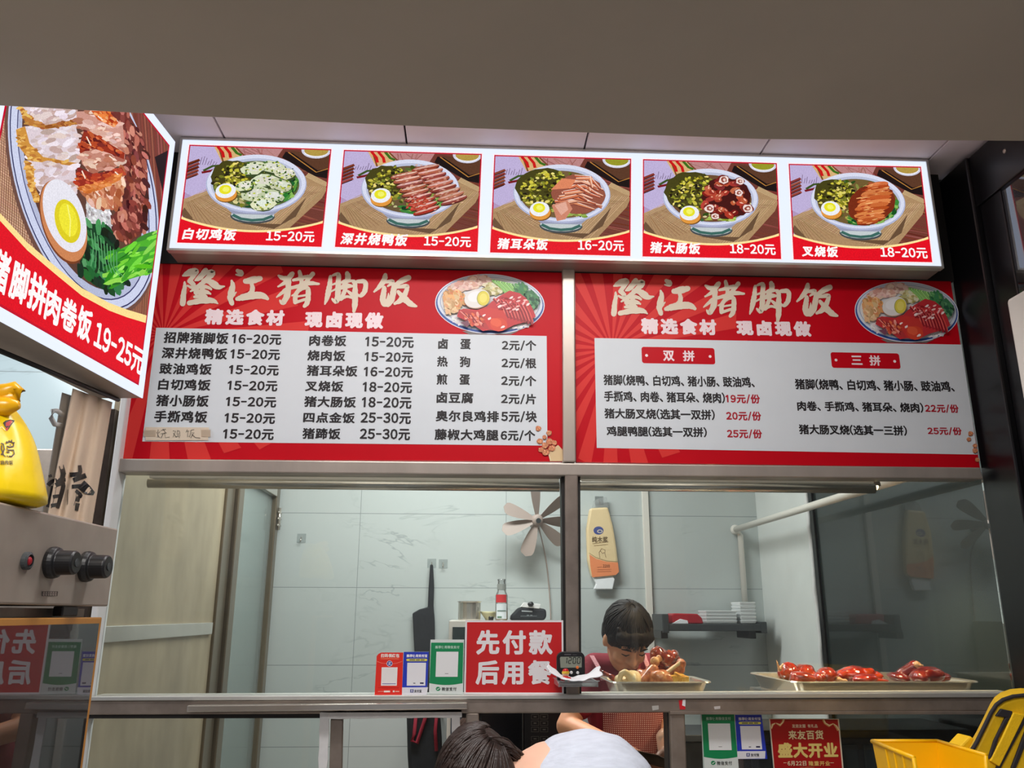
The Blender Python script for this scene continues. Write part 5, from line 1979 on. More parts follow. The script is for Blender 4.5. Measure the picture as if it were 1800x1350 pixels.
# small figurine in red robe
fp = onY(995, 1196, -0.125)
fx, fy, fz = fp.x, -0.118, zt0 + .010
fg = thing('figurine', 'tiny red robed figurine with a gold and red hat standing before the timer', 'figurine', (fx, fy, fz))
M['gold'] = pm('gold_paint', rgb(226, 186, 60), 0.35, 0.3)
M['toy_red'] = pm('glossy_red_paint', rgb(200, 24, 30), 0.3)
b = MB()
b.lathe([(.001, 0), (.0095, 0), (.0115, .005), (.0105, .012), (.007, .016), (.001, .017)], (fx, fy, fz), n=20)
for s in (-1, 1):
    b.ell((fx + s * .0105, fy - .002, fz + .0085), .0045, .005, .006, None, 12)
b.build('robe', M['toy_red'], fg, smooth=True)
b = MB()
b.ell((fx, fy, fz + .0225), .0095, .0085, .0085, None, 16)
b.build('head', M['skin_pale'], fg, smooth=True)
b = MB()
b.lathe([(.0104, .0225), (.0104, .026), (.0095, .029), (.001, .029)], (fx, fy, fz), n=20)
b.build('hat', M['gold'], fg, smooth=False)
b = MB()
b.ell((fx, fy + .001, fz + .030), .0085, .0075, .006, None, 14)
b.build('hat_crown', M['toy_red'], fg, smooth=True)
b = MB()
b.box(fx - .004, fx + .004, fy - .014, fy - .010, fz + .001, fz + .012)
b.build('scroll', pm('dark_green_paint', rgb(30, 90, 74), 0.4), fg)

# stickers on the sill rail
for lab, pts, c in (('small torn red and white sticker on the steel sill rail over the lower window post', [(1193, 1231), (1205, 1229), (1204.5, 1247), (1195, 1247)], (214, 30, 44)),
                    ('larger scrap of grey paper stuck on the steel sill rail beside the red sticker', [(1146, 1241), (1157.5, 1240), (1158, 1247), (1147, 1249)], (190, 186, 180)),
                    ('small white scrap of paper stuck on the steel sill rail towards the blue sticker', [(1255, 1242), (1266, 1241), (1266, 1246), (1256, 1247)], (206, 200, 196))):
    a = [onY(x, y, -0.0225) for x, y in pts]
    mb = MB().prism([Vector((p.x, -0.0230, p.z)) for p in a], (0, 0.0009, 0))
    key = 'st%d' % c[0]
    o = mb.build('sticker', pm('sticker_' + ('red' if c[1] < 60 else 'grey' if c[0] < 200 else 'white'), rgb(*c), 0.5))
    tag(o, lab, 'sticker')
    if c[1] < 60:
        a = [onY(x, y, -0.0232) for x, y in ((1200, 1230), (1205, 1229.5), (1204.6, 1242), (1199, 1240))]
        MB().prism([Vector((p.x, -0.0236, p.z)) for p in a], (0, 0.0005, 0)).build('torn_edge', M['paper'], o)

# ---------------------------------------------------------------- stickers and poster on the lower window
PS = PY(0.0185)


def fmap(src, dst):
    """affine map given three point pairs"""
    A = np.array([[x, y, 1] for x, y in src], float)
    B = np.linalg.solve(A, np.array(dst, float))
    return lambda x, y: tuple(np.array([x, y, 1.0]) @ B)


q5 = lambda x, y: (1220 + x / 13.5, 1250 + y / 13.5)
gmap = fmap([(1078, 0), (1700, 0), (1050, 750)], [q5(165, 70), q5(965, 70), q5(225, 1085)])
standee('payment_sign', 'green pay sticker on the lower glass beside the narrow post', 'sign', [q5(165, 68), q5(965, 68), q5(1065, 1700), q5(235, 1700)],
        lambda I: (paint_green(I, lambda x, y: gmap(x, y), -52), None))
bmap = fmap([(580, 168), (1045, 168), (545, 970)], [q5(975, 88), q5(1600, 88), q5(1035, 1135)])
bm2 = lambda x, y: bmap(x + (y - 168) * .03 * (x - 580) / 465, y)
standee('payment_sign', 'blue pay sticker on the lower glass between green sticker and red poster', 'sign', [q5(975, 88), q5(1600, 88), q5(1676, 1138), q5(1035, 1135)],
        lambda I: paint_blue(I, bm2, ((580, 168), (1045, 168), (1046, 970), (545, 970))))
q4 = lambda x, y: (1340 + x / 11.25, 1250 + y / 11.25)


def paint_poster(I):
    P = q4
    I.poly([P(135, 150), P(1515, 155), P(1640, 1500), P(260, 1500)], (226, 206, 182))
    I.poly([P(155, 160), P(1492, 168), P(1612, 1500), P(275, 1500)], (170, 10, 16))
    for pts in (((420, 165, 55), (405, 220, 40), (350, 280, 50), (270, 240, 20)), ((255, 240, 20), (200, 270, 50), (175, 350, 30)), ((1205, 165, 50), (1240, 240, 40), (1320, 290, 50), (1400, 250, 20)), ((1405, 255, 20), (1460, 300, 50), (1510, 380, 60))):
        I.line([(*P(x, y), w / 11.25) for x, y, w in pts], 1, (216, 164, 100))
        I.line([(*P(x + 6, y - 6), w / 30) for x, y, w in pts], 1, (246, 222, 180))

    def t(body, x0, x1, y0, y1, c, b=.03):
        a, d = P(x0, y0), P(x1, y1)
        tx(I, body, a[0], d[0], a[1], d[1], c, b)
    t('发朋友圈 有礼品', 585, 1090, 258, 330, (232, 208, 176), .015)
    t('来友百货', 510, 1205, 378, 560, (238, 220, 170), .025)
    t('盛大开业', 300, 1490, 620, 925, (232, 204, 120), .045)
    t('6月22日', 495, 865, 985, 1080, (240, 216, 180), .02)
    t('隆重开业', 912, 1335, 985, 1080, (232, 190, 110), .02)
    I.line([P(420, 1022), P(480, 1022)], .7, (238, 216, 180))
    I.line([P(1345, 1022), P(1415, 1022)], .7, (238, 216, 180))
    I.line([P(750, 1110), P(1030, 1110)], .5, (206, 150, 110))


standee('poster', 'dark red and gold opening poster with ribbon corners on the lower glass', 'poster', [q4(133, 148), q4(1517, 153), q4(1642, 1500), q4(258, 1500)], paint_poster)

# white sealing tape round the hatch in the lower window
tp = MB()
rr = random.Random(7)


def wavy(a, b, w, y):
    n = 14
    L_ = []
    R_ = []
    for k in range(n + 1):
        t = k / n
        x, yy = a[0] + (b[0] - a[0]) * t, a[1] + (b[1] - a[1]) * t
        dx, dy = b[0] - a[0], b[1] - a[1]
        l = math.hypot(dx, dy)
        ww = w * (1 + rr.uniform(-.10, .10))
        L_.append((x - dy / l * ww / 2, yy + dx / l * ww / 2))
        R_.append((x + dy / l * ww / 2, yy - dx / l * ww / 2))
    pts = [onY(x, q, y) for x, q in L_ + R_[::-1]]
    tp.prism(pts, (0, 0.004, 0))


wavy((562, 1257), (812, 1254), 15, -0.022)
wavy((571, 1252), (562, 1480), 16, -0.0225)
wavy((801, 1250), (804, 1480), 15, -0.0215)
struct(tp.build('trim_5', M['white_tape'], bevel=0.001))
hf = bar([(581, 1264), (602, 1264), (598, 1480), (575, 1480)], -0.012, 0.01)
struct(hf.build('trim_6', M['steel_dark'], bevel=0.002))

# ---------------------------------------------------------------- things at the near right corner
wc = onY(1767, 527, -1.4)
cb_ = thing('tall_cabinet', 'tall off white cabinet with a clean top edge by the dark glass', 'cabinet', (wc.x + .12, -1.48, 0))
MB().box(wc.x, wc.x + 0.24, -1.56, -1.4, 0.05, wc.z).build('body', M['white_coat'], cb_, bevel=0.006)
MB().box(wc.x + .02, wc.x + 0.22, -1.54, -1.42, 0, 0.05).build('plinth', M['black'], cb_)
TT = 1.04
st = thing('side_table', 'steel side table under the yellow bin and the delivery bag', 'table', (1.14, -0.72, 0))
MB().box(0.74, 1.54, -1.02, -0.40, TT - .03, TT).build('tabletop', M['steel'], st, bevel=0.003)
for x in (0.78, 1.5):
    for y in (-.98, -.44):
        MB().box(x - .02, x + .02, y - .02, y + .02, 0, TT - .03).build('leg', M['steel_dark'], st)
# stacking bin
zr = 1.18
A, B, C_, D_ = onZ(1533, 1303, zr), onZ(1648, 1303, zr), onZ(1733, 1328, zr), onZ(1606, 1332, zr)
cen = (A + B + C_ + D_) / 4
bn = thing('storage_bin', 'yellow plastic stacking bin with an open front beside the delivery bag', 'bin', (cen.x, cen.y, TT))
lo = [Vector((cen.x + (p.x - cen.x) * .86, cen.y + (p.y - cen.y) * .9, TT + .004)) for p in (A, B, C_, D_)]
th = .0035
mb = MB()
mb.prism([Vector((p.x, p.y, TT)) for p in lo], (0, 0, .006))


def wall(p, q_, pl, ql, zp, zq, mbx):
    """one wall of the bin from lower edge pl-ql up to p-q_ cut at heights zp, zq"""
    P1 = pl.lerp(p, (zp - pl.z) / (p.z - pl.z))
    Q1 = ql.lerp(q_, (zq - ql.z) / (q_.z - ql.z))
    nrm = (ql - pl).cross(Vector((0, 0, 1))).normalized() * th
    mbx.hexa([pl, ql, Q1, P1], [pl + nrm, ql + nrm, Q1 + nrm, P1 + nrm])
    return P1, Q1


wall(A, B, lo[0], lo[1], zr, zr, mb)
wall(B, C_, lo[1], lo[2], zr, zr, mb)
wall(D_, A, lo[3], lo[0], zr, zr, mb)
wall(C_, D_, lo[2], lo[3], TT + .07, TT + .07, mb)
mb.build('bin_body', M['yellow_plastic'], bn)
rim = MB()
for p, q_ in ((A, B), (B, C_), (D_, A)):
    rim.tube([p, q_], 0.0045, 8)
rim.tube([C_, lo[2].lerp(C_, .5) + Vector((0, 0, 0))], .004, 8)
rim.tube([D_, lo[3].lerp(D_, .5)], .004, 8)
rim.build('rim', M['yellow_plastic'], bn, smooth=True)
for t in (.35, .55, .75):
    p, q_ = B.lerp(C_, t), lo[1].lerp(lo[2], t)
    MB().tube([p, q_], .003, 6).build('rib', M['yellow_plastic'], bn)
    p, q_ = A.lerp(D_, t), lo[0].lerp(lo[3], t)
    MB().tube([p, q_], .003, 6).build('rib', M['yellow_plastic'], bn)
# delivery bag
YD = -0.62
PD = PY(YD)
ol = [(1678, 1372), (1696, 1338), (1715, 1306), (1728, 1280), (1741, 1253), (1750, 1239), (1762, 1230), (1780, 1224), (1800, 1222), (1850, 1225), (1900, 1240), (1905, 1300), (1905, 1372)]
pw = [PD.hit(*p) for p in ol]
pw = [Vector((p.x, YD, max(p.z, TT + .003))) for p in pw]
pw[0].z = pw[-1].z = TT + .003
db = thing('delivery_bag', 'yellow delivery backpack with black webbing straps standing behind the bin', 'bag', (pw[0].x + .15, YD + .1, TT))
MB().prism(pw, (0.118, 0.19, 0)).build('bag_body', M['yellow_cloth'], db, bevel=0.012)
pp = MB()
pp.tube([p + Vector((0, -.002, 0)) for p in pw[:-1]], .0042, 8)
pp.build('piping', M['black_trim'], db, smooth=True)
q6 = lambda x, y: (1500 + x / 6, 1200 + y / 6)
for pts, nm, mt in (([q6(1545, 272), q6(1668, 300), q6(1640, 372), q6(1488, 350)], 'strap', 'black_trim'), ([q6(1590, 362), q6(1640, 362), q6(1520, 580), q6(1450, 790), q6(1410, 800), q6(1470, 610)], 'strap', 'black_trim'),
                    ([q6(1800, 330), q6(1830, 360), q6(1720, 560), q6(1540, 900), q6(1490, 900), q6(1660, 600)], 'strap', 'black_trim'), ([q6(1810, 480), q6(1840, 560), q6(1700, 900), q6(1650, 900)], 'strap', 'black_trim'),
                    ([q6(1668, 310), q6(1790, 335), q6(1700, 520), q6(1520, 880), q6(1420, 820), q6(1540, 590)], 'shoulder_pad', 'yellow_cloth')):
    a = [PD.hit(*p, .0) for p in pts]
    a = [Vector((p.x, YD - (.006 if mt == 'black_trim' else .008), max(p.z, TT + .006))) for p in a]
    MB().prism(a, (0, .007, 0)).build(nm, M[mt], db, bevel=.002)
a = [PD.hit(*q6(x, y)) for x, y in ((1180, 690), (1290, 572), (1338, 610), (1275, 730))]
MB().prism([Vector((p.x, YD + .02, p.z)) for p in a], (0, .05, 0)).build('corner_tab', M['yellow_cloth'], db, bevel=.004)

# ================================================================== IN THE KITCHEN
K = onY


def spot(name, loc, target, power, color, size, blend=.5):
    l = bpy.data.lights.new(name, 'SPOT')
    l.energy = power
    l.color = color
    l.spot_size = math.radians(size)
    l.spot_blend = blend
    l.shadow_soft_size = 0.03
    o = bpy.data.objects.new(name, l)
    col.objects.link(o)
    o.location = loc
    o.rotation_euler = (Vector(target) - Vector(loc)).to_track_quat('-Z', 'Y').to_euler()


# warm lamps clipped under the header, over the trays
M['bulb'] = pm('warm_bulb', (1.0, 0.72, 0.36, 1), 0.4, emit=12.0)
for (lx, ly, lab) in ((1.335, 0.165, 'warm lamp bulb shining at the end of the steel tube over the red meat tray'), (0.80, 0.18, 'warm lamp bulb behind the header over the roast meat tray')):
    lz = 1.862 if lx > 1 else 1.90
    hl = thing('heat_lamp', lab, 'lamp', (lx, ly, lz), 'heat lamps over the trays')
    b = MB()
    b.lathe([(.024, .0), (.020, .03), (.012, .05), (.012, .075)], (lx, ly, lz), n=18)
    b.build('shade', M['steel_dark'], hl, smooth=True)
    b = MB()
    b.ell((lx, ly, lz - .002), .016, .016, .014, None, 14)
    b.build('bulb', M['bulb'], hl, smooth=True)
    spot('heat_lamp_light', (lx, ly, lz - .02), (lx - (.06 if lx > 1 else .05), ly + .08, 1.2), 26 if lx > 1 else 18, (1.0, 0.72, 0.40), 110)


# ---------------------------------------------------------------- trays of meat
def tray(label, fx0, fx1, y0, y1, zrim, slope=0.025):
    cx = (fx0 + fx1) / 2
    t = thing('steel_tray', label, 'tray', (cx, (y0 + y1) / 2, SH))
    mb = MB()

    def ring(x0, x1, a, b, z, r_):
        out = []
        for (qx, qy, a0) in ((x1 - r_, b - r_, 0), (x0 + r_, b - r_, 90), (x0 + r_, a + r_, 180), (x1 - r_, a + r_, 270)):
            for k in range(6):
                w = math.radians(a0 + 18 * k)
                out.append(Vector((qx + r_ * math.cos(w), qy + r_ * math.sin(w), z)))
        return out
    s = slope
    rings = [ring(fx0 + s, fx1 - s, y0 + s, y1 - s, SH + .001, .02), ring(fx0 + .006, fx1 - .006, y0 + .006, y1 - .006, zrim - .003, .03), ring(fx0 - .004, fx1 + .004, y0 - .004, y1 + .004, zrim, .034), ring(fx0 - .006, fx1 + .006, y0 - .006, y1 + .006, zrim - .003, .034)]
    n = len(rings[0])
    for g in rings:
        mb.v += g
    for i in range(len(rings) - 1):
        for k in range(n):
            mb.face((i * n + k, i * n + (k + 1) % n, (i + 1) * n + (k + 1) % n, (i + 1) * n + k))
    mb.face(tuple(range(n)))
    mb.build('pan', M['steel_bright'], t, solid=.0014, bevel=0)
    return t


ZR = K(1160, 1198.5, .09).z
tray('narrow steel tray of pale chicken and roast meat in front of the cook', K(1078, 1198, .09).x, K(1250, 1198, .09).x, .088, .33, ZR)
tray('wide steel tray of glossy red pork knuckles on the warm lit ledge', K(1396, 1198, .09).x, K(1722, 1198, .09).x, .088, .50, ZR)


def meat_mat(name, a, b, c, scale=30, rough=.22, coat=.6):
    m = bpy.data.materials.new(name)
    N, L = nodes_of(m)
    bs = N['Principled BSDF']
    tc = N.new('ShaderNodeTexCoord')
    n = N.new('ShaderNodeTexNoise')
    n.inputs['Scale'].default_value = scale
    n.inputs['Detail'].default_value = 5
    n.inputs['Roughness'].default_value = .65
    L.new(tc.outputs['Object'], n.inputs['Vector'])
    r = N.new('ShaderNodeValToRGB')
    r.color_ramp.elements[0].position = .32
    r.color_ramp.elements[0].color = a
    r.color_ramp.elements[1].position = .70
    r.color_ramp.elements[1].color = c
    e = r.color_ramp.elements.new(.5)
    e.color = b
    L.new(n.outputs['Fac'], r.inputs[0])
    L.new(r.outputs[0], bs.inputs['Base Color'])
    bp = N.new('ShaderNodeBump')
    bp.inputs['Strength'].default_value = .35
    bp.inputs['Distance'].default_value = .003
    n2 = N.new('ShaderNodeTexNoise')
    n2.inputs['Scale'].default_value = 120
    L.new(tc.outputs['Object'], n2.inputs['Vector'])
    L.new(n2.outputs['Fac'], bp.inputs['Height'])
    L.new(bp.outputs[0], bs.inputs['Normal'])
    bs.inputs['Roughness'].default_value = rough
    bs.inputs['Coat Weight'].default_value = coat
    bs.inputs['Coat Roughness'].default_value = .12
    return m


M['pale_chicken'] = meat_mat('poached_chicken_skin', rgb(206, 176, 120), rgb(232, 208, 156), rgb(244, 228, 186), 22, .35, .3)
M['roast'] = meat_mat('roast_meat_skin', rgb(128, 56, 22), rgb(190, 110, 62), rgb(220, 160, 104), 50, .32, .4)
M['caramel'] = meat_mat('caramel_knuckle_skin', rgb(70, 14, 3), rgb(140, 44, 8), rgb(186, 84, 24), 34, .15, .9)
M['cut_meat'] = meat_mat('cut_knuckle_end', rgb(166, 94, 44), rgb(216, 158, 96), rgb(240, 204, 150), 70, .4, .2)
M['red_pork'] = meat_mat('glossy_red_pork_skin', rgb(104, 10, 2), rgb(160, 32, 8), rgb(200, 74, 22), 26, .16, .9)
M['dark_pork'] = meat_mat('dark_red_pork_skin', rgb(66, 8, 5), rgb(112, 18, 8), rgb(150, 44, 20), 26, .22, .7)
M['bone'] = meat_mat('bone_end', rgb(150, 90, 60), rgb(206, 160, 116), rgb(236, 206, 170), 80, .5, .1)
M['tofu'] = meat_mat('golden_tofu', rgb(206, 140, 40), rgb(236, 184, 76), rgb(246, 214, 120), 60, .5, .1)
S1 = 2.72 / 1450                                                # metres per pixel about the tray


def E_(px, py, y, rx, ry, rz, rot=0.0):
    """ellipsoid at a photographed spot; radii in pixels, ry depth in metres"""
    return ('e', K(px, py, y), (rx * S1, ry, rz * S1), Matrix.Rotation(-math.radians(rot), 3, 'Y'))


def C_ap(p0, p1, r0, r1):
    return ('c', K(*p0), K(*p1), r0 * S1, r1 * S1)


def meat(name, label, cat, pieces, mat, group, amp=.003, seed=0, extra=()):
    mb = organic(pieces, .0028, 2, amp, 45, seed)
    for v in mb.v:
        v.z = max(v.z, SH + .0032)
    o = mb.build(name, mat, None, smooth=True)
    tag(o, label, cat, group)
    for nm, pc, mt, am in extra:
        mb2 = organic(pc, .003, 2, am, 60, seed + 5)
        mb2.build(nm, mt, o, smooth=True)
    return o


G1, G2 = 'meat on the narrow tray', 'red pork knuckles on the wide tray'
meat('poached_chicken', 'pale poached chicken with a bent wing lying in the narrow tray', 'meat', [E_(1096, 1196, .19, 15, .05, 10, -10), E_(1112, 1195, .18, 16, .05, 15), C_ap((1088, 1199, .14), (1092, 1184, .135), 4.6, 4.0), C_ap((1092, 1184, .135), (1099, 1181, .135), 4.0, 4.6), C_ap((1099, 1181, .135), (1110, 1192, .14), 4.8, 8), E_(1114, 1195, .15, 6, .03, 12)], M['pale_chicken'], G1, .0022, 1)
meat('roast_drumstick', 'roast drumstick with wrinkled brown skin beside the pale chicken', 'meat', [E_(1139, 1192, .185, 14, .04, 14, 20), E_(1126, 1185, .21, 8, .03, 9), C_ap((1130, 1198, .15), (1148, 1178, .17), 7, 9)], M['roast'], G1, .003, 2)
meat('roast_drumstick', 'roast leg with rough skin at the middle front of the narrow tray', 'meat', [E_(1163, 1192, .145, 20, .035, 13, -14), E_(1150, 1197, .15, 10, .03, 9)], M['roast'], G1, .0035, 3)
meat('pork_shank', 'long brown pork shank pointing upwards over the yellow cubes', 'meat', [C_ap((1174, 1186, .155), (1199, 1167, .155), 8, 7), E_(1198, 1166, .155, 8, .02, 7, -30), C_ap((1196, 1178, .155), (1178, 1190, .16), 8, 8)], M['roast'], G1, .002, 4, [('bone', [C_ap((1172, 1183, .142), (1198, 1163, .144), 3.2, 3.0)], M['pale_chicken'], 0)])
meat('pork_knuckle', 'dark caramel pork knuckle crowning the heap in the narrow tray', 'meat', [E_(1158, 1152, .22, 15, .04, 15, 20), E_(1170, 1158, .23, 17, .045, 13, 20), E_(1184, 1152, .23, 9, .03, 7, 40), C_ap((1176, 1146, .22), (1194, 1160, .22), 5, 5), E_(1150, 1145, .21, 6, .02, 8), E_(1180, 1172, .24, 13, .04, 14, 30), E_(1155, 1178, .24, 16, .05, 12)], M['caramel'], G1, .005, 5, [('cut_end', [E_(1151, 1163, .178, 8, .012, 8.5, 20), E_(1159, 1157, .186, 6, .01, 6)], M['cut_meat'], .0015)])
meat('duck_neck', 'thin brown roast neck leaning out at the shoulder strap of the cook', 'meat', [C_ap((1060, 1181, .24), (1074, 1189, .22), 3.2, 4.0), C_ap((1074, 1189, .22), (1084, 1196, .21), 4.2, 5)], M['caramel'], G1, .0018, 6)
rr = random.Random(12)
for k, (x, y, rz_, lab) in enumerate(((1182, 1192, .3, 'golden tofu cube leaning against the roast leg'), (1193, 1189, .8, 'golden tofu cube under the long shank'), (1202, 1194, .2, 'golden tofu cube at the outer end of the heap'))):
    c = K(x, y, .14)
    s = .0125
    Rm = Matrix.Rotation(rz_, 3, 'Z') @ Matrix.Rotation(.5 * rz_, 3, 'X')
    q = [Vector(c) + Rm @ Vector((a * s, b_ * s, d * s * .8)) for a, b_, d in ((-1, -1, -1), (1, -1, -1), (1, -1, 1), (-1, -1, 1), (-1, 1, -1), (1, 1, -1), (1, 1, 1), (-1, 1, 1))]
    o = MB().hexa(q[:4], q[4:]).build('tofu_cube', M['tofu'], None, bevel=.002)
    tag(o, lab, 'tofu', 'tofu cubes on the narrow tray')
meat('pork_knuckle', 'red pork knuckle with a pointed bone at the end towards the cook', 'meat', [E_(1386, 1182, .24, 17, .05, 17, -35), E_(1408, 1182, .25, 22, .05, 13, 18), E_(1425, 1189, .24, 15, .05, 9)], M['red_pork'], G2, .003, 11, [('bone', [C_ap((1370, 1178, .21), (1365, 1161, .21), 3, 1.2), C_ap((1371, 1178, .21), (1376, 1168, .21), 3, 2.2)], M['bone'], .001)])
meat('pork_knuckle', 'small low red knuckle lying before the pointed one', 'meat', [E_(1412, 1191, .14, 22, .035, 9, -8), E_(1398, 1195, .14, 10, .03, 7)], M['red_pork'], G2, .002, 12)
meat('pork_knuckle', 'round red knuckle third from the cook end of the wide tray', 'meat', [E_(1452, 1188, .16, 18, .04, 13, 20), E_(1440, 1192, .15, 10, .03, 10)], M['red_pork'], G2, .002, 13, [('cut_end', [E_(1474, 1195, .13, 6, .015, 5), E_(1482, 1197, .13, 7, .015, 4)], M['bone'], .003)])
meat('pork_knuckle', 'broad curled red knuckle in the middle of the wide tray', 'meat', [E_(1500, 1185, .24, 30, .06, 13, 4), C_ap((1480, 1190, .21), (1500, 1180, .21), 7, 7), C_ap((1500, 1180, .21), (1530, 1183, .21), 7, 8), E_(1535, 1190, .22, 18, .03, 9)], M['red_pork'], G2, .003, 14)
meat('pork_knuckle', 'flat red knuckle lying before the broad curled one', 'meat', [E_(1520, 1193, .135, 20, .035, 8, 6), E_(1542, 1197, .13, 20, .02, 5)], M['red_pork'], G2, .0022, 15)
meat('pork_knuckle', 'rolled dark red knuckle showing its cut ring end', 'meat', [C_ap((1583, 1190, .28), (1607, 1172, .26), 12, 11), E_(1580, 1192, .26, 18, .05, 9, -15)], M['dark_pork'], G2, .002, 16, [('cut_end', [E_(1612, 1168, .235, 5.5, .012, 6.5), C_ap((1617, 1170, .225), (1622, 1170, .225), 2.6, 2.2)], M['bone'], .002)])
meat('pork_knuckle', 'large dark glossy red knuckle at the outer end of the wide tray', 'meat', [E_(1630, 1187, .16, 28, .045, 14, 4), E_(1615, 1190, .15, 14, .04, 11), E_(1646, 1192, .2, 22, .05, 9, 10)], M['dark_pork'], G2, .003, 17)

# ---------------------------------------------------------------- cupboard by the back wall with things on top
yc0, yc1 = 1.62, YB - .01
zc = K(890, 1091, yc0).z
cx0, cx1 = K(789, 1100, yc0).x, K(992, 1100, yc0).x
cp = thing('cupboard', 'white cupboard with a dark glass front standing behind the pay first sign', 'cupboard', ((cx0 + cx1) / 2, (yc0 + yc1) / 2, 0))
MB().box(cx0, cx1, yc0 + .01, yc1, .0, zc).build('body', M['white_coat'], cp, bevel=.004)
MB().box(cx0 + .018, cx0 + .13, yc0, yc0 + .008, .9, zc - .03).build('door', M['dark_glass'], cp)
MB().box(cx0 + .14, cx1 - .018, yc0, yc0 + .008, .9, zc - .03).build('door', M['dark_glass'], cp)
# pot
yp = 1.80
S2 = (2.5 + yp) / 1450
pc = K(825, 1088, yp)
pr = 19 * S2
ph = K(825, 1058, yp).z - zc
b = MB()
b.lathe([(pr * .98, .0), (pr, .004), (pr, ph - .004), (pr * 1.1, ph), (pr * 1.1, ph + .002), (pr * .94, ph), (pr * .93, .006), (.001, .006)], (pc.x, yp, zc + .001), n=36, cap=False)
b.face(tuple(range(36)))
tag(b.build('steel_pot', M['steel_bright'], None, smooth=False), 'small open stainless steel pot on the cupboard', 'pot')
# bowl
bc = K(860, 1088, yp + .02)
b = MB()
b.lathe([(.020, 0), (.022, .006), (.040, .03), (.046, .042), (.0445, .042), (.038, .03), (.018, .008), (.001, .008)], (bc.x, yp + .02, zc + .001), n=30, cap=False)
tag(b.build('bowl', pm('cream_ceramic', rgb(206, 200, 160), .35), None, smooth=True), 'shallow cream bowl between the steel pot and the bottle', 'bowl')
b = MB()
b.lathe([(.012, 0), (.0125, .014), (.010, .018), (.001, .018)], (K(863, 1088, yp - .06).x, yp - .06, zc + .001), n=16)
tag(b.build('bottle_cap', M['black'], None), 'little black cap lying before the cream bowl', 'cap')
# bottle
xb = K(881, 1088, yp - .02).x
yb_ = yp - .05
hb = K(881, 1018, yb_).z - zc
bt = thing('sauce_bottle', 'clear glass sauce bottle with a red label on the cupboard', 'bottle', (xb, yb_, zc))
rb = 10.5 * S2
b = MB()
b.lathe([(rb * .95, .001), (rb, .006), (rb, hb * .60), (rb * .66, hb * .72), (rb * .6, hb * .80), (rb * .6, hb * .96), (rb * .66, hb * .97), (rb * .66, hb)], (xb, yb_, zc), n=24)
b.build('glass_body', M['clear'], bt, smooth=True)
b = MB()
b.lathe([(rb * .88, .004), (rb * .93, .008), (rb * .93, hb * .22), (.001, hb * .22)], (xb, yb_, zc), n=20)
b.build('sauce', pm('amber_sauce', rgb(196, 160, 70), .2), bt, smooth=False)
b = MB()
b.lathe([(rb * .72, hb * .74), (rb * .72, hb * .88)], (xb, yb_, zc), n=20, cap=False)
b.build('neck_band', pm('grey_foil', rgb(150, 154, 150), .4), bt, smooth=True)


def arc(r_, z0, z1, a0, a1, n=10):
    mb = MB()
    mb.grid(lambda u, v: Vector((xb + r_ * math.sin(math.radians(a0 + (a1 - a0) * u)), yb_ - r_ * math.cos(math.radians(a0 + (a1 - a0) * u)), zc + z0 + (z1 - z0) * v)), n, 1)
    mb.sheet = True
    return mb


lbm = arc(rb * 1.02, hb * .04, hb * .40, -55, 50)
lb_o = lbm.build('label', M['board_white'], bt)
arc(rb * 1.04, hb * .43, hb * .62, -60, 45).build('label', pm('red_label', rgb(206, 50, 56), .5), bt)
arc(rb * 1.05, hb * .06, hb * .10, -40, 0).build('label_mark', pm('green_label', rgb(90, 130, 100), .5), lb_o)
arc(rb * 1.05, hb * .22, hb * .24, -40, 40).build('label_mark', pm('green_label_line', rgb(70, 110, 90), .5), lb_o)
# black pack of wet wipes
yw = 1.76
pts = [K(x, y, yw) for x, y in ((897, 1087), (899, 1082), (912, 1068), (918, 1067), (950, 1069), (960, 1071), (961, 1084), (957, 1088))]
wp = thing('wipes_pack', 'black soft pack of wipes with a white lid beside the bottle', 'pack', (pts[0].x + .07, yw + .05, zc))
for p in pts:
    p.z = max(p.z, zc + .001)
pts[0].z = pts[-1].z = zc + .001
mb = MB().prism(pts, (0, .11, 0))
mb.build('pouch', M['black_soft'], wp, bevel=.01)
a = [K(x, y, yw - .001) for x, y in ((915, 1067), (921, 1059), (951, 1062), (948, 1070))]
MB().prism(a, (0, .06, 0)).build('lid', M['white'], wp, bevel=.002)
a = K(933, 1062, yw - .01)
b = MB()
b.ell(a, .016, .012, .012, None, 12, .3, 2)
b.build('plug', M['black'], wp, smooth=True)
I = Ink(PY(yw - .0005), off=.001)
I.mb.col = rgb(170, 176, 180)
for x in (926, 932):
    I.line([(x, 1082), (x + 4, 1082)], 2.4, (120, 126, 130))
I.line([(917, 1074), (936, 1075)], 2.2, (170, 176, 180))
I.line([(915, 1083), (944, 1083)], 1.0, (110, 116, 120))
I.build('pouch_print', M['ink_print'], wp)

# microwave on a bench
ym = 1.10
mx0, mx1 = K(836, 1300, ym).x, K(987, 1300, ym).x
zm1 = K(900, 1243, ym).z
mw = thing('microwave', 'black microwave with a keypad seen under the sill beside the cook', 'microwave', ((mx0 + mx1) / 2, ym + .18, zm1 - .27))
MB().box(mx0, mx1, ym, ym + .36, zm1 - .27, zm1).build('body', M['black'], mw, bevel=.004)
xk = K(921, 1300, ym).x
MB().box(mx0 + .004, xk - .002, ym - .012, ym - .001, zm1 - .262, zm1 - .008).build('door', pm('black_door', rgb(12, 12, 14), .15), mw, bevel=.002)
MB().box(xk - .008, xk - .004, ym - .016, ym - .012, zm1 - .25, zm1 - .02).build('door_edge', M['grey_plastic'], mw)
MB().box(xk, mx1 - .004, ym - .010, ym - .001, zm1 - .262, zm1 - .008).build('keypad', pm('black_keypad', rgb(10, 10, 11), .3), mw)
I = Ink(PY(ym - .0105), off=.0006)
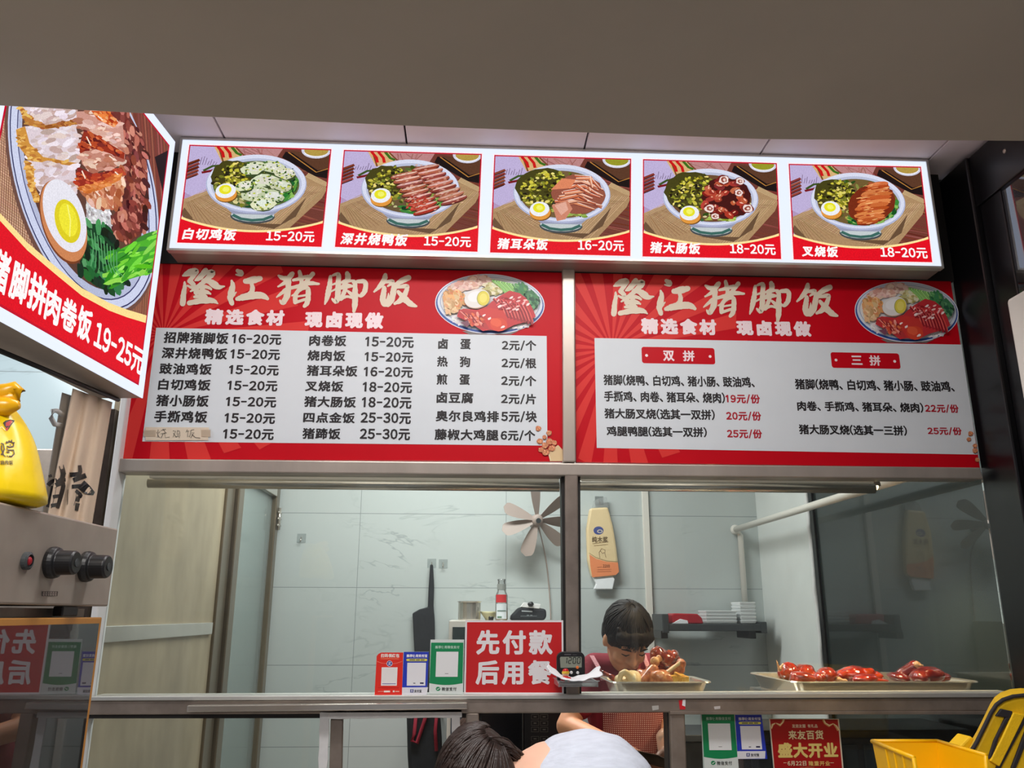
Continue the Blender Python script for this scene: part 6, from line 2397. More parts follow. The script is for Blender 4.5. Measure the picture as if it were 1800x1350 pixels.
for r_ in range(8):
    for c_ in range(2):
        x, y = 934 + 16 * c_, 1256 + 11.2 * r_ + (5 if r_ > 2 else 0)
        w, h = 13, 8
        for p, q_ in (((x, y), (x + w, y)), ((x + w, y), (x + w, y + h)), ((x + w, y + h), (x, y + h)), ((x, y + h), (x, y))):
            I.line([p, q_], .7, (92, 90, 84))
        I.line([(x + 4, y + 4), (x + 9, y + 4)], 1.6, (110, 108, 100))
I.build('key_print', M['ink_print'], mw)
bench = thing('steel_bench', 'steel bench carrying the black microwave under the sill', 'bench', ((mx0 + mx1) / 2, ym + .2, 0))
zt_b = zm1 - .27
MB().box(mx0 - .1, mx1 + .04, ym - .06, ym + .42, zt_b - .03, zt_b).build('benchtop', M['steel'], bench, bevel=.002)
for x in (mx0 - .08, mx1 + .02):
    for y in (ym - .04, ym + .4):
        MB().box(x - .015, x + .015, y - .015, y + .015, 0, zt_b - .03).build('leg', M['steel_dark'], bench)


# ---------------------------------------------------------------- hung on the back wall
def hook(px, py, lab, y=YB):
    c = K(px, py, y)
    t = thing('wall_hook', lab, 'hook', (c.x, y, c.z), 'stick on hooks on the marble wall')
    MB().box(c.x - .024, c.x + .024, y - .003, y, c.z - .024, c.z + .024).build('pad', M['pad'], t)
    b = MB()
    b.tube([(c.x, y - .003, c.z + .006), (c.x, y - .010, c.z - .012), (c.x, y - .022, c.z - .020), (c.x, y - .026, c.z - .008)], .003, 7)
    b.build('hook', M['steel_bright'], t, smooth=True)


hook(530, 946, 'clear stick on hook alone on the marble wall beside the steel door')
hook(759, 990, 'clear stick on hook that carries the black folded apron')
hook(779, 991, 'clear stick on hook empty beside the black folded apron')
hook(1053, 880, 'clear stick on hook that carries the tissue pack')
ya = YB - .035
pts = [(756, 992), (761, 992), (763, 1030), (762, 1066), (764, 1090), (765, 1180), (768, 1400), (736, 1400), (731, 1200), (725, 1078), (737, 1071), (752, 1067), (753, 1040)]
mb = MB().prism([K(x, y, ya) for x, y in pts], (0, .025, 0))
o = tag(mb.build('folded_apron', M['black_soft'], None, bevel=.006), 'black folded apron hanging by its strap on the marble wall', 'apron')
hb_ = thing('hanging_bag', 'dark bag with red handles hanging low behind the taped hatch', 'bag', K(755, 1400, 1.90))
mb = MB().prism([K(x, y, 1.90) for x, y in ((714, 1245), (772, 1245), (776, 1300), (778, 1420), (722, 1420), (716, 1330))], (0, .09, 0))
mb.build('bag_body', M['black_soft'], hb_, bevel=.02)
for pts in ([(732, 1250), (728, 1290), (724, 1302), (733, 1306), (745, 1270), (752, 1248)], [(768, 1250), (765, 1285), (767, 1320)]):
    b = MB()
    b.tube([K(x, y, 1.885) for x, y in pts], .009, 8)
    b.build('handle', M['shirt_red'], hb_, smooth=True)
b = MB()
b.tube([(K(774, 1256, 1.95).x, 1.95, K(774, 1256, 1.95).z), (K(774, 1256, 1.95).x, YB, K(774, 1256, 1.95).z)], .006, 8)
b.build('peg', M['steel_bright'], hb_, smooth=True)

# wall fan
fc = K(944, 914, YB - .14)
fan = thing('wall_fan', 'small wall fan with seven rounded pinkish grey blades on the marble wall', 'fan', fc)
ax = (CAM - fc).normalized()
ax = (ax + Vector((.28, 0, -.12))).normalized()
e1 = ax.cross(Vector((0, 0, 1))).normalized()
e2 = e1.cross(ax).normalized() * 1
if e2.z < 0:
    e2 = -e2
rt = Vector((1, 0, 0)) if e1.x > 0 else Vector((-1, 0, 0))
e1 = e1 if e1.x > 0 else -e1
Sf = (2.5 + YB - .14) / 1450
for deg in (97, 161, 198, 254, 320, 358, 40):
    w = math.radians(deg)
    d = e1 * math.cos(w) + e2 * math.sin(w)
    t = ax.cross(d).normalized()
    tl = .55
    t2 = (t * math.cos(tl) + ax * math.sin(tl)).normalized()
    mb = MB()
    L_ = []
    R_ = []
    for k in range(13):
        s = k / 12
        rad_ = (.026 + s * .178)
        wd2 = .012 + .026 * math.sin(min(1, s * 1.25) * math.pi / 2) if s < .8 else .038 * math.sqrt(max(0, 1 - ((s - .8) / .2) ** 2))
        L_.append(fc + d * rad_ + t2 * wd2 + ax * .004)
        R_.append(fc + d * rad_ - t2 * wd2 + ax * .004)
    mb.prism(L_ + R_[::-1], ax * .003)
    mb.build('blade', M['fan_blade'], fan)
b = MB()
b.lathe([(.030, -.012), (.033, 0), (.031, .016), (.022, .026), (.001, .029)], fc, ax, 28)
hubo = b.build('hub', M['fan_blade'], fan, smooth=True)
b = MB()
b.lathe([(.014, .028), (.014, .031), (.001, .031)], fc, ax, 18)
b.build('badge', M['grey_plastic'], hubo)
b = MB()
b.tube([fc - ax * .012, Vector((fc.x, YB - .03, fc.z - .01)), Vector((fc.x, YB, fc.z - .01))], [.024, .018, .03], 14)
b.build('motor_arm', M['fan_blade'], fan, smooth=True)
b = MB()
b.tube(spline([tuple(K(x, y, yy)) for x, y, yy in ((947, 928, YB - .08), (955, 960, YB - .02), (962, 1000, YB - .012), (967, 1060, YB - .012), (968, 1089, YB - .012))], 6), .0035, 6)
b.build('cord', M['fan_blade'], fan, smooth=True)

# tissue pack
yt = YB - .05
tp_ = thing('tissue_pack', 'hanging cream and orange pack of paper tissues beside the post', 'pack', K(1062, 1036, yt))
M['tissue_cream'] = pm('cream_wrapper', rgb(226, 202, 158), .35, var=.05, bump=.3, bscale=30)
M['tissue_orange'] = pm('orange_wrapper', rgb(232, 142, 92), .35, var=.05)
oln = [(1037, 893), (1069, 891), (1078, 925), (1084, 962), (1088, 1000), (1087, 1008), (1078, 1013), (1040, 1015), (1033, 985), (1031, 930)]
MB().prism([K(x, y, yt) for x, y in oln], (0, .045, 0)).build('wrapper', M['tissue_cream'], tp_, bevel=.012)
I = Ink(PY(yt), off=.001)
f7 = lambda x, y: (1020 + x * 90 / 639, 860 + y * 190 / 1350)
I.poly([f7(115, 815), f7(200, 870), f7(330, 905), f7(470, 915), f7(484, 1030), f7(445, 1070), f7(150, 1100), f7(125, 960)], (234, 142, 94))
I.line([f7(110, 795), f7(200, 855), f7(330, 895), f7(468, 905)], .7, (150, 120, 60))
I.ell(*f7(228, 515), 8.8, 7.2, (66, 78, 140), n=22)
I.ell(*f7(245, 525), 5.0, 3.2, (206, 196, 176), n=16)
I.ell(*f7(245, 525), 3.2, 1.8, (66, 78, 140), n=12)
a, b_ = f7(145, 590), f7(345, 665)
tx(I, '纯木浆', a[0], b_[0], a[1], b_[1], (104, 84, 56), .02)
I.line([f7(150, 680), f7(352, 655)], .7, (160, 130, 90))
I.line([f7(170, 705), f7(345, 688)], .7, (160, 130, 90))
I.line([f7(245, 860), f7(235, 790), f7(265, 740), f7(310, 760), f7(305, 800), f7(322, 855)], .7, (120, 90, 60))
I.line([f7(250, 770), f7(275, 800), f7(300, 790)], .7, (120, 90, 60))
a, b_ = f7(282, 940), f7(368, 978)
tx(I, '2200', a[0], b_[0], a[1], b_[1], (110, 66, 40), .02)
for y in (970, 1000, 1025):
    I.line([f7(210, y + 5), f7(275 if y < 980 else 390, y)], .7, (170, 96, 60))
I.build('wrapper_print', M['ink_print'], tp_)
a = [K(x, y, yt + .012) for x, y in ((1041, 894), (1044, 880), (1052, 876), (1066, 874), (1070, 892))]
MB().prism(a, (0, .012, 0)).build('top_film', M['clear'], tp_)
a = [K(x, y, yt + .008) for x, y in ((1041, 1014), (1077, 1012), (1081, 1018), (1077, 1036), (1044, 1036), (1048, 1026))]
MB().prism(a, (0, .03, 0)).build('white_end', M['paper'], tp_, bevel=.005)

# cable trunking and white water pipes
yk = YB - .022
p0, p1 = K(1132, 700, yk), K(1144, 1500, yk)
xk_ = (K(1128, 865, yk).x + K(1140, 865, yk).x) / 2
struct(MB().box(xk_ - .018, xk_ + .018, yk, YB, .3, CEIL - .01).build('trim_7', M['pipe'], bevel=.003))
jx = K(1292, 931, YB - .03)
pp_ = thing('water_pipe', 'white plastic water pipe running along the kitchen side wall and down behind the shelf', 'pipe', jx)
b = MB()
end = K(1560, 846, .30)
b.tube([jx, Vector((jx.x + .0, .12, jx.z - .005))], .017, 14)
b.build('long_run', M['pipe'], pp_, smooth=True)
b = MB()
b.ell(jx, .026, .026, .028, None, 14)
b.build('elbow', M['pipe'], pp_, smooth=True)
b = MB()
dx = K(1307, 950, YB - .02)
b.tube([jx + Vector((.0, 0, -.0)), Vector((jx.x + .03, YB - .022, jx.z - .03)), Vector((jx.x + .03, YB - .022, K(1250, 1097, YB - .26).z + .058))], .016, 14)
b.build('down_pipe', M['pipe'], pp_, smooth=True)

# wall shelf with lunch boxes
ys = YB - .26
zs = K(1250, 1097, ys).z
sx0, sx1 = K(1164, 1100, ys).x, K(1344, 1100, ys).x
sf = thing('shelf', 'dark grey wall shelf under the white pipe holding plastic lunch boxes', 'shelf', ((sx0 + sx1) / 2, ys + .13, zs))
MB().box(sx0 + .02, sx1, ys, YB - .046, zs - .035, zs).build('board', M['grey_plastic'], sf, bevel=.003)
MB().box(sx0, sx0 + .035, ys - .004, YB - .002, zs - .045, zs + .05).build('end_bracket', M['grey_plastic'], sf, bevel=.004)
MB().box(sx1 - .02, sx1 + .012, ys - .004, YB - .002, zs - .045, zs + .012).build('end_bracket', M['grey_plastic'], sf, bevel=.004)
for x in (1168, 1323):
    c = K(x, 1112, ys)
    MB().box(c.x - .018, c.x + .018, ys, YB - .05, zs - .072, zs - .034).build('foot', M['black'], sf, bevel=.003)
rc = [K(x, y, ys + .04) for x, y in ((1183, 1097), (1181, 1080), (1186, 1078), (1226, 1079), (1234, 1086), (1237, 1096))]
rc[0].z = rc[-1].z = zs + .001
tag(MB().prism(rc, (0, .14, 0)).build('red_box', M['red_plastic'], None, bevel=.006), 'flat red plastic case lying on the dark grey wall shelf', 'box')
rc = [K(x, y, ys + .02) for x, y in ((1181, 1096), (1196, 1088), (1209, 1091), (1210, 1096))]
rc = [Vector((p.x, p.y, max(p.z, zs + .001))) for p in rc]
rc[0].z = rc[-1].z = zs + .001
tag(MB().prism(rc, (0, .012, 0)).build('plastic_wrap', M['paper'], None, bevel=.002), 'crumpled white wrapper lying before the red case on the shelf', 'wrapper')
for (a0, a1, top, lab, nn) in ((1241, 1297, 1073, 'low stack of clear lunch boxes in the middle of the grey shelf', 4), (1302, 1331, 1058, 'tall stack of clear lunch boxes at the outer end of the grey shelf', 6)):
    x0, x1 = K(a0, 1090, ys + .05).x, K(a1, 1090, ys + .05).x
    zt_ = K((a0 + a1) / 2, top, ys + .05).z
    t = thing('lunch_box_stack', lab, 'lunch boxes', ((x0 + x1) / 2, ys + .13, zs), 'plastic lunch boxes on the shelf')
    hh = (zt_ - zs - .002) / nn
    for k in range(nn):
        z0 = zs + .002 + hh * k
        i_ = .006
        b = MB()
        b.hexa([(x0 + i_, ys + .05 + i_, z0), (x1 - i_, ys + .05 + i_, z0), (x1, ys + .05, z0 + hh * .95), (x0, ys + .05, z0 + hh * .95)],
               [(x0 + i_, ys + .21 - i_, z0), (x1 - i_, ys + .21 - i_, z0), (x1, ys + .21, z0 + hh * .95), (x0, ys + .21, z0 + hh * .95)])
        b.build('lunch_box', M['cloudy'] if 'cloudy' in M else M.setdefault('cloudy', glass_mat('cloudy_plastic', (.9, .93, .95), 1.0, .78, (.95, .97, .98, 1))), t, bevel=.004)

# dark box under the wide tray, added to keep the lower window dark
cc = thing('dark_filler', 'added dark box behind the poster that darkens the lower window', 'cupboard', (1.24, .36, 0))
MB().box(.86, 1.60, .24, .54, 0, 1.10).build('body', pm('dark_filler_brown', rgb(44, 38, 32), .25, var=.3), cc, bevel=.004)
MB().box(.88, 1.22, .228, .239, .06, 1.06).build('door', pm('dark_filler_green_grey', rgb(48, 52, 48), .2), cc, bevel=.003)
MB().box(1.24, 1.58, .228, .239, .06, 1.06).build('door', M['side_glass'], cc, bevel=.003)

gc_ = K(1228, 1291, 1.30)
gx0, gx1 = K(1192, 1291, 1.30).x, K(1266, 1291, 1.30).x
crt = thing('storage_crate', 'dark grey crate seen between the narrow post and the green pay sticker', 'crate', ((gx0 + gx1) / 2, 1.45, 0))
MB().box(gx0, gx1, 1.30, 1.62, 0, gc_.z - .03).build('body', M['black_soft'], crt, bevel=.004)
MB().box(gx0 - .01, gx1 + .01, 1.29, 1.63, gc_.z - .028, gc_.z).build('lid', M['grey_plastic'], crt, bevel=.004)

# cutting table, board
tt = thing('cutting_table', 'steel cutting table before the cook under the serving ledge', 'table', (.60, .30, 0))
MB().box(.30, .84, .12, .46, .80, .83).build('tabletop', M['steel'], tt, bevel=.003)
for x in (.33, .81):
    for y in (.15, .43):
        MB().box(x - .015, x + .015, y - .015, y + .015, 0, .80).build('leg', M['steel_dark'], tt)
tag(MB().box(.44, .80, .15, .42, .831, .865).build('chopping_board', pm('chopping_board_wood', rgb(170, 126, 84), .6, var=.2, vscale=20), None, bevel=.006), 'thick wooden chopping board on the steel cutting table', 'board')

# ================================================================== PEOPLE
# ---------------------------------------------------------------- the cook behind the glass
HC = K(1101, 1122, .56)
th_ = math.radians(40)
fwd = Vector((.16, -math.cos(th_), -math.sin(th_))).normalized()
sid = fwd.cross(Vector((0, 0, 1))).normalized()      # towards the cook's own right is -sid
if sid.x < 0:
    sid = -sid
up_ = sid.cross(fwd).normalized()
if up_.z < 0:
    up_ = -up_
HR = Matrix((sid, -fwd, up_)).transposed()            # local x side, y backwards, z up


def hp(x, y, z):
    """point in the head frame: x to the viewer's right, y forwards, z up"""
    return HC + sid * x + fwd * y + up_ * z


sh1, sh2 = K(1046, 1176, .70), K(1160, 1176, .70)
el1, el2 = K(997, 1276, .62), K(1180, 1268, .64)
wr1, wr2 = K(1128, 1336, .36), K(1173, 1316, .42)
nb_ = K(1103, 1172, .69)
chest, belly, hips = K(1104, 1240, .71), K(1104, 1330, .69), Vector((K(1104, 1300, .70).x, .70, .80))
bx_ = hips.x
head = [('e', HC + up_ * .01 - fwd * .008, (.073, .088, .100), HR), ('e', hp(0, .022, -.052), (.058, .064, .062), HR), ('e', hp(0, .048, -.088), (.030, .030, .024), HR),
        ('e', hp(-.034, .052, -.034), (.026, .028, .026), HR), ('e', hp(.034, .052, -.034), (.026, .028, .026), HR),
        ('e', hp(0, .072, .020), (.050, .016, .014), HR), ('c', hp(0, .082, .004), hp(0, .098, -.030), .009, .013), ('e', hp(-.012, .088, -.033), (.008, .010, .008), HR), ('e', hp(.012, .088, -.033), (.008, .010, .008), HR),
        ('e', hp(0, .078, -.062), (.024, .012, .012), HR), ('e', hp(-.074, -.006, -.012), (.010, .018, .028), HR), ('e', hp(.074, -.006, -.012), (.010, .018, .028), HR)]


def hand(wr, dirn, palm_n, s=1.0):
    """a curled hand: palm, four bent fingers of different lengths, thumb from the palm side"""
    d = Vector(dirn).normalized()
    nrm = Vector(palm_n).normalized()
    w = d.cross(nrm).normalized()
    out = [('c', wr, wr + d * .03 * s, .022 * s, .026 * s)]
    for k in range(4):
        a = wr + d * .035 * s + w * (k - 1.5) * .017 * s
        b = wr + d * .082 * s + w * (k - 1.5) * .019 * s
        out.append(('c', a, b, .013 * s, .0105 * s))
        ln = (.034, .040, .038, .030)[k] * s
        c = b + (d * .75 + nrm * .66).normalized() * ln
        e = c + (d * .1 + nrm * 1.0).normalized() * ln * .75
        out += [('c', b, c, .0098 * s, .0090 * s), ('c', c, e, .0088 * s, .0078 * s)]
    a = wr + d * .022 * s - w * .024 * s
    b = a + (d * .45 - w * .8 + nrm * .35).normalized() * .038 * s
    c = b + (d * .8 - w * .1 + nrm * .5).normalized() * .03 * s
    out += [('c', a, b, .014 * s, .011 * s), ('c', b, c, .0105 * s, .009 * s)]
    return out


d1 = (Vector((.62, .30, .90)) - wr1).normalized()
ck = thing('person', 'cook in a dark red shirt and checked apron looking down over the narrow tray', 'person', (bx_, .70, 0))
body = head + [('c', hp(0, -.02, -.07), nb_, .050, .054), ('c', sh1, sh2, .05, .05), ('e', chest, (.145, .092, .17)), ('e', belly, (.14, .10, .16)), ('e', hips, (.155, .105, .12)),
               ('c', sh1, el1, .045, .040), ('c', el1, wr1, .040, .026), ('c', sh2, el2, .045, .038), ('c', el2, wr2, .038, .027)]
for s in (-1, 1):
    h_, k_, a_ = Vector((bx_ + s * .085, .71, .76)), Vector((bx_ + s * .09, .70, .44)), Vector((bx_ + s * .095, .74, .075))
    body += [('c', h_, k_, .085, .055), ('c', k_, a_, .055, .036), ('c', a_, a_ + Vector((0, -.13, -.035)), .036, .026)]
body += hand(wr1, Vector((.6, -.35, -.75)), Vector((.3, .8, -.3)))
body += hand(wr2, Vector((-.15, -.45, -.88)), Vector((-.9, .3, -.1)))
organic(body, .0055, 4).build('body', M['skin'], ck, smooth=True)
# hair: short black crop with a fringe
hair = [('e', hp(0, -.014, .038), (.083, .098, .092), HR), ('e', hp(0, -.045, .0), (.078, .066, .085), HR), ('e', hp(-.03, .062, .058), (.042, .026, .026), HR), ('e', hp(.03, .062, .056), (.042, .026, .028), HR), ('e', hp(0, .068, .064), (.05, .024, .026), HR),
        ('e', hp(-.066, .018, .03), (.016, .036, .042), HR), ('e', hp(.066, .018, .03), (.016, .036, .042), HR)]
for k in range(9):
    x = -.058 + .0145 * k
    hair.append(('c', hp(x, .055 - abs(x) * .2, .075), hp(x * 1.06, .083 - abs(x) * .35, .026 + (.006 if k % 2 else 0)), .012, .004))
hm = organic(hair, .005, 2, .0025, 60, 3)
rr = random.Random(31)
for k in range(170):
    ph = rr.uniform(0, 6.28)
    tw = rr.uniform(-.35, .35)
    path = []
    for i in range(8):
        t2 = .12 + i / 7 * ((1.62 + .10 * math.sin(k * 1.3)) if math.cos(ph) > .2 else 1.7)
        a_ = ph + tw * t2
        g_ = 1.01 + rr.uniform(0, .012) + (.05 * t2 / 1.7 if math.cos(ph) > .1 else 0)
        path.append(hp(math.sin(t2) * math.sin(a_) * .083 * g_, -.014 + math.sin(t2) * math.cos(a_) * .099 * g_, .038 + math.cos(t2) * .092 * g_))
    hm.tube(path, [.0012, .0022, .0024, .0024, .0022, .002, .0016, .0006], 5)
hm.build('hair', M['hair'], ck, smooth=True)
M['eye_line'] = pm('eye_lash_line', rgb(40, 26, 22), .5)
for s in (-1, 1):
    b = MB()
    b.tube([hp(s * .018, .0865, .002), hp(s * .031, .086, -.003), hp(s * .045, .079, .000)], [.0014, .0028, .0014], 7)
    b.build('eye', M['eye_line'], ck, smooth=True)
    b = MB()
    b.tube([hp(s * .016, .090, .019), hp(s * .032, .088, .024), hp(s * .049, .078, .019)], [.002, .0034, .0016], 7)
    b.build('eyebrow', M['hair'], ck, smooth=True)
b = MB()
b.tube([hp(-.02, .084, -.064), hp(-.008, .0905, -.062), hp(0, .091, -.0635), hp(.008, .0905, -.062), hp(.02, .084, -.064)], [.002, .0036, .0034, .0036, .002], 8)
b.build('lips', M['skin_shade'], ck, smooth=True)
# shirt with short sleeves
sl1, sl2 = sh1.lerp(el1, .62), sh2.lerp(el2, .62)
shirt = [('c', sh1, sh2, .058, .058), ('e', chest, (.158, .104, .182)), ('e', belly, (.153, .112, .168)), ('c', sh1, sl1, .058, .058), ('c', sh2, sl2, .058, .056), ('c', K(1084, 1174, .715), K(1122, 1174, .715), .052, .052)]
organic(shirt, .007, 4, .004, 14, 2).build('shirt', M['shirt_red'], ck, smooth=True)
trousers = [('e', hips + Vector((0, 0, -.03)), (.165, .115, .12))]
for s in (-1, 1):
    h_, k_, a_ = Vector((bx_ + s * .085, .71, .76)), Vector((bx_ + s * .09, .70, .44)), Vector((bx_ + s * .095, .74, .10))
    trousers += [('c', h_, k_, .096, .068), ('c', k_, a_, .066, .052)]
organic(trousers, .009, 4).build('trousers', pm('dark_trousers', rgb(32, 32, 38), .9), ck, smooth=True)
for s in (-1, 1):
    a_ = Vector((bx_ + s * .095, .735, .0))
    organic([('c', a_ + Vector((0, .03, .045)), a_ + Vector((0, -.12, .04)), .042, .036)], .008, 3).build('shoe', M['black'], ck, smooth=True)
# gingham apron
m = bpy.data.materials.new('red_checked_apron_cloth')
N, L = nodes_of(m)
bs = N['Principled BSDF']
bs.inputs['Roughness'].default_value = .85
tc = N.new('ShaderNodeTexCoord')
sp_ = N.new('ShaderNodeSeparateXYZ')
L.new(tc.outputs['Object'], sp_.inputs[0])


def stripe(o_):
    a_ = N.new('ShaderNodeMath')
    a_.operation = 'MULTIPLY'
    a_.inputs[1].default_value = 150.0
    L.new(o_, a_.inputs[0])
    f_ = N.new('ShaderNodeMath')
    f_.operation = 'FRACT'
    L.new(a_.outputs[0], f_.inputs[0])
    g_ = N.new('ShaderNodeMath')
    g_.operation = 'GREATER_THAN'
    g_.inputs[1].default_value = .55
    L.new(f_.outputs[0], g_.inputs[0])
    return g_.outputs[0]


ml = N.new('ShaderNodeMath')
ml.operation = 'MULTIPLY'
L.new(stripe(sp_.outputs['X']), ml.inputs[0])
L.new(stripe(sp_.outputs['Z']), ml.inputs[1])
mx = N.new('ShaderNodeMix')
mx.data_type = 'RGBA'
mx.inputs['A'].default_value = rgb(122, 52, 54)
mx.inputs['B'].default_value = rgb(212, 182, 176)
L.new(ml.outputs[0], mx.inputs['Factor'])
L.new(mx.outputs['Result'], bs.inputs['Base Color'])
M['gingham'] = m
M['strap_check'] = pm('pale_pink_strap', rgb(224, 156, 164), .85, var=.5, vscale=300)
mb = MB()
wx = .115


def apf(u, v):
    z0, z1 = K(1104, 1215, .60).z, .62
    z = z0 + (z1 - z0) * v
    x = (u - .5) * 2 * wx * (1.0 + .10 * v)
    front = .105 + .012 * math.sin(3 + 9 * v) * math.sin(u * 9)
    cy = chest.y + (belly.y - chest.y) * min(1, v * 1.4)
    y = cy - .118 * math.sqrt(max(.05, 1 - (x / .21) ** 2)) + .004 * math.sin(14 * u + 5 * v) - .004
    if v > .75:
        y -= .012
    return Vector((chest.x + .005 + x, y, z))


mb.grid(apf, 24, 30)
mb.sheet = True
ap = mb.build('apron', M['gingham'], ck, smooth=True, solid=.003)
for (p, q_) in ((K(1040, 1152, .655), K(1060, 1196, .585)), (K(1131, 1150, .655), K(1142, 1196, .585))):
    b = MB()
    w_ = Vector((.008, 0, 0))
    n_ = Vector((0, -.003, 0))
    m_ = p.lerp(q_, .5) + Vector((0, -.022, .004))
    for a_, c_ in ((p, m_), (m_, q_)):
        b.hexa([a_ - w_ + n_, a_ + w_ + n_, c_ + w_ + n_, c_ - w_ + n_], [a_ - w_, a_ + w_, c_ + w_, c_ - w_])
    b.build('strap', M['strap_check'], ap)
# thin plastic glove
M['glove'] = pm('thin_plastic_glove', rgb(232, 206, 190), .3, alpha=.55, coat=.4)
gl = [(p[0], p[1], p[2], p[3] + .0035, p[4] + .0035) for p in hand(wr2, Vector((-.15, -.45, -.88)), Vector((-.9, .3, -.1)))]
organic(gl + [('c', wr2 + Vector((0, .01, .03)), wr2, .034, .034)], .005, 2, .002, 50, 4).build('plastic_glove', M['glove'], ck, smooth=True)
b = MB()
b.lathe([(.0305, -.004), (.0335, -.003), (.0335, .003), (.0305, .004)], wr2.lerp(el2, .16), (el2 - wr2), 20)
b.build('wristband', M['grey_plastic'], ck, smooth=True)
# slab of roast meat being cut
sl_ = [K(x, y, .30) for x, y in ((1104, 1317), (1130, 1322), (1158, 1328), (1176, 1337), (1178, 1352), (1160, 1349), (1130, 1341), (1112, 1332))]
o = MB().prism(sl_, (0, .025, 0)).build('cleaver', pm('dark_cleaver_blade', rgb(74, 60, 46), .35, .5, var=.3, vscale=30), None, bevel=.003)
tag(o, 'dark broad cleaver blade held level before the checked apron', 'knife')

# ---------------------------------------------------------------- the customer bending at the counter
YP = -0.92


def KC(px, py, y):
    return K(px, py + 11, y)


SP = (2.5 + YP) / 1450
cus = thing('person', 'customer in a light grey T-shirt bending forward with dark hair hanging down', 'person', (.36, YP, 0))
hc2 = KC(838, 1392, YP)
nk = KC(902, 1410, YP)
shl = KC(985, 1402, YP)
bk_ = KC(1034, 1432, YP)
lo_ = KC(1085, 1490, YP + .02)
hip = Vector((KC(1150, 1500, YP).x, YP + .02, .86))
f2 = Vector((-.55, .35, -.76)).normalized()
body = [('e', hc2, (62 * SP, .09, 86 * SP)), ('c', hc2 + Vector((.03, 0, -.01)), nk, .06, .062), ('c', nk, shl, 68 * SP, 98 * SP), ('e', bk_, (104 * SP, .13, 120 * SP)), ('c', bk_, lo_, .122, .125), ('c', lo_, hip, .125, .13),
        ('e', hc2 + f2 * .07, (.05, .05, .05)), ('e', hc2 + f2 * .105 + Vector((0, .0, .01)), (.014, .014, .014)), ('e', hc2 + Vector((0, -.09, .0)), (.02, .012, .03))]
for s in (-1, 1):
    sh_ = bk_ + Vector((-.05, s * .15, -.05))
    e_ = sh_ + Vector((-.05, s * .02, -.26))
    w_ = e_ + Vector((-.14, s * -.02, -.14))
    body += [('c', sh_, e_, .048, .040), ('c', e_, w_, .038, .027)] + hand(w_, Vector((-.6, 0, -.8)), Vector((.2, -s * .8, -.4)))
    h_, k_, a_ = hip + Vector((0, s * .085, -.05)), Vector((hip.x - .04, YP + .02 + s * .09, .46)), Vector((hip.x + .02, YP + .02 + s * .09, .08))
    body += [('c', h_, k_, .09, .058), ('c', k_, a_, .058, .04), ('c', a_, a_ + Vector((-.14, 0, -.04)), .038, .028)]
organic(body, .007, 5).build('body', M['skin_pale'], cus, smooth=True)
for s in (-1, 1):
    b = MB()
    b.ell(hc2 + f2 * .085 + Vector((-.02, s * .03, .03)), .008, .012, .006, None, 10)
    b.build('eye', M['eye_line'], cus, smooth=True)
m = pm('heather_grey_jersey', rgb(196, 202, 214), .9, var=.10, vscale=70, bump=.25, bscale=160, stretch=(.35, 1, 1.6))
shirt = [('e', bk_, (112 * SP, .142, 132 * SP)), ('c', KC(1026, 1421, YP), KC(1034, 1422, YP), 128 * SP, 130 * SP), ('c', KC(978, 1384, YP), KC(1020, 1380, YP), 66 * SP, 82 * SP), ('c', bk_, lo_, .140, .142), ('c', lo_, hip + Vector((0, 0, .02)), .142, .145)]
for s in (-1, 1):
    sh_ = bk_ + Vector((-.05, s * .15, -.05))
    shirt.append(('c', sh_, sh_ + Vector((-.02, s * .01, -.14)), .066, .066))
organic(shirt, .008, 5, .004, 12, 6).build('t_shirt', m, cus, smooth=True)
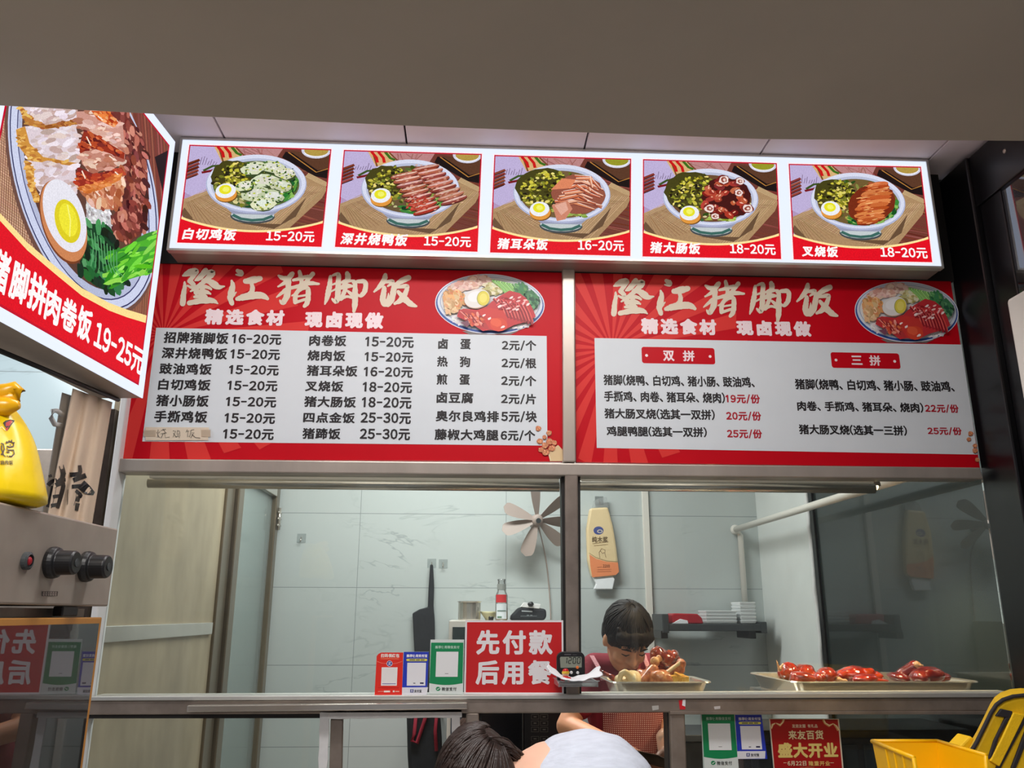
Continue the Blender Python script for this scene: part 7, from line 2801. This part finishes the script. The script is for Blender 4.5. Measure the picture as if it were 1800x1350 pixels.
# collar band at the neck opening
jeans = [('e', hip + Vector((0, 0, -.06)), (.15, .165, .12))]
for s in (-1, 1):
    h_, k_, a_ = hip + Vector((0, s * .085, -.05)), Vector((hip.x - .04, YP + .02 + s * .09, .46)), Vector((hip.x + .02, YP + .02 + s * .09, .11))
    jeans += [('c', h_, k_, .105, .075), ('c', k_, a_, .072, .058)]
organic(jeans, .01, 4).build('trousers', pm('dark_denim', rgb(44, 52, 74), .9, var=.1), cus, smooth=True)
for s in (-1, 1):
    a_ = Vector((hip.x + .02, YP + .02 + s * .09, 0))
    organic([('c', a_ + Vector((.03, 0, .045)), a_ + Vector((-.13, 0, .04)), .044, .038)], .008, 3).build('shoe', M['white'], cus, smooth=True)
# hair falling forward
hp2 = [('e', KC(836, 1390, YP), (70 * SP, .104, 108 * SP)), ('c', KC(850, 1330, YP), KC(880, 1335, YP), 50 * SP, 30 * SP), ('c', KC(880, 1314, YP), KC(926, 1322, YP), 24 * SP, 7 * SP), ('c', KC(800, 1350, YP), KC(782, 1440, YP), 36 * SP, 20 * SP), ('c', KC(840, 1400, YP), KC(800, 1500, YP), .08, .03)]
mbh = organic(hp2, .006, 4, .004, 40, 8)
cr_ = KC(856, 1290, YP - .02)
rr = random.Random(21)
hcn = KC(836, 1390, YP)
axh = Vector((.42, -.25, .87)).normalized()
Rh = Vector((0, 0, 1)).rotation_difference(axh).to_matrix()
for k in range(150):
    a0 = rr.uniform(-1.0, 1.0)
    ph = rr.uniform(-2.6, 1.2)
    path = []
    for i in range(9):
        t = i / 8
        th2 = .25 + t * 1.35
        # from the crown down over the ball, towards the viewer side and sideways
        dx = math.sin(th2) * math.sin(ph + .25 * a0 * t)
        dy = -math.sin(th2) * math.cos(ph + .25 * a0 * t)
        dz = math.cos(th2)
        g_ = 1.012 + .010 * math.sin(3 * t + k)
        dv = Rh @ Vector((dx, dy, dz))
        path.append(hcn + Vector((dv.x * 71 * SP * g_, dv.y * .104 * g_, dv.z * 109 * SP * g_)))
    mbh.tube(path, [.0012, .0022, .0026, .0026, .0026, .0024, .0022, .0016, .0006], 5)
for k in range(26):
    y0 = rr.uniform(1284, 1312)
    x0 = rr.uniform(845, 870)
    p = [KC(x0, y0, YP - .03 + rr.uniform(-.03, .03)), KC(x0 + 30, y0 + rr.uniform(2, 14), YP - .03), KC(x0 + 52, y0 + rr.uniform(14, 30), YP - .02), KC(x0 + 60, y0 + rr.uniform(30, 50), YP - .01)]
    mbh.tube([Vector(q_) for q_ in spline([tuple(v) for v in p], 4)], .0014, 5)
mbh.build('hair', M['hair_brown'], cus, smooth=True)
